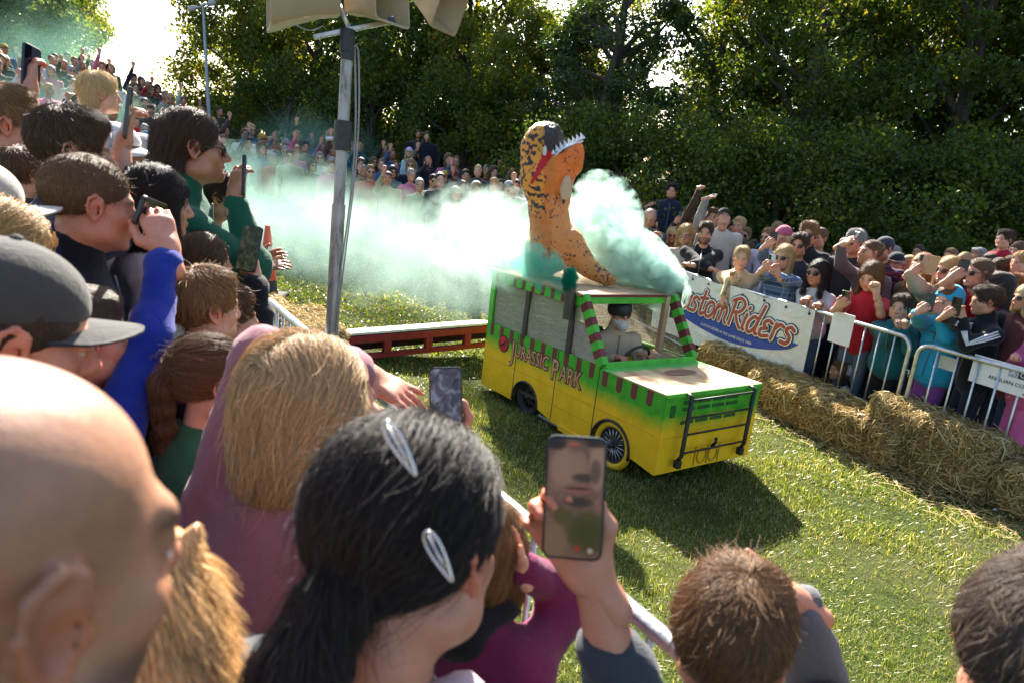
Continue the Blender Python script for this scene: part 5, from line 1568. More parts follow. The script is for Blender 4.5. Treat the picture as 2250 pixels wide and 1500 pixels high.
    fold = wobble(q * np.array([1, 1, .6]), 16, seed * 3 + 1, 2) * .0075 + np.abs(wobble(q, 34, seed * 3 + 2, 2)) * .006
    if res in ('hero', 'macro'): fold = fold * 1.2 + .0065 * np.sin(q @ np.array([9., 7, 46]) + 3.0 * wobble(q, 9, seed) + 2 * wobble(q, 20, seed + 5)) * np.clip(wobble(q, 7, seed + 8) * 2 + .35, 0, 1)
    Vt = Vt + Nt_ * (fold * (1.0 if res != 'far' else .7))[:, None]
    mobj('top', np_mesh('top', L(Vt), Ft, [cloth or M_CLOTH], True), o, color=top)
    if res != 'far' and collar in ('hood', 'high') or zip_:
        xl = (Vt - nb) @ rgt; yl = (Vt - nb) @ fwd; pts = []
        for zz_ in np.linspace(nb[2] - .03, hip[2] - .02, 12):
            mk_ = (np.abs(xl) < .02) & (np.abs(Vt[:, 2] - zz_) < .03) & (yl > 0)
            if mk_.any(): pts.append(nb + fwd * (yl[mk_].max() + .002) + upv * (zz_ - nb[2]))
        if len(pts) > 3: MB().tube([L(p_) for p_ in pts], .0045, 5).build('zip', simple('zip_grey', (.16, .16, .17), .4), o, True)
    if not noleg:
        lp = []
        if seated:
            for s in (-1, 1):
                kn = hip + fwd * .42 * k + rgt * s * .12 + upv * .05; lp += [cone(hip + rgt * s * .09 * k, kn, .085 * k, .06 * k, k=.05), cone(kn, kn + fwd * .05 - upv * .40 * k, .06 * k, .045 * k, k=.03)]
        else:
            for s in (-1, 1):
                an = np.array([hip[0], hip[1], gz_ + .07]) + rgt * s * .10 * k + fwd * .02; kn = (hip + rgt * s * .09 * k) * .48 + an * .52 + fwd * .03
                lp += [cone(hip + rgt * s * .085 * k, kn, .090 * k, .062 * k, k=.04), cone(kn, an, .062 * k, .048 * k, k=.03)]
        Vl, Fl = sdf_mesh(lp, vl)
        mobj('trousers', np_mesh('trousers', L(Vl), Fl, [M_CLOTH], True), o, color=legs)
        if not seated and feet:
            for s in (-1, 1):
                f0 = np.array([hip[0], hip[1], gz_ + .045]) + rgt * s * .10 * k + fwd * .06
                Vf, Ff = _shoe(); mobj('shoe', np_mesh('shoe', xf(Vf, Rb, L(f0), k), Ff, [simple('shoe', (.05, .05, .055), .6)], True), o)
    # --- hair
    if hair and hair not in ('bald', 'none'):
        Vr, Fr = hair_raw(hair, vh * 1.7, seed % 5)
        if cap in ('cap', 'backcap', 'bucket', 'beanie'):
            Vr = Vr.copy(); zc = .055 if cap != 'beanie' else .03
            up_ = Vr[:, 2] > zc - .15 * np.maximum(Vr[:, 1], 0) 
            Vr[up_, 2] = np.minimum(Vr[up_, 2], .075); Vr[up_, :2] *= .86
        if strands > 500 and hair not in ('crop', 'balding'): Vr = Vr - vnormals(Vr, Fr) * .0045
        me = np_mesh('hair', xf(Vr, Rh, L(hc), hs), Fr, [M_HAIR], True)
        ho = mobj('hair', me, o, color=hcl)
        if not strands and res == 'mid' and cap is None and hood is None: strands = 1300; strand_r = .0015
        if strands: add_strands(ho, hair, strands, Rh, L(hc), hs, hcl, seed, strand_r, ptie)
    if hoodc is not None:   # a lowered hood lying on the shoulders
        pr = [cone(nb + rgt * .085 * k + upv * .01 + fwd * .03, nb - fwd * .075 * k + rgt * .04 * k, .030 * k, .045 * k, k=.03), cone(nb - rgt * .085 * k + upv * .01 + fwd * .03, nb - fwd * .075 * k - rgt * .04 * k, .030 * k, .045 * k, k=.03), ell(nb - fwd * .085 * k - upv * .03, np.array([.10, .055, .06]) * k, Rb, k=.04)]
        Vx, Fx = sdf_mesh(pr, vc); Vx = Vx + vnormals(Vx, Fx) * (.005 * wobble(Vx - root, 30, seed))[:, None]
        mobj('lowered_hood', np_mesh('lowered_hood', L(Vx), Fx, [M_CLOTH], True), o, color=hoodc)
    if hood is not None:   # a raised hood round the head
        pr = [ell((0, -.022, .030), (.098, .118, .108), k=.02), cone((0, -.04, -.05), (0, -.06, -.17), .085, .10, k=.04), ell((0, .135, -.03), (.068, .11, .092), k=.02, op=-1), ell((0, .04, -.03), (.074, .08, .085), k=.02, op=-1)]
        Vx, Fx = sdf_mesh(pr, vh * 1.3); Vx = Vx + vnormals(Vx, Fx) * (.006 * wobble(Vx, 30, seed))[:, None]
        mobj('hood', np_mesh('hood', xf(Vx, Rh, L(hc), hs), Fx, [cloth or M_CLOTH], True), o, color=hood)
    if cap: add_cap(o, cap, capc, Rh @ rotM(0, 0, rad(-brim_yaw)), L(hc), hs, vh, brim_drop)
    if glasses: add_glasses(o, glasses, Rh, L(hc), hs)
    o['stature'] = round(float(stature), 2)
    return o, dict(arms=arms_, L=L, Rh=Rh, hc=hc, hs=hs, Sh=Sh, fwd=fwd, rgt=rgt, k=k, root=root)
_shoe_c = []
def _shoe():
    if not _shoe_c: _shoe_c.append(sdf_mesh([ell((0, .03, 0), (.045, .125, .045), k=.02), ell((0, -.05, .03), (.042, .055, .05), k=.03)], .034))
    return _shoe_c[0]
_cap_c = {}
def add_cap(o, kind, c, R, t, hs, vox, brim_drop=0.0):
    key = (kind, vox, brim_drop); blen = .085 if vox > .005 else .112
    if key not in _cap_c:
        vv = max(vox * 1.1, .0045)
        if kind == 'beanie': P = [ell((0, -.016, .048), (.090, .110, .098), k=.02), bx((0, .0, -.10), (.2, .2, .128), rotM(rad(8)), 0, .012, -1)]; B_ = None
        elif kind == 'helmet': P = [ell((0, -.01, .035), (.102, .122, .112), k=.02), bx((0, .06, -.14), (.2, .2, .125), rotM(rad(6)), 0, .012, -1)]; B_ = None
        else:
            P = [ell((0, -.018, .050), (.087, .108, .088), k=.02), bx((0, 0, -.085), (.2, .25, .118), rotM(rad(5)), 0, .008, -1)]; B_ = kind
        Vc, Fc = sdf_mesh(P, vv)
        br = None
        if B_ in ('cap', 'backcap'):
            n = 13; rows = 7; V = []; sg = 1 if B_ == 'cap' else -1
            for side in (0, 1):
                for i in range(rows):
                    for j in range(n):
                        a = rad(-62 + 124 * j / (n - 1)); e = i / (rows - 1)
                        rx = .086 * (1 - .05 * e)
                        x = rx * math.sin(a) * (1 + .0 * e); y = (-.018) + (.100 * math.cos(a)) + blen * e * max(math.cos(a), 0) ** .6
                        z = .040 + .004 * e - .40 * x * x / .086 - brim_drop * e * .12 - side * .004 - .012 * math.cos(a) * 0
                        V.append((x, sg * (y + .018) - .018, z + (0.002 if sg < 0 else 0)))
            F = []
            for side in (0, 1):
                for i in range(rows - 1):
                    for j in range(n - 1):
                        b = side * rows * n + i * n + j; q = (b, b + 1, b + n + 1, b + n); F.append(q if (side == 0) == (sg < 0) else q[::-1])
            for j in range(n - 1):
                b = (rows - 1) * n + j; q = (b, b + 1, b + 1 + rows * n, b + rows * n); F.append(q)
            br = (np.array(V), np.array(F))
        if B_ == 'bucket':
            a = np.arange(28) * 2 * math.pi / 28; V = []
            for (e, dz) in ((0, 0), (.5, -.012), (1, -.03), (1, -.034), (.5, -.017), (0, -.006)):
                V += [((.086 + .052 * e) * math.sin(t), -.018 + (.106 + .058 * e) * math.cos(t), .036 + dz + .006 * math.sin(3 * t) * e) for t in a]
            F = [(i * 28 + j, i * 28 + (j + 1) % 28, (i + 1) * 28 + (j + 1) % 28, (i + 1) * 28 + j) for i in range(5) for j in range(28)]
            br = (np.array(V), np.array(F))
        _cap_c[key] = ((Vc, Fc), br)
    (Vc, Fc), br = _cap_c[key]
    nm = {'beanie': 'beanie', 'helmet': 'helmet', 'bucket': 'sun_hat'}.get(kind, 'cap')
    co = mobj(nm, np_mesh(nm, xf(Vc, R, t, hs), Fc, [M_CLOTH if kind != 'helmet' else M_BLACK], True), o, color=c)
    if br is not None: mobj('brim', np_mesh('brim', xf(br[0], R, t, hs), br[1], [M_CLOTH], True), co, color=tuple(np.array(c) * 1.0))
    if kind == 'cap':
        b = MB().lathe([(.008, 0), (.008, .005), (.003, .008)], 8, (0, -.018, .136)); v = xf(np.concatenate(b.v), R, t, hs); m = MB(); m.add(v, b.f); m.build('button', M_CLOTH, co, color=c)
_glass_c = {}
def add_glasses(o, kind, R, t, hs):
    """kind: ('sun'|'clear', frame colour, big)"""
    lens = MB(); fr = MB()
    for s in (-1, 1):
        pts = [(s * (.033 + .024 * math.copysign(abs(math.cos(a)) ** .7, math.cos(a))), .097 - .006 * abs(math.cos(a)) - .25 * max((.033 + .024 * math.cos(a)) - .04, 0), .001 + .019 * math.copysign(abs(math.sin(a)) ** .75, math.sin(a)) - .003) for a in np.linspace(0, 2 * math.pi, 13)[:-1]]
        V = np.array(pts + [(s * .033, .101, -.001)])
        F = [(i, (i + 1) % 12, 12) if s > 0 else ((i + 1) % 12, i, 12) for i in range(12)]
        lens.add(xf(V, R, t, hs), F)
        fr.tube(xf(np.array(pts), R, t, hs), .0026 * hs, 5, closed=True)
        fr.tube(xf(np.array([(s * .057, .088, .008), (s * .076, .06, .010), (s * .083, -.005, .008)]), R, t, hs), .0026 * hs, 5)
    fr.tube(xf(np.array([(-.010, .102, .006), (.010, .102, .006)]), R, t, hs), .0026 * hs, 5)
    col_ = kind[1] if len(kind) > 1 else (.01, .01, .01)
    g = fr.build('sunglasses' if kind[0] == 'sun' else 'glasses', simple('frame_%02x%02x' % (int(col_[0] * 255), int(col_[1] * 255)), col_, .3), o)
    lens.build('lens', M_LENS if kind[0] == 'sun' else M_CLEAR, g, True)
def mat_clear():
    m = NT('clear_lens'); tp = m.n('ShaderNodeBsdfTransparent'); mx = m.n('ShaderNodeMixShader', ins={0: .12}); m.set(color=(.8, .85, .85), rough=.05)
    m.l(tp.outputs[0], mx.inputs[1]); m.l(m.b.outputs[0], mx.inputs[2]); m.l(mx.outputs[0], m.out.inputs['Surface']); return m.m
M_CLEAR = mat_clear()
def add_strands(ho, style, n, R, t, hs, c, seed, rad_=.0006, ptie=None):
    """hair strands combed along the hair shape (curve geometry), grown from its surface"""
    r = np.random.default_rng(seed)
    prims = hair_prims(style); n = int(n * 1.7) if n > 2000 else n
    V, F = sdf_mesh(prims, .008); N = vnormals(V, F)
    i = r.integers(0, len(V), n)
    ok = V[i][:, 2] > -.2
    p = V[i] + r.normal(0, .004, (n, 3)); steps = 9
    long_ = style in ('pulled', 'long', 'bob', 'tail', 'bun', 'braid', 'toddler')
    tie = np.array([0, -.112, -.035]) if style == 'tail' else np.array([0, -.10, .05]) if style == 'braid' else np.array([0, -.09, .1]) if style == 'bun' else None
    step = {'crop': .0009, 'balding': .0010, 'short': .0042, 'quiff': .005, 'curly': .0035, 'toddler': .007}.get(style, .012)
    wh = np.array([0.012, -.045, .125])
    pts = [p]
    phase = r.uniform(0, 6.28, (n, 3)); lift0 = r.uniform(-.003, .0035, n) + (.003 if n <= 2000 else 0) + (.0022 if style in ('short', 'crop', 'quiff') else .0042) * np.clip(r.normal(0, 1, n), 0, 2.5) * (n > 2000)
    lift0 = np.clip(lift0, -.002, .0015) if style in ('crop', 'balding') else lift0
    clump = wobble(V[i] * np.array([1, 1, .4]), 60, seed + 9, 2)
    def grad(P):
        e = .002; f0 = field(prims, P); g = np.stack([field(prims, P + e * np.eye(3)[j]) - f0 for j in range(3)], 1); return f0, g / (np.linalg.norm(g, axis=1)[:, None] + 1e-9)
    for s_ in range(steps):
        f0, g = grad(p)
        if tie is not None:
            d = tie - p; far = np.linalg.norm(d, axis=1) > .035; behind = (p[:, 1] < -.112) & (p[:, 2] < .03)
            d = np.where((far & ~behind)[:, None], d, np.array([0, -.05, -1.0]))
        elif style in ('long', 'bob', 'pulled'):
            d = np.stack([p[:, 0] * 3, -.25 - 0 * p[:, 1], -.15 - 3.0 * np.clip(.14 - p[:, 2], 0, 1)], 1); top_ = (p[:, 2] > .08)[:, None]
            d = np.where(top_, np.stack([np.sign(p[:, 0]) * 1.0, -.35 + 0 * p[:, 0], -.2 + 0 * p[:, 0]], 1), d)
        else:
            d = p - wh; d[:, 2] *= .55; d[:, 2] -= .02
        d = d - g * (d * g).sum(1)[:, None]; d /= np.linalg.norm(d, axis=1)[:, None] + 1e-9
        d += .22 * np.sin(phase + s_ * .5) * (1.0 if style != 'curly' else 3.0) + .25 * clump[:, None] * np.cross(g, d)
        lift = lift0 + (.0008 * s_ if style in ('short', 'quiff', 'curly', 'toddler') else .0)
        fc = np.minimum.reduce([prim_d(q_, p) for q_ in prims if q_[0] == 'e' and q_[-1] < 0] or [np.ones(n)])
        p = p + d * (step * np.where(fc < -.003, .10, 1.0))[:, None]
        f0, g = grad(p)
        p = p - g * (f0 - lift)[:, None] * (.8 if style not in ('short', 'quiff', 'curly', 'crop') else .45)
        pts.append(p)
    P = np.stack(pts, 1)
    fly = (r.uniform(size=n) < .10); P[fly] += (np.linspace(0, 1, steps + 1) ** 2)[None, :, None] * r.normal(0, .016, (fly.sum(), 1, 3))
    P = xf(P.reshape(-1, 3), R, t, hs)
    cu = bpy.data.hair_curves.new('hair_strands')
    cu.add_curves([steps + 1] * n)
    cu.attributes['position'].data.foreach_set('vector', P.astype(np.float32).ravel())
    ra = cu.attributes.get('radius') or cu.attributes.new('radius', 'FLOAT', 'POINT')
    ra.data.foreach_set('value', np.tile(np.linspace(rad_, rad_ * .35, steps + 1), n).astype(np.float32) * hs)
    cu.materials.append(M_STRAND)
    so = bpy.data.objects.new('hair_strands', cu); so.color = (*np.asarray(c), 1); link(so, ho)
    return so
# ---- pixel-driven placement
def hold(px, py, depth, face_pt, side, label=None, case=(.012, .012, .014), land=False, tiltv=None, pose='grip', size=(.073, .150, .0105), screen=None, hs=1.0, wallet=False, group=None, no_phone=False, screen_to=None):
    """phone centred at a pixel/depth, screen towards face_pt, held by the hand on one side"""
    c = at(px, py, depth); n = (np.asarray(screen_to if screen_to is not None else face_pt) - c); n /= np.linalg.norm(n)
    u = np.array([0, 0, 1.0]) if tiltv is None else np.asarray(tiltv, float)
    u = u - n * (u @ n); u /= np.linalg.norm(u)
    sx = np.cross(u, n)                          # phone +x as seen on the screen side
    lng = sx if land else u
    if not no_phone: phone(c, lng, n, label, case, size, screen or M_SCREEN, wallet, group)
    out = sx * side                              # holder's right is screen right
    y = u * .72 - out * .70 if not land else u * .55 - out * .8
    z = -n
    w = c - y / np.linalg.norm(y) * .085 * hs - u * (.045 if not land else .01) * hs + z * .020 * hs + out * .012
    return dict(side=side, w=w, y=y, z=z, pose=pose, hs=hs)
def hand_at(px, py, depth, side, y, z, pose='relax', **kw): return dict(side=side, w=at(px, py, depth), y=np.asarray(y, float), z=np.asarray(z, float), pose=pose, **kw)
def P_(label, x, y, hp, face, depth=None, **kw):
    """person whose head centre is at photo pixel (x, y) with head height hp pixels"""
    hgt = .23 * kw.pop('hsz', 1.0)
    d_ = depth if depth is not None else hgt * CAM_F / hp
    hp = hp * (.94 if kw.get('hair', 'short') not in ('none', 'crop') else .97)
    hs = hp * d_ / CAM_F / .23
    az = math.degrees(math.atan2(x - 1125, CAM_F))          # face is given as seen along the line of sight
    return person(label, at(x, y, d_), hs, face + az, **kw)
# ================================================================== crowd behind the far-side barrier
VAN_T = np.array([.85, 5.4, 1.2])
def drow(x, y, off):
    d = ray(x, y); return float(((RW[2] - fence_n * off - _o) @ fence_n) / (d @ fence_n))
def yaw_to(a, b): return math.degrees(math.atan2(b[0] - a[0], b[1] - a[1]))
GR = 'spectators behind the barrier'
def R_(label, x, y, hp, off, dyaw=0, target=VAN_T, **kw):
    d_ = drow(x, y, off); hc = at(x, y, d_); hs = np.clip(hp * d_ / CAM_F / .23, .78, 1.10)
    face = yaw_to(hc, target) + dyaw
    ph = kw.pop('ph', None); hands = list(kw.pop('hands', []))
    _rc[0] += 1
    if not kw.get('cloth') and _rc[0] % 5 == 2: kw['zip_'] = True
    kw.setdefault('res', 'mid'); kw['bulk'] = kw.get('bulk', 1.0) * 1.12
    if ph:   # (px, py, side, label, opts)
        for q in ph:
            px, py, side, lab, op = q
            op = dict(op); dd_ = op.pop('dd', -.30)
            hands.append(hold(px, py, d_ + dd_, hc, side, lab, hs=float(hs) * .95, **op))
    return person(label, hc, float(hs), face, hands=hands, **kw)
def rest(x, y, off, side, pose='rail'):   # a hand laid on the top rail
    w = at(x, y, drow(x, y, off)); return dict(side=side, w=w + np.array([0, 0, .035]) - fence_n * .05, y=fence_n * .9 + fence_dir * .3, z=np.array([0, 0, 1.0]), pose=pose)
_rc = [0]
BLK, NVY, WHT = (.012, .012, .014), (.012, .018, .045), (.58, .56, .53)
M_PLAID_B = None
def mat_plaid(name, base, a, b):
    m = NT(name); tc = m.coord(); sep = m.n('ShaderNodeSeparateXYZ'); m.l(tc, sep.inputs[0])
    def band(sock, f, w): return m.ramp(m.math('FRACT', m.math('MULTIPLY', sock, f)), [(w, (0, 0, 0)), (w + .02, (1, 1, 1))])
    xy = m.math('ADD', sep.outputs['X'], m.math('MULTIPLY', sep.outputs['Y'], .8))
    c = m.mix(m.math('MULTIPLY', band(xy, 11, .5), .65), base, a); c = m.mix(m.math('MULTIPLY', band(sep.outputs['Z'], 10, .5), .55), c, a)
    c = m.mix(m.math('MULTIPLY', band(xy, 22, .86), .8), c, b); c = m.mix(m.math('MULTIPLY', band(sep.outputs['Z'], 20, .86), .8), c, b)
    m.set(color=c, rough=.9, spec=.15); m.bump(m.noise(26, 5, .6, dist=1.2), .35, .012); return m.m
M_PLAID_B = mat_plaid('plaid_blue', (.055, .10, .20), (.22, .30, .42), (.50, .52, .52)); M_PLAID_R = mat_plaid('plaid_red', (.07, .02, .03), (.016, .02, .05), (.24, .07, .08))
# back rows first
R_('person in a grey cap behind a white-haired man near the smoke', 1317, 426, 28, 1.9, cap='cap', capc=(.25, .25, .26), top=(.1, .1, .11), hair='short', group=GR)
R_('white-haired man standing in front of the person in a grey cap', 1314, 442, 29, 1.5, hair='short', hairc='white', skin='p', top=(.22, .22, .24), group=GR)
R_('raised bare hand of a person behind the dinosaur', 1296, 446, 28, 1.8, hair='short', hairc='dark', skin='t', top=NVY, hands=[hand_at(1291, 424, drow(1291, 424, 1.8), 1, (0, 0, 1), (0, 1, 0), 'open')], group=GR)
R_('fair-haired young man in black sunglasses near the smoke plume', 1351, 444, 31, 1.7, hair='curly', hairc='light', skin='p', glasses=('sun',), top=(.03, .03, .035), group=GR)
R_('woman with long black hair and round glasses smiling by the smoke plume', 1324, 466, 36, .9, sex='f', hair='long', hairc='black', skin='t', glasses=('clear',), mouth=.7, top=(.015, .015, .02), group=GR)
R_('young man with thick black hair smiling beside the smoke plume', 1354, 473, 34, .9, hair='curly', hairc='black', skin='b', mouth=.5, top=(.4, .4, .42), group=GR)
R_('woman in sunglasses between two dark-haired young men', 1374, 477, 31, 1.3, sex='f', hair='tail', hairc='dark', skin='f', glasses=('sun',), top=(.1, .1, .1), group=GR)
R_('young man with cropped dark hair in a black top and silver chain', 1393, 473, 40, .75, dyaw=15, hair='short', hairc='black', skin='t', top=BLK, group=GR)
R_('bald older man in a navy jacket filming with a dark tablet', 1427, 480, 45, .45, hair='balding', hairc='grey', buzz=.25, skin='f', pitch=-14, top=(.014, .017, .035), collar='high', bulk=1.15,
   ph=[(1431, 513, 1, 'dark tablet held by the bald man in navy', dict(size=(.17, .13, .012), dd=-.32)), ], hands=[hand_at(1437, 532, drow(1437, 532, .2), -1, np.array([.2, 0, 1.0]), (0, 1, 0), 'grip')], group=GR)
R_('bearded man in a dark hood carrying a small boy on his shoulders', 1473, 464, 34, 1.35, hair='crop', hairc='dark', beard=.95, buzz=.8, skin='f', top=(.012, .012, .014), collar='hood', group=GR)
R_('small boy in a navy puffer jacket riding on the bearded man shoulders', 1476, 420, 31, 1.25, hair='short', hairc='black', skin='f', child=True, stature=1.0, top=(.016, .02, .045), collar='high', noleg=True, bulk=1.1, mouth=.3, group=GR)
R_('man hidden behind a phone he holds up next to the boy on shoulders', 1452, 478, 31, 1.6, hair='short', hairc='dark', top=(.03, .03, .03), ph=[(1440, 445, 1, 'black phone held upright beside the boy on shoulders', dict(dd=-.25))], group=GR)
R_('man filming with a green phone behind the blonde woman in glasses', 1511, 475, 34, 1.2, hair='short', hairc='brown', skin='r', top=(.04, .03, .03), ph=[(1496, 477, 1, 'dark green phone in front of a man with reddish face', dict(case=(.02, .05, .04)))], group=GR)
R_('man in a brown jacket stretching his arm high to film', 1518, 500, 38, 1.0, hair='short', hairc='brown', top=(.055, .030, .018), hands=[], ph=[(1541, 412, 1, 'black phone with yellow lens ring raised highest above the crowd', dict(dd=-.25))], group=GR)
R_('brown-haired boy raising a phone behind the man in the black hoodie', 1566, 482, 38, .95, hair='curly', hairc='brown', pitch=18, top=(.2, .2, .21), ph=[(1568, 432, 1, 'black phone raised beside the brown-sleeved arm', dict(dd=-.22))], group=GR)
R_('youth in a black cap and cream jacket looking up', 1590, 479, 39, .75, pitch=26, dyaw=-20, hair='short', hairc='light', skin='p', cap='cap', capc=BLK, top=(.50, .46, .39), group=GR)
R_('pink-faced woman in sunglasses behind the blonde woman in glasses', 1479, 517, 33, .85, sex='f', hair='bob', hairc='pale', skin='r', glasses=('sun', (.3, .02, .05)), top=(.35, .08, .14), group=GR)
R_('blonde woman in clear glasses and a cream jacket over black', 1506, 517, 43, .40, sex='f', hair='bob', hairc='blond', skin='f', glasses=('clear',), mouth=.45, top=(.48, .40, .34), bust=1.0, group=GR)
hA = drow(1530, 590, .02)
R_('smiling dark-haired man in a black hoodie leaning on the barrier', 1549, 513, 52, .33, dyaw=-8, hair='quiff', hairc='dark', beard=.75, mouth=.5, skin='f', top=BLK, collar='hood', bulk=1.12, lean=.25,
   hands=[dict(side=1, w=at(1560, 590, hA - .02), y=-fence_dir * -1.0, z=np.array([0, 0, 1.0]), pose='relax'), dict(side=-1, w=at(1518, 582, hA - .05), y=fence_dir * -1, z=np.array([0, 0, 1.0]), pose='relax')], group=GR)
_vj = R_('blond boy in a cream and navy varsity jacket hanging an arm over the banner', 1629, 567, 47, .16, dyaw=-18, hair='short', hairc='blond', skin='p', child=True, mouth=.2, top=(.55, .40, .22), bulk=1.1,
   hands=[dict(side=1, w=at(1590, 652, drow(1590, 652, -.10)), y=np.array([-.15, -.1, -1.0]), z=fence_n, pose='relax', hint=np.array([.3, -.2, .6])), dict(side=-1, w=at(1618, 612, drow(1618, 612, -.02)), y=np.array([-.4, .1, .8]), z=-fence_n + np.array([.5, 0, 0]), pose='fist')], strands=900, group=GR)
R_('blonde woman with sunglasses and a blue plaid shirt filming with a pale phone', 1722, 566, 58, .30, sex='f', hair='long', hairc='blond', skin='f', glasses=('sun',), mouth=.7, top=(.2, .3, .4), cloth=M_PLAID_B, bust=1.0, bulk=1.08,
   ph=[(1695, 575, 1, 'pale mint phone held by the woman in blue plaid', dict(case=(.45, .55, .55)))], hands=[hand_at(1710, 606, drow(1710, 606, -.05), -1, np.array([-.5, 0, .9]), (0, 1, 0), 'grip')], strands=1500, group=GR)
R_('woman with a pink headband holding a phone before her face', 1719, 524, 46, .75, sex='f', hair='bob', hairc='pale', skin='f', top=(.10, .16, .28), cap='beanie', capc=(.45, .10, .16), ph=[(1700, 524, 1, 'black phone held by the woman with a pink headband', dict())], group=GR)
R_('dark-haired man in sunglasses between the plaid shirt and the curly man', 1755, 540, 50, .65, dyaw=-10, hair='short', hairc='dark', skin='f', glasses=('sun',), beard=.35, top=(.03, .035, .05), group=GR)
R_('tall curly-haired man in sunglasses and a black denim jacket', 1776, 516, 52, .95, dyaw=-10, hair='curly', hairc='light', skin='f', glasses=('sun',), beard=.3, top=(.022, .024, .028), collar='high', bulk=1.1, group=GR)
R_('black-haired woman in sunglasses and a white jumper holding the barrier', 1797, 600, 57, .28, sex='f', hair='long', hairc='black', skin='t', glasses=('sun',), mouth=.25, top=(.60, .55, .53), legs=(.08, .12, .18), bust=1.0,
   hands=[rest(1767, 664, .02, 1), rest(1795, 676, .04, -1)], strands=1500, group=GR)
R_('grey-haired man whose face is hidden by his raised phone', 1878, 532, 50, 1.0, hair='short', hairc='grey', skin='r', top=(.03, .03, .03), group=GR)
R_('bald man in a mauve cardigan filming with his arm raised', 1911, 556, 54, .62, dyaw=18, pitch=6, hair='crop', hairc='brown', beard=.45, buzz=.35, skin='f', top=(.10, .085, .10), ph=[(1876, 524, 1, 'black phone with rounded case raised by the bald man', dict(dd=-.10))], group=GR)
R_('bearded man in a cap and sunglasses with a dark red plaid shirt', 1940, 548, 48, .95, hair='short', hairc='dark', beard=.6, glasses=('sun',), cap='cap', capc=(.03, .035, .05), top=(.1, .05, .06), cloth=M_PLAID_R, group=GR)
_g = R_('long-haired girl in a red and white football shirt looking down at her phone', 1913, 607, 60, .30, dyaw=-22, pitch=-20, sex='f', hair='long', hairc='brown', skin='p', top=(.42, .018, .03), legs=(.10, .14, .20), sleeve='short', bust=.8,
   ph=[(1859, 655, 1, 'olive phone held by the girl in the red football shirt', dict(case=(.08, .08, .05), dd=-.22))], hands=[hand_at(1926, 645, drow(1926, 645, .1), -1, np.array([-.2, 0, 1.0]), np.array([.9, .3, 0]), 'fist')], strands=1600, group=GR)
R_('fair-haired bystander with tied hair far behind the barrier', 1974, 573, 30, 3.0, sex='f', hair='bun', hairc='blond', skin='p', top=(.02, .02, .025), group=GR, res='far')
R_('dark-haired bystander peering over the tan phone case', 2017, 554, 27, 3.2, hair='short', hairc='dark', skin='t', top=(.05, .05, .05), group=GR, res='far')
R_('ginger-haired woman in olive filming behind a tan phone case', 2024, 586, 53, .72, sex='f', hair='long', hairc='ginger', skin='p', top=(.085, .08, .04), bust=1.0, strands=900, group=GR)
R_('woman with a blonde fringe, big sunglasses and beige jumper filming', 2083, 595, 57, .55, dyaw=-6, sex='f', hair='bob', hairc='blond', skin='r', glasses=('sun',), mouth=.6, top=(.36, .25, .16), bulk=1.15, bust=1.0,
   ph=[(2027, 580, 1, 'phone in a tan wallet case held up by the woman in beige', dict(case=(.40, .22, .11), size=(.085, .16, .012), wallet=True, dd=-.25))], strands=900, group=GR)
R_('man in sunglasses and a red T-shirt filming with a black phone', 2147, 600, 62, .50, dyaw=-6, hair='crop', hairc='brown', buzz=.5, skin='r', glasses=('sun', (.02, .02, .03)), mouth=.5, top=(.34, .012, .02), sleeve='short', ph=[(2115, 592, 1, 'large black phone held by the man in red', dict(size=(.078, .16, .011)))], group=GR)
R_('child in a bright blue hoodie with the hood up filming over the barrier', 2083, 662, 62, .22, dyaw=-15, pitch=-8, hair='short', hairc='brown', skin='p', child=True, top=(.02, .32, .52), hood=(.02, .34, .55), legs=(.22, .06, .22), collar='hood', bulk=1.15,
   ph=[(2043, 665, 1, 'dark teal phone held in both hands by the child in blue', dict(case=(.02, .05, .06), dd=-.26))], hands=[hand_at(2064, 690, drow(2064, 690, -.05), -1, np.array([-.5, 0, .9]), (0, 1, 0), 'grip')], group=GR)
_tj = R_('boy in a black track jacket with white sleeve stripes filming over the barrier', 2166, 662, 62, .20, dyaw=12, pitch=-10, hair='short', hairc='dark', skin='f', child=True, top=(.010, .011, .016), collar='high', legs=(.02, .02, .03),
   ph=[(2101, 674, 1, 'black phone gripped in both hands by the boy in the track jacket', dict(dd=-.22, land=False))], hands=[hand_at(2116, 700, drow(2116, 700, -.05), -1, np.array([-.5, 0, .9]), (0, 1, 0), 'grip')], group=GR)
R_('grinning boy in a teal puffer jacket with clasped hands', 1978, 677, 55, .22, dyaw=-30, hair='short', hairc='dark', skin='p', child=True, mouth=.5, top=(.012, .11, .12), legs=(.012, .012, .015), bulk=1.15,
   hands=[hand_at(1978, 722, drow(1978, 722, .08), 1, np.array([-.4, -.2, 1.0]), np.array([.7, -.3, 0]), 'fist'), hand_at(1988, 724, drow(1988, 724, .08), -1, np.array([-.5, -.2, .9]), np.array([-.7, -.3, 0]), 'fist')], group=GR)
R_('person in a black hood seen from the side behind the track jacket boy', 2190, 632, 60, .50, dyaw=25, hair='short', hairc='dark', skin='t', top=(.014, .014, .018), hood=(.014, .014, .018), group=GR)
R_('small child in a red T-shirt riding on shoulders', 2207, 527, 32, 1.7, hair='short', hairc='dark', skin='p', child=True, stature=1.0, top=(.34, .012, .03), sleeve='short', noleg=True, mouth=.4, group=GR)
R_('dark-haired man carrying the child in the red T-shirt', 2195, 569, 36, 1.8, hair='short', hairc='dark', skin='f', top=(.05, .05, .06), group=GR)
R_('dark-haired woman behind the man in the red T-shirt', 2192, 592, 42, 1.1, sex='f', hair='long', hairc='dark', skin='f', top=(.06, .05, .06), group=GR)
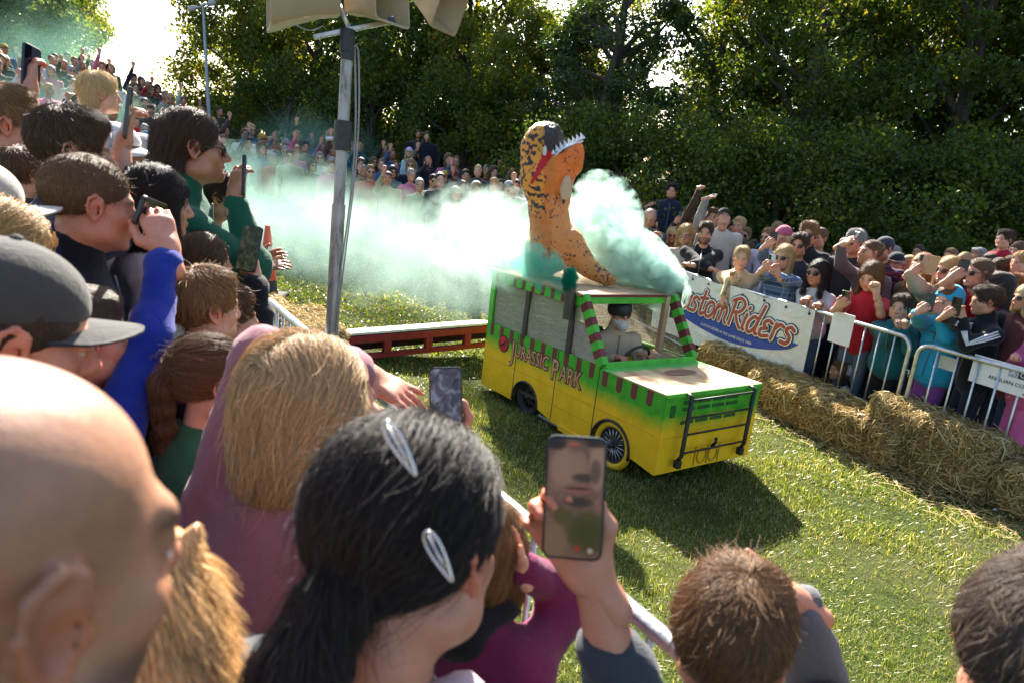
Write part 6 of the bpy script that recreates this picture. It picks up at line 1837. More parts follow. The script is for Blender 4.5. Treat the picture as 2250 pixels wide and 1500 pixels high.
R_('man with a full beard and shaved head at the back', 2219, 583, 40, 1.3, hair='crop', hairc='brown', beard=.9, buzz=.4, skin='r', top=(.05, .06, .07), group=GR)
R_('ginger boy in navy beside the black hood', 2226, 626, 46, .75, dyaw=15, hair='short', hairc='ginger', skin='p', child=True, top=NVY, group=GR)
R_('toddler in a grey hooded top at the edge of the crowd', 2243, 578, 36, 1.1, hair='toddler', hairc='blond', skin='p', child=True, stature=1.0, top=(.22, .23, .25), noleg=True, group=GR)
R_('woman in sunglasses and a brown jacket beside the ginger boy', 2256, 656, 56, .30, sex='f', hair='bob', hairc='pale', skin='f', glasses=('sun',), top=(.10, .03, .03), group=GR)
R_('girl in a pink shirt and shorts holding the top rail', 2290, 700, 58, .20, sex='f', hair='tail', hairc='blond', skin='p', child=True, top=(.55, .10, .25), legs=(.60, .12, .28), hands=[rest(2222, 790, .0, 1), rest(2290, 812, .0, -1)], group=GR)
R_('girl with long brown hair crouching low behind the bars', 1846, 812, 48, .30, dyaw=20, sex='f', hair='long', hairc='brown', skin='f', child=True, stature=.95, top=(.45, .45, .48), noleg=False, strands=900, group=GR)
for i, (x, y, hp, off, hc_, tc_, lab) in enumerate([(2087, 565, 32, 2.3, 'light', (.2, .16, .14), 'brown-haired head behind the woman with the fringe'), (2117, 575, 32, 2.0, 'blond', (.3, .28, .26), 'fair-haired head behind the big black phone'),
                                             (2148, 567, 32, 2.2, 'grey', (.08, .1, .14), 'grey-haired head behind the man in red'), (2172, 580, 34, 1.6, 'dark', (.05, .05, .05), 'dark-haired head beside the father of the child in red'),
                                             (2236, 552, 32, 2.1, 'brown', (.12, .05, .05), 'brown-haired head right behind the child in red'), (1840, 560, 32, 1.9, 'brown', (.03, .03, .04), 'brown-haired head between the curly man and the raised phone'),
                                             (1655, 545, 32, 1.7, 'dark', (.02, .02, .02), 'dark-haired head behind the blond boy'), (1990, 585, 34, 1.9, 'dark', (.05, .06, .04), 'dark-haired head beside the ginger woman'),
                                             (1610, 505, 33, 1.4, 'dark', (.015, .02, .04), 'dark-haired head in navy behind the youth in the cream jacket'), (1412, 462, 30, 1.7, 'blond', (.3, .3, .28), 'fair head behind the bald man with the tablet')]):
    R_(lab, x, y, hp, off, hair=('short', 'bob', 'curly')[i % 3], hairc=hc_, sex='mf'[i % 3 == 1], skin='fpt'[i % 3], top=tc_, res='far', group=GR)
# white stripes down the sleeves of the track jacket, script on the varsity sleeve, pale cuffs
def sleeve_tapes(res, mat, rads=(.062, .058, .048)):
    o, inf = res
    for S0, E0, W0 in inf['arms']:
        out = np.array(_o) - (S0 + E0) / 2; ax_ = (E0 - S0) / np.linalg.norm(E0 - S0); out -= ax_ * (out @ ax_); out /= np.linalg.norm(out); sd = np.cross(ax_, out)
        ax2 = (W0 - E0) / np.linalg.norm(W0 - E0); out2 = np.array(_o) - E0; out2 -= ax2 * (out2 @ ax2); out2 /= np.linalg.norm(out2); sd2 = np.cross(ax2, out2)
        for k_ in (-1, 0, 1):
            kk = inf['k'] * 1.12
            pts = [S0 + (out * .062 + sd * k_ * .020) * kk, (S0 + E0) / 2 + (out * .062 + sd * k_ * .019) * kk, E0 + ((out + out2) * .5 * .064 + (sd + sd2) * .5 * k_ * .018) * kk, (E0 + W0) / 2 + (out2 * .053 + sd2 * k_ * .016) * kk]
            MB().tube([inf['L'](p) for p in pts], .0075, 6).build('sleeve_stripe', mat, o, True)
sleeve_tapes(_tj, simple('stripe_white', (.62, .62, .62), .7))
o_, inf_ = _vj
S0, E0, W0 = inf_['arms'][0]
ax_ = (W0 - E0) / np.linalg.norm(W0 - E0); out = _o - E0; out -= ax_ * (out @ ax_); out /= np.linalg.norm(out)
v, f = text_mesh('California', .062, .3)
Mt = np.stack([ax_, np.cross(out, ax_), out], 1)
MB().add(inf_['L']((v + np.array([0, 0, .056])) @ Mt.T + (E0 * .55 + W0 * .45)), f).build('lettering', M_INK, o_)
for S0, E0, W0 in inf_['arms']:
    a_ = (W0 - E0) / np.linalg.norm(W0 - E0)
    for t_ in (.03, .05): MB().tube([inf_['L'](W0 - a_ * t_ - a_ * .004), inf_['L'](W0 - a_ * t_ + a_ * .004)], .043, 14).build('cuff_stripe', M_NAVY, o_, True)
# ================================================================== people close to the camera
GF = 'spectators on the near bank'
fw2 = np.array([0, 1., 0]); X_ = np.array([1., 0, 0]); Z_ = np.array([0, 0, 1.])
# bald man, very near
P_('bald man with short grey beard in profile, very close and out of focus', -40, 1245, 940, 66, hair='none', hairc=(.045, .035, .03), beard=.8, buzz=.28, skin=(.42, .215, .13), pitch=-8, top=(.20, .10, .085), res='macro', group=GF)
# man in the charcoal cap and blue sweatshirt, phone in a raised hand
hcg = at(22, 738, .97)
person('man in a charcoal baseball cap looking along the course', hcg, 1.0, 48, pitch=-15, hair='short', hairc='dark', skin='r', cap='cap', capc=(.055, .052, .048), top=(.015, .018, .03), res='hero', body_yaw=50, group=GF)
P_('person in a cobalt blue sweatshirt holding a phone up, face hidden by the charcoal cap', 188, 745, 215, 78, depth=1.50, hair='short', hairc='dark', skin='r', top=(.010, .028, .24), res='hero', body_yaw=35,
   hands=[dict(side=1, w=at(370, 556, 1.66), y=-_rt * .35 + _up * .9 + _fw * .1, z=-_fw * .75 + _rt * .5, pose='grip', cuff=.90, hs=1.08, hint=-_up * 1.0 - _fw * .2 + _rt * .1)], group=GF)
phone(at(330, 470, 1.72), ray(330, 470) * .93 + _rt * .34 - _up * .12, -_rt * .85 + _up * .35, 'black phone held sideways by the blue sleeve', size=(.075, .155, .012), screen=M_DARKSCREEN)
P_('person in a light grey cap at the edge behind the charcoal cap', -52, 478, 235, 82, hair='short', hairc='brown', skin='f', cap='cap', capc=(.30, .29, .27), top=(.30, .29, .27), res='hero', pitch=-6, group=GF)
P_('fair-haired child below the light grey cap', 8, 560, 225, 88, depth=1.35, hair='bob', hairc='blond', skin='p', child=True, sex='f', top=(.03, .03, .035), res='hero', strands=2600, pitch=-12, group=GF)
P_('man with a buzz cut and black jacket in profile', 200, 450, 200, 80, hair='crop', hairc='brown', buzz=.30, skin='r', pitch=-8, top=(.010, .011, .015), collar='high', res='hero', strands=4200, strand_r=.0004, bulk=1.05, group=GF)
hcd = at(160, 318, 1.85)
P_('man with dark curly hair and a navy T-shirt in profile', 163, 334, 172, 92, depth=1.85, hair='short', hairc=(.075, .046, .028), skin='f', pitch=-4, top=(.016, .020, .055), sleeve='long', res='hero', strands=4200, strand_r=.0008,
   hands=[hand_at(268, 318, 1.98, 1, _up * .9 + _rt * .25, -_fw * .6 - _rt * .6, 'grip', sleeve='short')], group=GF)
phone(at(282, 252, 1.97), _up * .95 + _rt * .1, -_rt * .9 - _fw * .4, 'olive phone held up in front of the toddler', case=(.05, .05, .03))
P_('blond toddler in a pale top sitting high on shoulders', 222, 208, 84, 84, depth=2.75, hair='toddler', hairc='pale', skin='p', child=True, top=(.50, .47, .46), stature=.9, noleg=True, res='hero', strands=3200, strand_r=.0008, group=GF)
P_('man carrying the blond toddler, mostly hidden', 200, 345, 112, 84, depth=2.85, hair='short', hairc='brown', top=(.05, .05, .06), res='mid', group=GF)
P_('man in sunglasses with a raised phone and a black wrist strap', 8, 275, 150, 82, hair='quiff', hairc='light', skin='r', glasses=('sun', (.05, .04, .03)), mouth=.3, beard=.25, top=(.34, .32, .30), res='hero', strands=2600,
   hands=[hand_at(62, 205, 2.35, 1, _up * .95 + _rt * .08, -_fw * .7 - _rt * .4, 'grip', sleeve='short')], group=GF)
phone(at(68, 148, 2.36), _up * .98 + _rt * .05, -_rt * .75 + _fw * .1 - _up * .1, 'dark blue phone raised high above the crowd on the left', case=(.012, .016, .035))
P_('person in a black and yellow jacket behind the curly-haired man', 55, 385, 110, 60, depth=2.15, hair='short', hairc='brown', top=(.016, .015, .014), bulk=1.2, res='mid', group=GF)
P_('bearded man in a white sun hat', 262, 340, 122, 82, hair='short', hairc='dark', beard=.8, skin='f', mouth=.3, cap='bucket', capc=(.60, .58, .56), top=(.05, .05, .06), res='mid', group=GF)
P_('person in a grey cap seen from behind beside the woman in green', 318, 358, 112, 40, hair='short', hairc='blond', cap='backcap', capc=(.19, .19, .21), top=(.25, .24, .24), res='mid', group=GF)
hcw = at(428, 325, 2.1)
P_('dark-haired woman in a green top and sunglasses calling out', 425, 325, 156, 84, depth=2.45, sex='f', hair='pulled', hairc='dark', skin='t', glasses=('sun', (.03, .015, .01)), mouth=1.0, top=(.008, .085, .048), collar='high', res='hero', strands=5200, bust=1.0,
   hands=[hand_at(513, 437, 2.5, 1, _up * .92 + _rt * .2, -_fw * .75 - _rt * .4, 'grip')], group=GF)
phone(at(537, 388, 2.51), _up * .98 + _rt * .02, -_rt * .93 - _fw * .3, 'slim black phone held by the woman in green')
P_('black-haired woman with long straight hair behind the raised phone', 348, 446, 150, 78, depth=2.0, sex='f', hair='long', hairc='black', skin='f', top=(.45, .38, .38), res='hero', strands=4200, pitch=-6, group=GF)
P_('young man in glasses with short black hair clapping', 474, 434, 102, 84, depth=2.75, hair='short', hairc='black', skin='t', glasses=('clear', (.02, .02, .02)), top=(.05, .06, .09), res='mid',
   hands=[hand_at(572, 585, 2.9, 1, _rt * .95 + _up * .05, _up * .6 - _fw * .6, 'open'), hand_at(570, 572, 2.98, -1, _rt * .92 + _up * .28, _up * .6 + _fw * .5, 'open')], group=GF)
P_('girl with straight brown hair filming over the barrier end', 452, 575, 118, 76, depth=2.3, sex='f', child=True, hair='long', hairc='brown', skin='p', top=(.012, .013, .016), res='hero', strands=2600,
   hands=[hand_at(560, 612, 2.4, 1, _up * .9 - _rt * .25, -_fw * .95, 'grip', hs=1.25)], group=GF)
phone(at(548, 547, 2.36), _up * .97 + _rt * .18, -_fw * .95 - _rt * .25, 'black phone held upright beside the traffic cone', size=(.078, .16, .011))
P_('boy with short brown hair in a maroon hoodie', 452, 678, 165, 66, depth=1.78, child=True, hair='short', hairc='light', skin='p', top=(.075, .010, .022), collar='hood', res='hero', strands=5200, strand_r=.0009, group=GF)
P_('child in profile just past the boy in maroon', 508, 700, 128, 72, depth=2.1, child=True, hair='short', hairc='brown', skin='p', top=(.03, .05, .10), res='mid', group=GF)
bg_ = P_('girl with a brown braid and a green ribbed jumper', 468, 838, 190, 72, depth=1.55, sex='f', child=True, hair='braid', hairc='brown', skin='p', top=(.035, .12, .06), res='hero', strands=4200, pitch=-6, group=GF)
# woman in the mauve jumper shading her eyes
hm = at(672, 905, 1.22)
person('blonde woman in a mauve jumper shading her eyes with her arm', hm, 1.03, 33, sex='f', hair='bob', hairc=(.44, .31, .17), skin='r', top=(.27, .11, .13), res='hero', pitch=-14, body_yaw=22, strands=13000, strand_r=.00045, bulk=1.22, collar='high',
       hands=[dict(side=-1, w=at(790, 815, 1.42), y=_rt * .85 - _up * .45, z=_up * .8 - _fw * .4, pose='open', E=at(585, 800, 1.24)), dict(side=1, w=at(1012, 972, 1.56), y=_up * .85 - _rt * .45, z=_fw, pose='grip', hs=.9)], group=GF)
phone(at(980, 880, 1.515), _up * .99 - _rt * .02, -_fw * .95 - _up * .1, 'black phone showing a bright sky, held below the blonde woman', screen=M_SCREEN2)
# woman with the ponytail
hp_ = at(905, 1190, .74)
pw, inf = person('black-haired woman with a low ponytail and two hair clips, filming', hp_, 1.03, 28, sex='f', hair='tail', hairc='black', skin='r', top=(.045, .05, .06), hoodc=(.55, .40, .42), res='macro', pitch=-16, roll=-8, body_yaw=25, strands=15000, strand_r=.0004,
       hands=[dict(side=1, w=at(1302, 1268, .875), y=_up * .82 - _rt * .52, z=_fw * 1.0, pose='grip', sleeve='roll', hint=-_up * 1.0 + _rt * .2)], group=GF)
for (px, py, a, L_) in ((880, 985, -60, .055), (965, 1222, -62, .05)):
    c = at(px, py, .600); d_ = _rt * math.cos(rad(a)) + _up * math.sin(rad(a)); s_ = -_rt * math.sin(rad(a)) + _up * math.cos(rad(a))
    clip = thing('hair_clip', 'silver snap clip high on the ponytailed head' if py < 1100 else 'silver snap clip low on the ponytailed head', 'hair clip', tuple(c))
    MB().tube([d_ * L_ * .5 * math.cos(t) + s_ * .0085 * math.sin(t) * (.62 + .38 * -math.cos(t)) for t in np.linspace(0, 2 * math.pi, 21)[:-1]], .0014, 6, closed=True).build('loop', mat_steel('clip_steel', (.6, .6, .6), .25), clip, True)
    MB().tube([d_ * L_ * .45, -d_ * L_ * .42], .0014, 6).build('tongue', mat_steel('clip_steel', (.6, .6, .6), .25), clip, True)
phone(at(1262, 1092, .835), _up * .99 + _rt * .05, -_fw * .95 - _rt * .1, 'large black phone whose screen shows a close-up face, held by the ponytailed woman', size=(.074, .150, .010), screen=mat_screen_face())
P_('child with light brown hair covering the ears, burgundy sleeves', 1072, 1200, 200, 40, depth=1.25, sex='f', child=True, hair='bob', hairc='light', skin='p', top=(.15, .018, .065), hoodc=(.012, .013, .016), res='hero', strands=5000,
   hands=[hand_at(1150, 1250, 1.22, 1, _up * .95 - _rt * .2, _rt * .9 + _fw * .2, 'open')], group=GF)
P_('boy with tousled brown hair shading his eyes at the barrier', 1605, 1410, 330, 14, depth=.94, child=True, hair='short', hairc=(.15, .085, .042), skin='r', top=(.12, .12, .13), res='macro', pitch=-10, strands=14000, strand_r=.00055,
   hands=[hand_at(1762, 1325, 1.03, 1, -_rt * .75 + _up * .62, _up * .5 + _rt * .6 - _fw * .3, 'open')], group=GF)
P_('man with greying cropped hair seen from behind at the edge', 2285, 1450, 425, 12, hair='short', hairc=(.10, .075, .058), skin='r', top=(.05, .05, .055), res='macro', pitch=-6, strands=13000, strand_r=.00045, group=GF)
# driver of the van
dh = vw((-1.20, .50, 1.0))
hd = at(1362, 688, float(proj(dh)[2]))
_drv = person('driver with a white beard, black helmet and goggles inside the van', hd, .98, yaw_to(hd, (1.9, 3.4)) , hair='none', hairc='white', beard=1.0, skin='r', cap='helmet', glasses=('sun', (.01, .01, .01)), top=(.50, .37, .23), legs=(.03, .03, .04), seated=True, collar='high',
       hands=[dict(side=1, w=vw((-.86, .34, .62)), y=VM @ np.array([1., 0, .2]), z=Z_, pose='fist'), dict(side=-1, w=vw((-.86, .66, .62)), y=VM @ np.array([1., 0, .2]), z=Z_, pose='fist')], res='mid', feet=False)
o_, inf_ = _drv
Vx, Fx = sdf_mesh([ell((0, .075, -.095), (.052, .040, .05), k=.02), cone((-.055, .04, -.06), (0, .08, -.10), .02, .03, k=.02), cone((.055, .04, -.06), (0, .08, -.10), .02, .03, k=.02)], .007)
Vx = Vx + vnormals(Vx, Fx) * (.006 * wobble(Vx, 90, 4))[:, None]
mobj('beard', np_mesh('beard', xf(Vx, inf_['Rh'], inf_['L'](inf_['hc']), inf_['hs']), Fx, [M_HAIR], True), o_, color=(.62, .60, .57))
a_ = np.linspace(0, 2 * math.pi, 25)[:-1]
MB().tube([(-.80 + .05 * math.sin(t), .50 + .15 * math.cos(t), .60 + .13 * math.sin(t)) for t in a_], .012, 8, closed=True).build('steering_wheel', M_BLACK, van, True)
# the fluffy dog held in front of the bald man
do_c = at(335, 1300, .62); sD = .62 / CAM_F
def DP(x, y, dd=0.0): return at(x, y, .62 + dd)
dprims = [ell(DP(322, 1240, .0), np.array([78, 82, 80]) * sD, Rcam, k=.03), cone(DP(330, 1300), DP(335, 1450, .03), 88 * sD, 105 * sD, k=.05), cone(DP(300, 1230, .05), DP(262, 1255, .12), 40 * sD, 24 * sD, k=.03),
          cone(DP(390, 1240, .0), DP(432, 1160, -.005), 38 * sD, 6 * sD, k=.015), cone(DP(372, 1245, .0), DP(430, 1162, -.005), 28 * sD, 5 * sD, k=.015), cone(DP(300, 1190, .04), DP(305, 1160, .05), 26 * sD, 5 * sD, k=.02), cone(DP(340, 1440, .0), DP(330, 1560, .05), 100 * sD, 80 * sD, k=.05)]
Vq, Fq_ = sdf_mesh(dprims, .006); Nq = vnormals(Vq, Fq_)
dog = thing('dog', 'fluffy tan dog with pricked ears held in front of the bald man', 'dog', tuple(do_c))
cdog = np.tile(np.array([.50, .33, .16]), (len(Vq), 1)); cdog *= (1 + .25 * wobble(Vq, 40, 5))[:, None]
mobj('body', np_mesh('dog_body', Vq - do_c, Fq_, [M_SKIN], True, vcol=np.clip(cdog, .01, 1)), dog)
r = np.random.default_rng(77); n = 9000; i = r.integers(0, len(Vq), n)
p = Vq[i]; nn = Nq[i]; d0 = nn * .55 - _up * .75 + _rt * .25 + r.normal(0, .18, (n, 3)); ear = (p @ _up) > (DP(0, 1225) @ _up)
ln = np.where(ear, .006, .026) * r.uniform(.5, 1.2, n)
pts = np.stack([p + d0 * (ln * t)[:, None] - _up * (ln * t * t * .5)[:, None] + nn * (.25 * ln * t)[:, None] for t in np.linspace(0, 1, 5)], 1)
cu = bpy.data.hair_curves.new('fur'); cu.add_curves([5] * n); cu.attributes['position'].data.foreach_set('vector', (pts - do_c).astype(np.float32).ravel())
ra = cu.attributes.get('radius') or cu.attributes.new('radius', 'FLOAT', 'POINT'); ra.data.foreach_set('value', np.tile(np.linspace(.0007, .00015, 5), n).astype(np.float32)); cu.materials.append(M_STRAND)
so = bpy.data.objects.new('fur', cu); so.color = (.60, .42, .21, 1); link(so, dog)
# ================================================================== the far crowd: a few builds, copied with their own colours
ARCH = []
def arch(**kw):
    n = len(ARCH)
    hc = np.array([-3.0 - .8 * n, 40.0, float(ground_z(-3.0 - .8 * n, 40.0)) + 1.60])
    o, inf = person('template', hc, 1.0, 180, res='far', feet=False, **kw)
    ARCH.append(o)
def far_hand(side, dx, dz, dy=-.35, pose='grip', **kw):
    n = len(ARCH); hc = np.array([-3.0 - .8 * n, 40.0, float(ground_z(-3.0 - .8 * n, 40.0)) + 1.60])
    return dict(side=side, w=hc + np.array([-dx * side, dy, dz]), y=np.array([0.2 * side, 0, 1.0]), z=np.array([0, -1.0, 0]) , pose=pose)
arch(hair='short', hairc='brown', skin='f')
arch(hair='short', hairc='brown', skin='p', glasses=('sun',), beard=.6)
arch(sex='f', hair='long', hairc='brown', skin='p', mouth=.4)
arch(sex='f', hair='bob', hairc='brown', skin='f', glasses=('sun',))
arch(hair='short', hairc='brown', skin='t', cap='cap')
arch(hair='curly', hairc='brown', skin='f', hands=[far_hand(1, .08, .30)])
arch(sex='f', hair='tail', hairc='brown', skin='r', hands=[far_hand(1, .02, .02), far_hand(-1, .02, -.02)])
arch(hair='crop', hairc='brown', skin='r', buzz=.5, beard=.4, hands=[far_hand(1, .05, .10)])
arch(hair='short', hairc='brown', skin='b')
arch(sex='f', hair='bun', hairc='brown', skin='p', cap=None, mouth=.3, glasses=('clear',))
FAR_TOPS = [('navy', (.014, .020, .045)), ('black', (.012, .012, .014)), ('grey', (.16, .16, .17)), ('white', (.55, .54, .52)), ('olive', (.07, .07, .04)), ('red', (.32, .02, .025)), ('blue', (.05, .11, .26)), ('beige', (.36, .28, .2)), ('teal', (.03, .14, .15)), ('charcoal', (.04, .04, .045)), ('pink', (.5, .14, .24)), ('brown', (.10, .06, .04))]
FAR_HAIR = [('dark', HAIRC['dark']), ('brown', HAIRC['brown']), ('light', HAIRC['light']), ('fair', HAIRC['blond']), ('grey', HAIRC['grey']), ('black', HAIRC['black'])]
ADESC = ['person', 'bearded man in sunglasses', 'woman with long', 'woman in sunglasses', 'man in a cap', 'curly person with raised arm', 'woman with both hands up', 'man with cropped hair filming', 'dark-skinned man', 'woman in glasses']
def copy_tree(o, parent=None):
    c = o.copy(); col.objects.link(c); c.parent = parent
    for ch in list(o.children): copy_tree(ch, c)
    return c
rf = random.Random(21)
_used = set(); _labels = set()
def far_person(x, y, where, group, kind=None, face=None, hsc=None, dz=0.0):
    k_ = rf.choice([0, 0, 1, 1, 2, 2, 3, 3, 4, 5, 6, 7, 7, 8, 9]) if kind is None else kind
    src = ARCH[k_]
    first = k_ not in _used
    o = src if first else copy_tree(src)
    _used.add(k_)
    z = float(ground_z(x, y)) + dz
    o.location = (x, y, z)
    f_ = (yaw_to((x, y), (0.5, 6.5)) if face is None else face) + rf.uniform(-18, 18)
    o.rotation_euler = (0, 0, rad(180 - f_))
    s_ = (rf.uniform(.92, 1.06) if hsc is None else hsc); o.scale = (s_, s_, s_)
    for _ in range(60):
        tn, tc = rf.choice(FAR_TOPS); hn, hcx = rf.choice(FAR_HAIR)
        if (k_, tn, hn, group) not in _labels: break
    _labels.add((k_, tn, hn, group))
    for ch in o.children:
        n_ = ch.name.split('.')[0]
        if n_ == 'top': ch.color = (*[c * rf.uniform(.8, 1.2) for c in tc], 1)
        if n_ == 'hair': ch.color = (*hcx, 1)
        if n_ == 'trousers': ch.color = (*rf.choice([(.03, .04, .07), (.015, .015, .018), (.10, .08, .06), (.07, .10, .16)]), 1)
        if n_ == 'cap': ch.color = (*rf.choice([(.02, .02, .03), (.3, .3, .3), (.35, .22, .04), (.1, .02, .02)]), 1)
    o['label'] = f'{ADESC[k_]} {hn} hair, {tn} top, {where}' if k_ == 2 else f'{ADESC[k_]}, {hn} hair, {tn} top, {where}'
    o['group'] = group
    return o
GH, GM = 'crowd on the hill', 'crowd across the course behind the smoke'
nfar = 0
# across the course: rows behind the far barrier
fa, fb = at(1175, 470, 10.8), at(470, 330, 15.2)
fdir = (fb - fa)[:2]; flen = np.linalg.norm(fdir); fdir /= flen; fnn = np.array([-fdir[1], fdir[0]]); fnn = fnn if fnn[1] > 0 else -fnn
for row in range(6):
    t = rf.uniform(0, .3)
    while t < flen + .6:
        p = fa[:2] + fdir * t + fnn * (row * .62 + rf.uniform(-.12, .12))
        far_person(p[0], p[1], 'across the course behind the smoke', GM, dz=row * .05); nfar += 1
        t += rf.uniform(.40, .66) * (1 + .16 * row)
# hill crowd on the left: rows climbing the slope
for row in range(9):
    x = -6.3 - row * .25
    while x > -17.5:
        yy = 12.6 + row * 1.0 + (-x - 6) * .12 + rf.uniform(-.25, .25)
        px, py, dz_ = proj((x, yy, float(ground_z(x, yy)) + 1.6))
        if -60 < px < 500 and rf.random() < .92:
            far_person(x, yy, 'standing on the hill', GH); nfar += 1
        x -= rf.uniform(.52, .92)
# packed rows behind the named spectators at the far-side barrier
GB = 'back rows behind the far-side barrier'
for row, off in enumerate((1.25, 1.75, 2.3)):
    t = -1.6 + .2 * row
    while t < 4.6:
        p = RW[1] + fence_dir * t - fence_n * (off + rf.uniform(-.12, .12))
        far_person(p[0], p[1], 'in the back rows below the trees', GB, kind=rf.choice([0, 1, 2, 3, 4, 8, 9]), face=yaw_to(p, VAN_T), hsc=rf.uniform(.88, 1.0)); nfar += 1
        t += rf.uniform(.42, .75)
print('far people', nfar)
# singled-out figures
GK = 'people who stand out in the far crowd'
P_('man in dark sunglasses with a girl on his shoulders across the course', 899, 371, 24, 185, depth=14.6, hair='short', hairc='black', skin='f', glasses=('sun',), top=(.03, .03, .03), res='far', group=GM)
P_('girl in a lilac cap and pale blue jumper on a man shoulders', 899, 336, 22, 185, depth=14.6, sex='f', child=True, stature=1.1, noleg=True, hair='long', hairc='blond', skin='p', cap='cap', capc=(.45, .40, .58), top=(.42, .58, .60), res='far', group=GM)
P_('woman in a dark top and pale skirt standing on the bank by the bushes', 938, 299, 19, 180, depth=15.6, sex='f', hair='long', hairc='dark', skin='p', top=(.012, .016, .026), legs=(.42, .38, .48), res='far', mouth=.4, group=GM)
P_('man in black beside the woman in the pale skirt on the bank', 920, 296, 19, 180, depth=15.9, hair='short', hairc='dark', beard=.7, skin='t', top=(.010, .012, .012), legs=(.012, .012, .013), res='far', group=GM)
P_('girl with blonde plaits sitting high above the far crowd', 1050, 376, 26, 190, depth=12.4, sex='f', child=True, stature=1.1, noleg=True, hair='tail', hairc='blond', skin='p', mouth=.5, top=(.02, .05, .05), res='far', group=GM)
P_('boy in a grey cap with an orange badge at the end of the far crowd', 1117, 412, 27, 185, depth=11.0, child=True, hair='short', hairc='light', skin='p', cap='cap', capc=(.28, .27, .28), top=(.015, .05, .05), res='far', group=GM)
P_('man in a mustard cap in the far crowd', 975, 388, 24, 185, depth=13.0, hair='short', hairc='brown', skin='r', cap='cap', capc=(.40, .28, .05), top=(.05, .08, .08), res='far', group=GM)
P_('bearded man in a maroon and white cap in the far crowd', 998, 388, 24, 185, depth=13.2, hair='short', hairc='dark', beard=.9, skin='f', cap='cap', capc=(.16, .03, .03), top=(.03, .03, .04), res='far', group=GM)
P_('child in a pink dress standing up high on the hill', 343, 196, 13, 175, depth=20.5, child=True, sex='f', hair='tail', hairc='brown', stature=1.1, skin='p', top=(.62, .10, .24), noleg=True, res='far', group=GH)
P_('child in a black top on shoulders beside the child in pink', 320, 205, 13, 175, depth=20.0, child=True, hair='short', hairc='dark', stature=1.1, noleg=True, skin='p', top=(.02, .02, .02), res='far', group=GH)
P_('child in red on the hill near the lamp post', 404, 222, 14, 175, depth=18.5, child=True, hair='short', hairc='brown', skin='p', stature=1.1, top=(.42, .02, .03), noleg=True, res='far', group=GH)
P_('person in a red top leaning on the hill barrier', 300, 268, 20, 165, depth=12.6, hair='curly', hairc='light', skin='p', top=(.48, .02, .03), res='far', group=GH)
P_('person in sunglasses and a blue denim jacket leaning on the hill barrier', 347, 272, 21, 165, depth=12.2, hair='short', hairc='light', glasses=('sun',), skin='p', top=(.10, .20, .34), res='far', group=GH)
P_('man in a dark cap and olive coat behind the hill barrier', 332, 242, 22, 170, depth=13.0, hair='short', hairc='dark', beard=.7, cap='cap', capc=(.03, .03, .03), skin='f', top=(.05, .05, .04), res='far', group=GH)
P_('bearded man in grey with a black scarf on the hill', 318, 228, 22, 170, depth=13.6, hair='short', hairc='dark', beard=.8, skin='f', top=(.30, .31, .33), res='far', group=GH)
P_('bearded man in a black beanie and grey jumper on the hill', 378, 250, 22, 170, depth=12.8, hair='short', hairc='dark', beard=.8, cap='beanie', capc=(.015, .015, .015), skin='t', top=(.14, .14, .16), res='far', group=GH)
hb0, hb1 = onground(275, 345), onground(372, 345)
hb0 = at(290, 290, 11.6); hb1 = at(372, 312, 11.0)
barrier(gp(hb0), gp(hb1) + np.array([.3, 0, 0]), 'steel barrier in front of the hill crowd', 1.05, .15)
# ================================================================== smoke from the canisters
def mat_smoke(name, color, dens, radii, nscale, amp, edge, aniso=.35, lo=.0, hi=1.0, detail=5, seedv=0.0, vstretch=1.0):
    m = bpy.data.materials.new(name); m.use_nodes = True
    t = m.node_tree; t.nodes.remove(t.nodes['Principled BSDF'])
    out = t.nodes['Material Output']
    n = NT.__new__(NT); n.m = m; n.t = t; n.out = out; n.b = None
    tc = n.coord('Object')
    scl = n.n('ShaderNodeVectorMath', operation='MULTIPLY'); n.l(tc, scl.inputs[0]); scl.inputs[1].default_value = (radii[0], radii[1], radii[2] * vstretch)
    off = n.n('ShaderNodeVectorMath', operation='ADD'); n.l(scl.outputs[0], off.inputs[0]); off.inputs[1].default_value = (seedv, seedv * .7, seedv * 1.3)
    nz = n.noise(nscale, detail, .62, vec=off.outputs[0], dist=.35)
    ln = n.n('ShaderNodeVectorMath', operation='LENGTH'); n.l(tc, ln.inputs[0])
    f = n.math('ADD', n.math('SUBTRACT', 1.0, ln.outputs['Value']), n.math('MULTIPLY', n.math('SUBTRACT', nz, .5), amp))
    mr = n.n('ShaderNodeMapRange', interpolation_type='SMOOTHSTEP', ins={'From Min': lo, 'From Max': lo + edge, 'To Min': 0.0, 'To Max': dens}); n.l(f, mr.inputs['Value'])
    pv = n.n('ShaderNodeVolumePrincipled', ins={'Color': (*color, 1), 'Anisotropy': aniso})
    n.l(mr.outputs[0], pv.inputs['Density']); n.l(pv.outputs[0], out.inputs['Volume'])
    return m
_sph = {}
def puff(label, x, y, depth, rx, ry, rz, color, dens, nscale=1.2, amp=1.0, edge=.5, rot=0.0, aniso=.35, lo=0.0, yaw=0.0, vst=1.0, detail=5):
    if 'm' not in _sph:
        mb = MB(); prof = [(max(math.sin(a), .001), -math.cos(a)) for a in np.linspace(0, math.pi, 9)]; mb.lathe(prof, 16); _sph['m'] = (np.concatenate(mb.v), mb.f)
    i = len(_sph)
    c = at(x, y, depth)
    me = np_mesh('smoke', _sph['m'][0] * 1.02, _sph['m'][1], [mat_smoke('smoke_%d' % i, color, dens, (rx, ry, rz), nscale, amp, edge, aniso, lo, detail=detail, seedv=3.1 * i, vstretch=vst)])
    _sph[i] = 1
    o = mobj('smoke', me); o.location = c; o.scale = (rx, ry, rz); o.rotation_euler = (0, rot, yaw)
    return tag(o, label, 'smoke', kind='stuff')
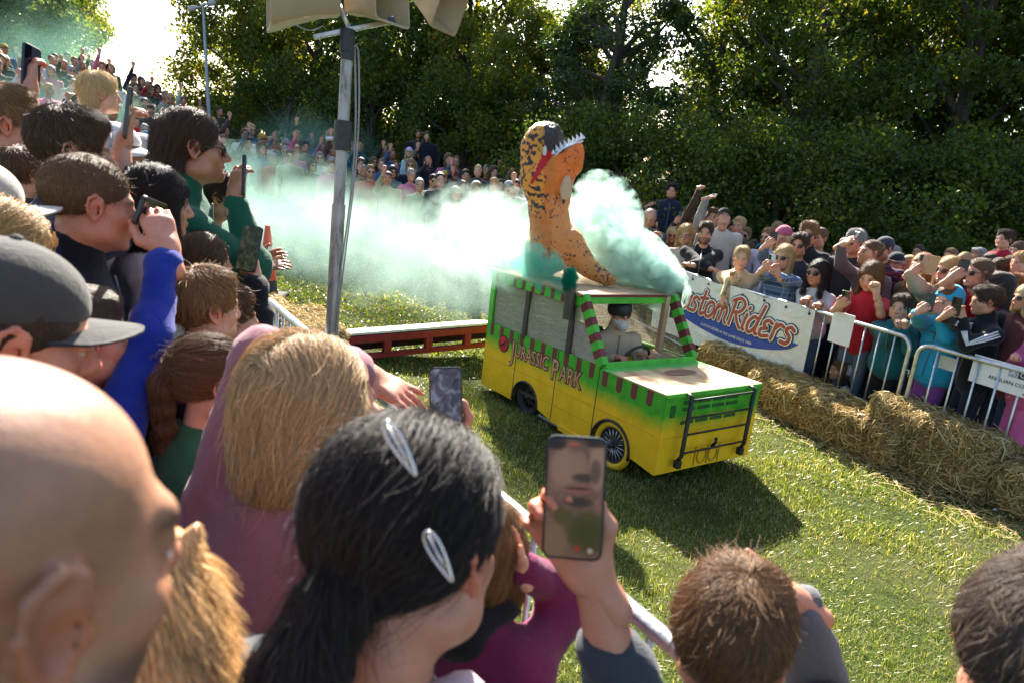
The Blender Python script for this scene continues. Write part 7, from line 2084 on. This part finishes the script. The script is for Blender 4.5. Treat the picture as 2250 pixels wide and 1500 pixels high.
WHITE = (.60, .78, .70); MINT = (.48, .76, .65); PALE = (.57, .83, .73); TEAL = (.16, .60, .46); DEEP = (.02, .34, .22)
puff('thick white smoke bank drifting over the middle of the course', 900, 560, 9.6, 2.9, 1.5, .85, WHITE, .85, 1.6, 2.8, 1.0, .16, .05)
puff('dense white smoke billowing behind the van', 1080, 520, 7.7, .95, .8, .62, WHITE, 2.4, 3.0, 2.8, .9, .25, .05)
puff('thin pale smoke spreading over the far grass', 630, 470, 10.5, 2.7, 1.6, 1.0, MINT, .45, 1.4, 2.6, 1.0, .1, .1)
puff('pale green smoke plume curling from the right canister', 1400, 578, 6.3, .62, .45, .30, PALE, 9, 7.0, 3.2, .55, .62, .2, detail=8)
puff('pale green smoke rising behind the dinosaur', 1322, 490, 6.7, .42, .40, .52, PALE, 6, 6.0, 3.2, .60, -.3, .2, detail=8)
puff('small pale smoke swirl above the right canister', 1462, 606, 6.0, .24, .25, .16, PALE, 18, 11, 2.6, .45, .6, .2, detail=8)
cR = vw(can_pos[1]) + np.array([0, 0, .14]); cL = vw(can_pos[0]) + np.array([0, 0, .14])
pxr = proj(cR); pxl = proj(cL)
puff('dark green smoke at the mouth of the right canister', pxr[0] - 3, pxr[1] - 6, pxr[2], .075, .075, .085, DEEP, 70, 22, 1.5, .35, 0, .1)
puff('dark green smoke at the mouth of the left canister', pxl[0] - 4, pxl[1] - 10, pxl[2], .075, .075, .12, DEEP, 70, 22, 1.5, .35, 0, .1)
puff('teal smoke streaming back from the left canister', 1198, 592, pxl[2] + .10, .34, .18, .18, TEAL, 10, 8.0, 3.2, .7, .40, .2, detail=8)
puff('pale teal smoke trailing off the back of the roof', 1120, 565, pxl[2] + .7, .5, .4, .32, PALE, 4, 6, 2.6, .6, .2, .2, detail=7)
puff('green haze hanging in front of the hill tree', 90, 130, 20, 3.0, 2.2, 1.9, (.40, .80, .66), .085, .5, 1.5, .9, .0, .3)
puff('thin green haze drifting among the hill crowd', 190, 235, 13.5, 3.0, 1.4, .7, (.42, .85, .72), .10, .6, 1.5, .9, .1, .3)
puff('green haze at the foot of the sunlit trees', 690, 310, 16, 2.2, 1.8, .8, (.35, .75, .62), .20, .6, 1.5, .9, .0, .3)
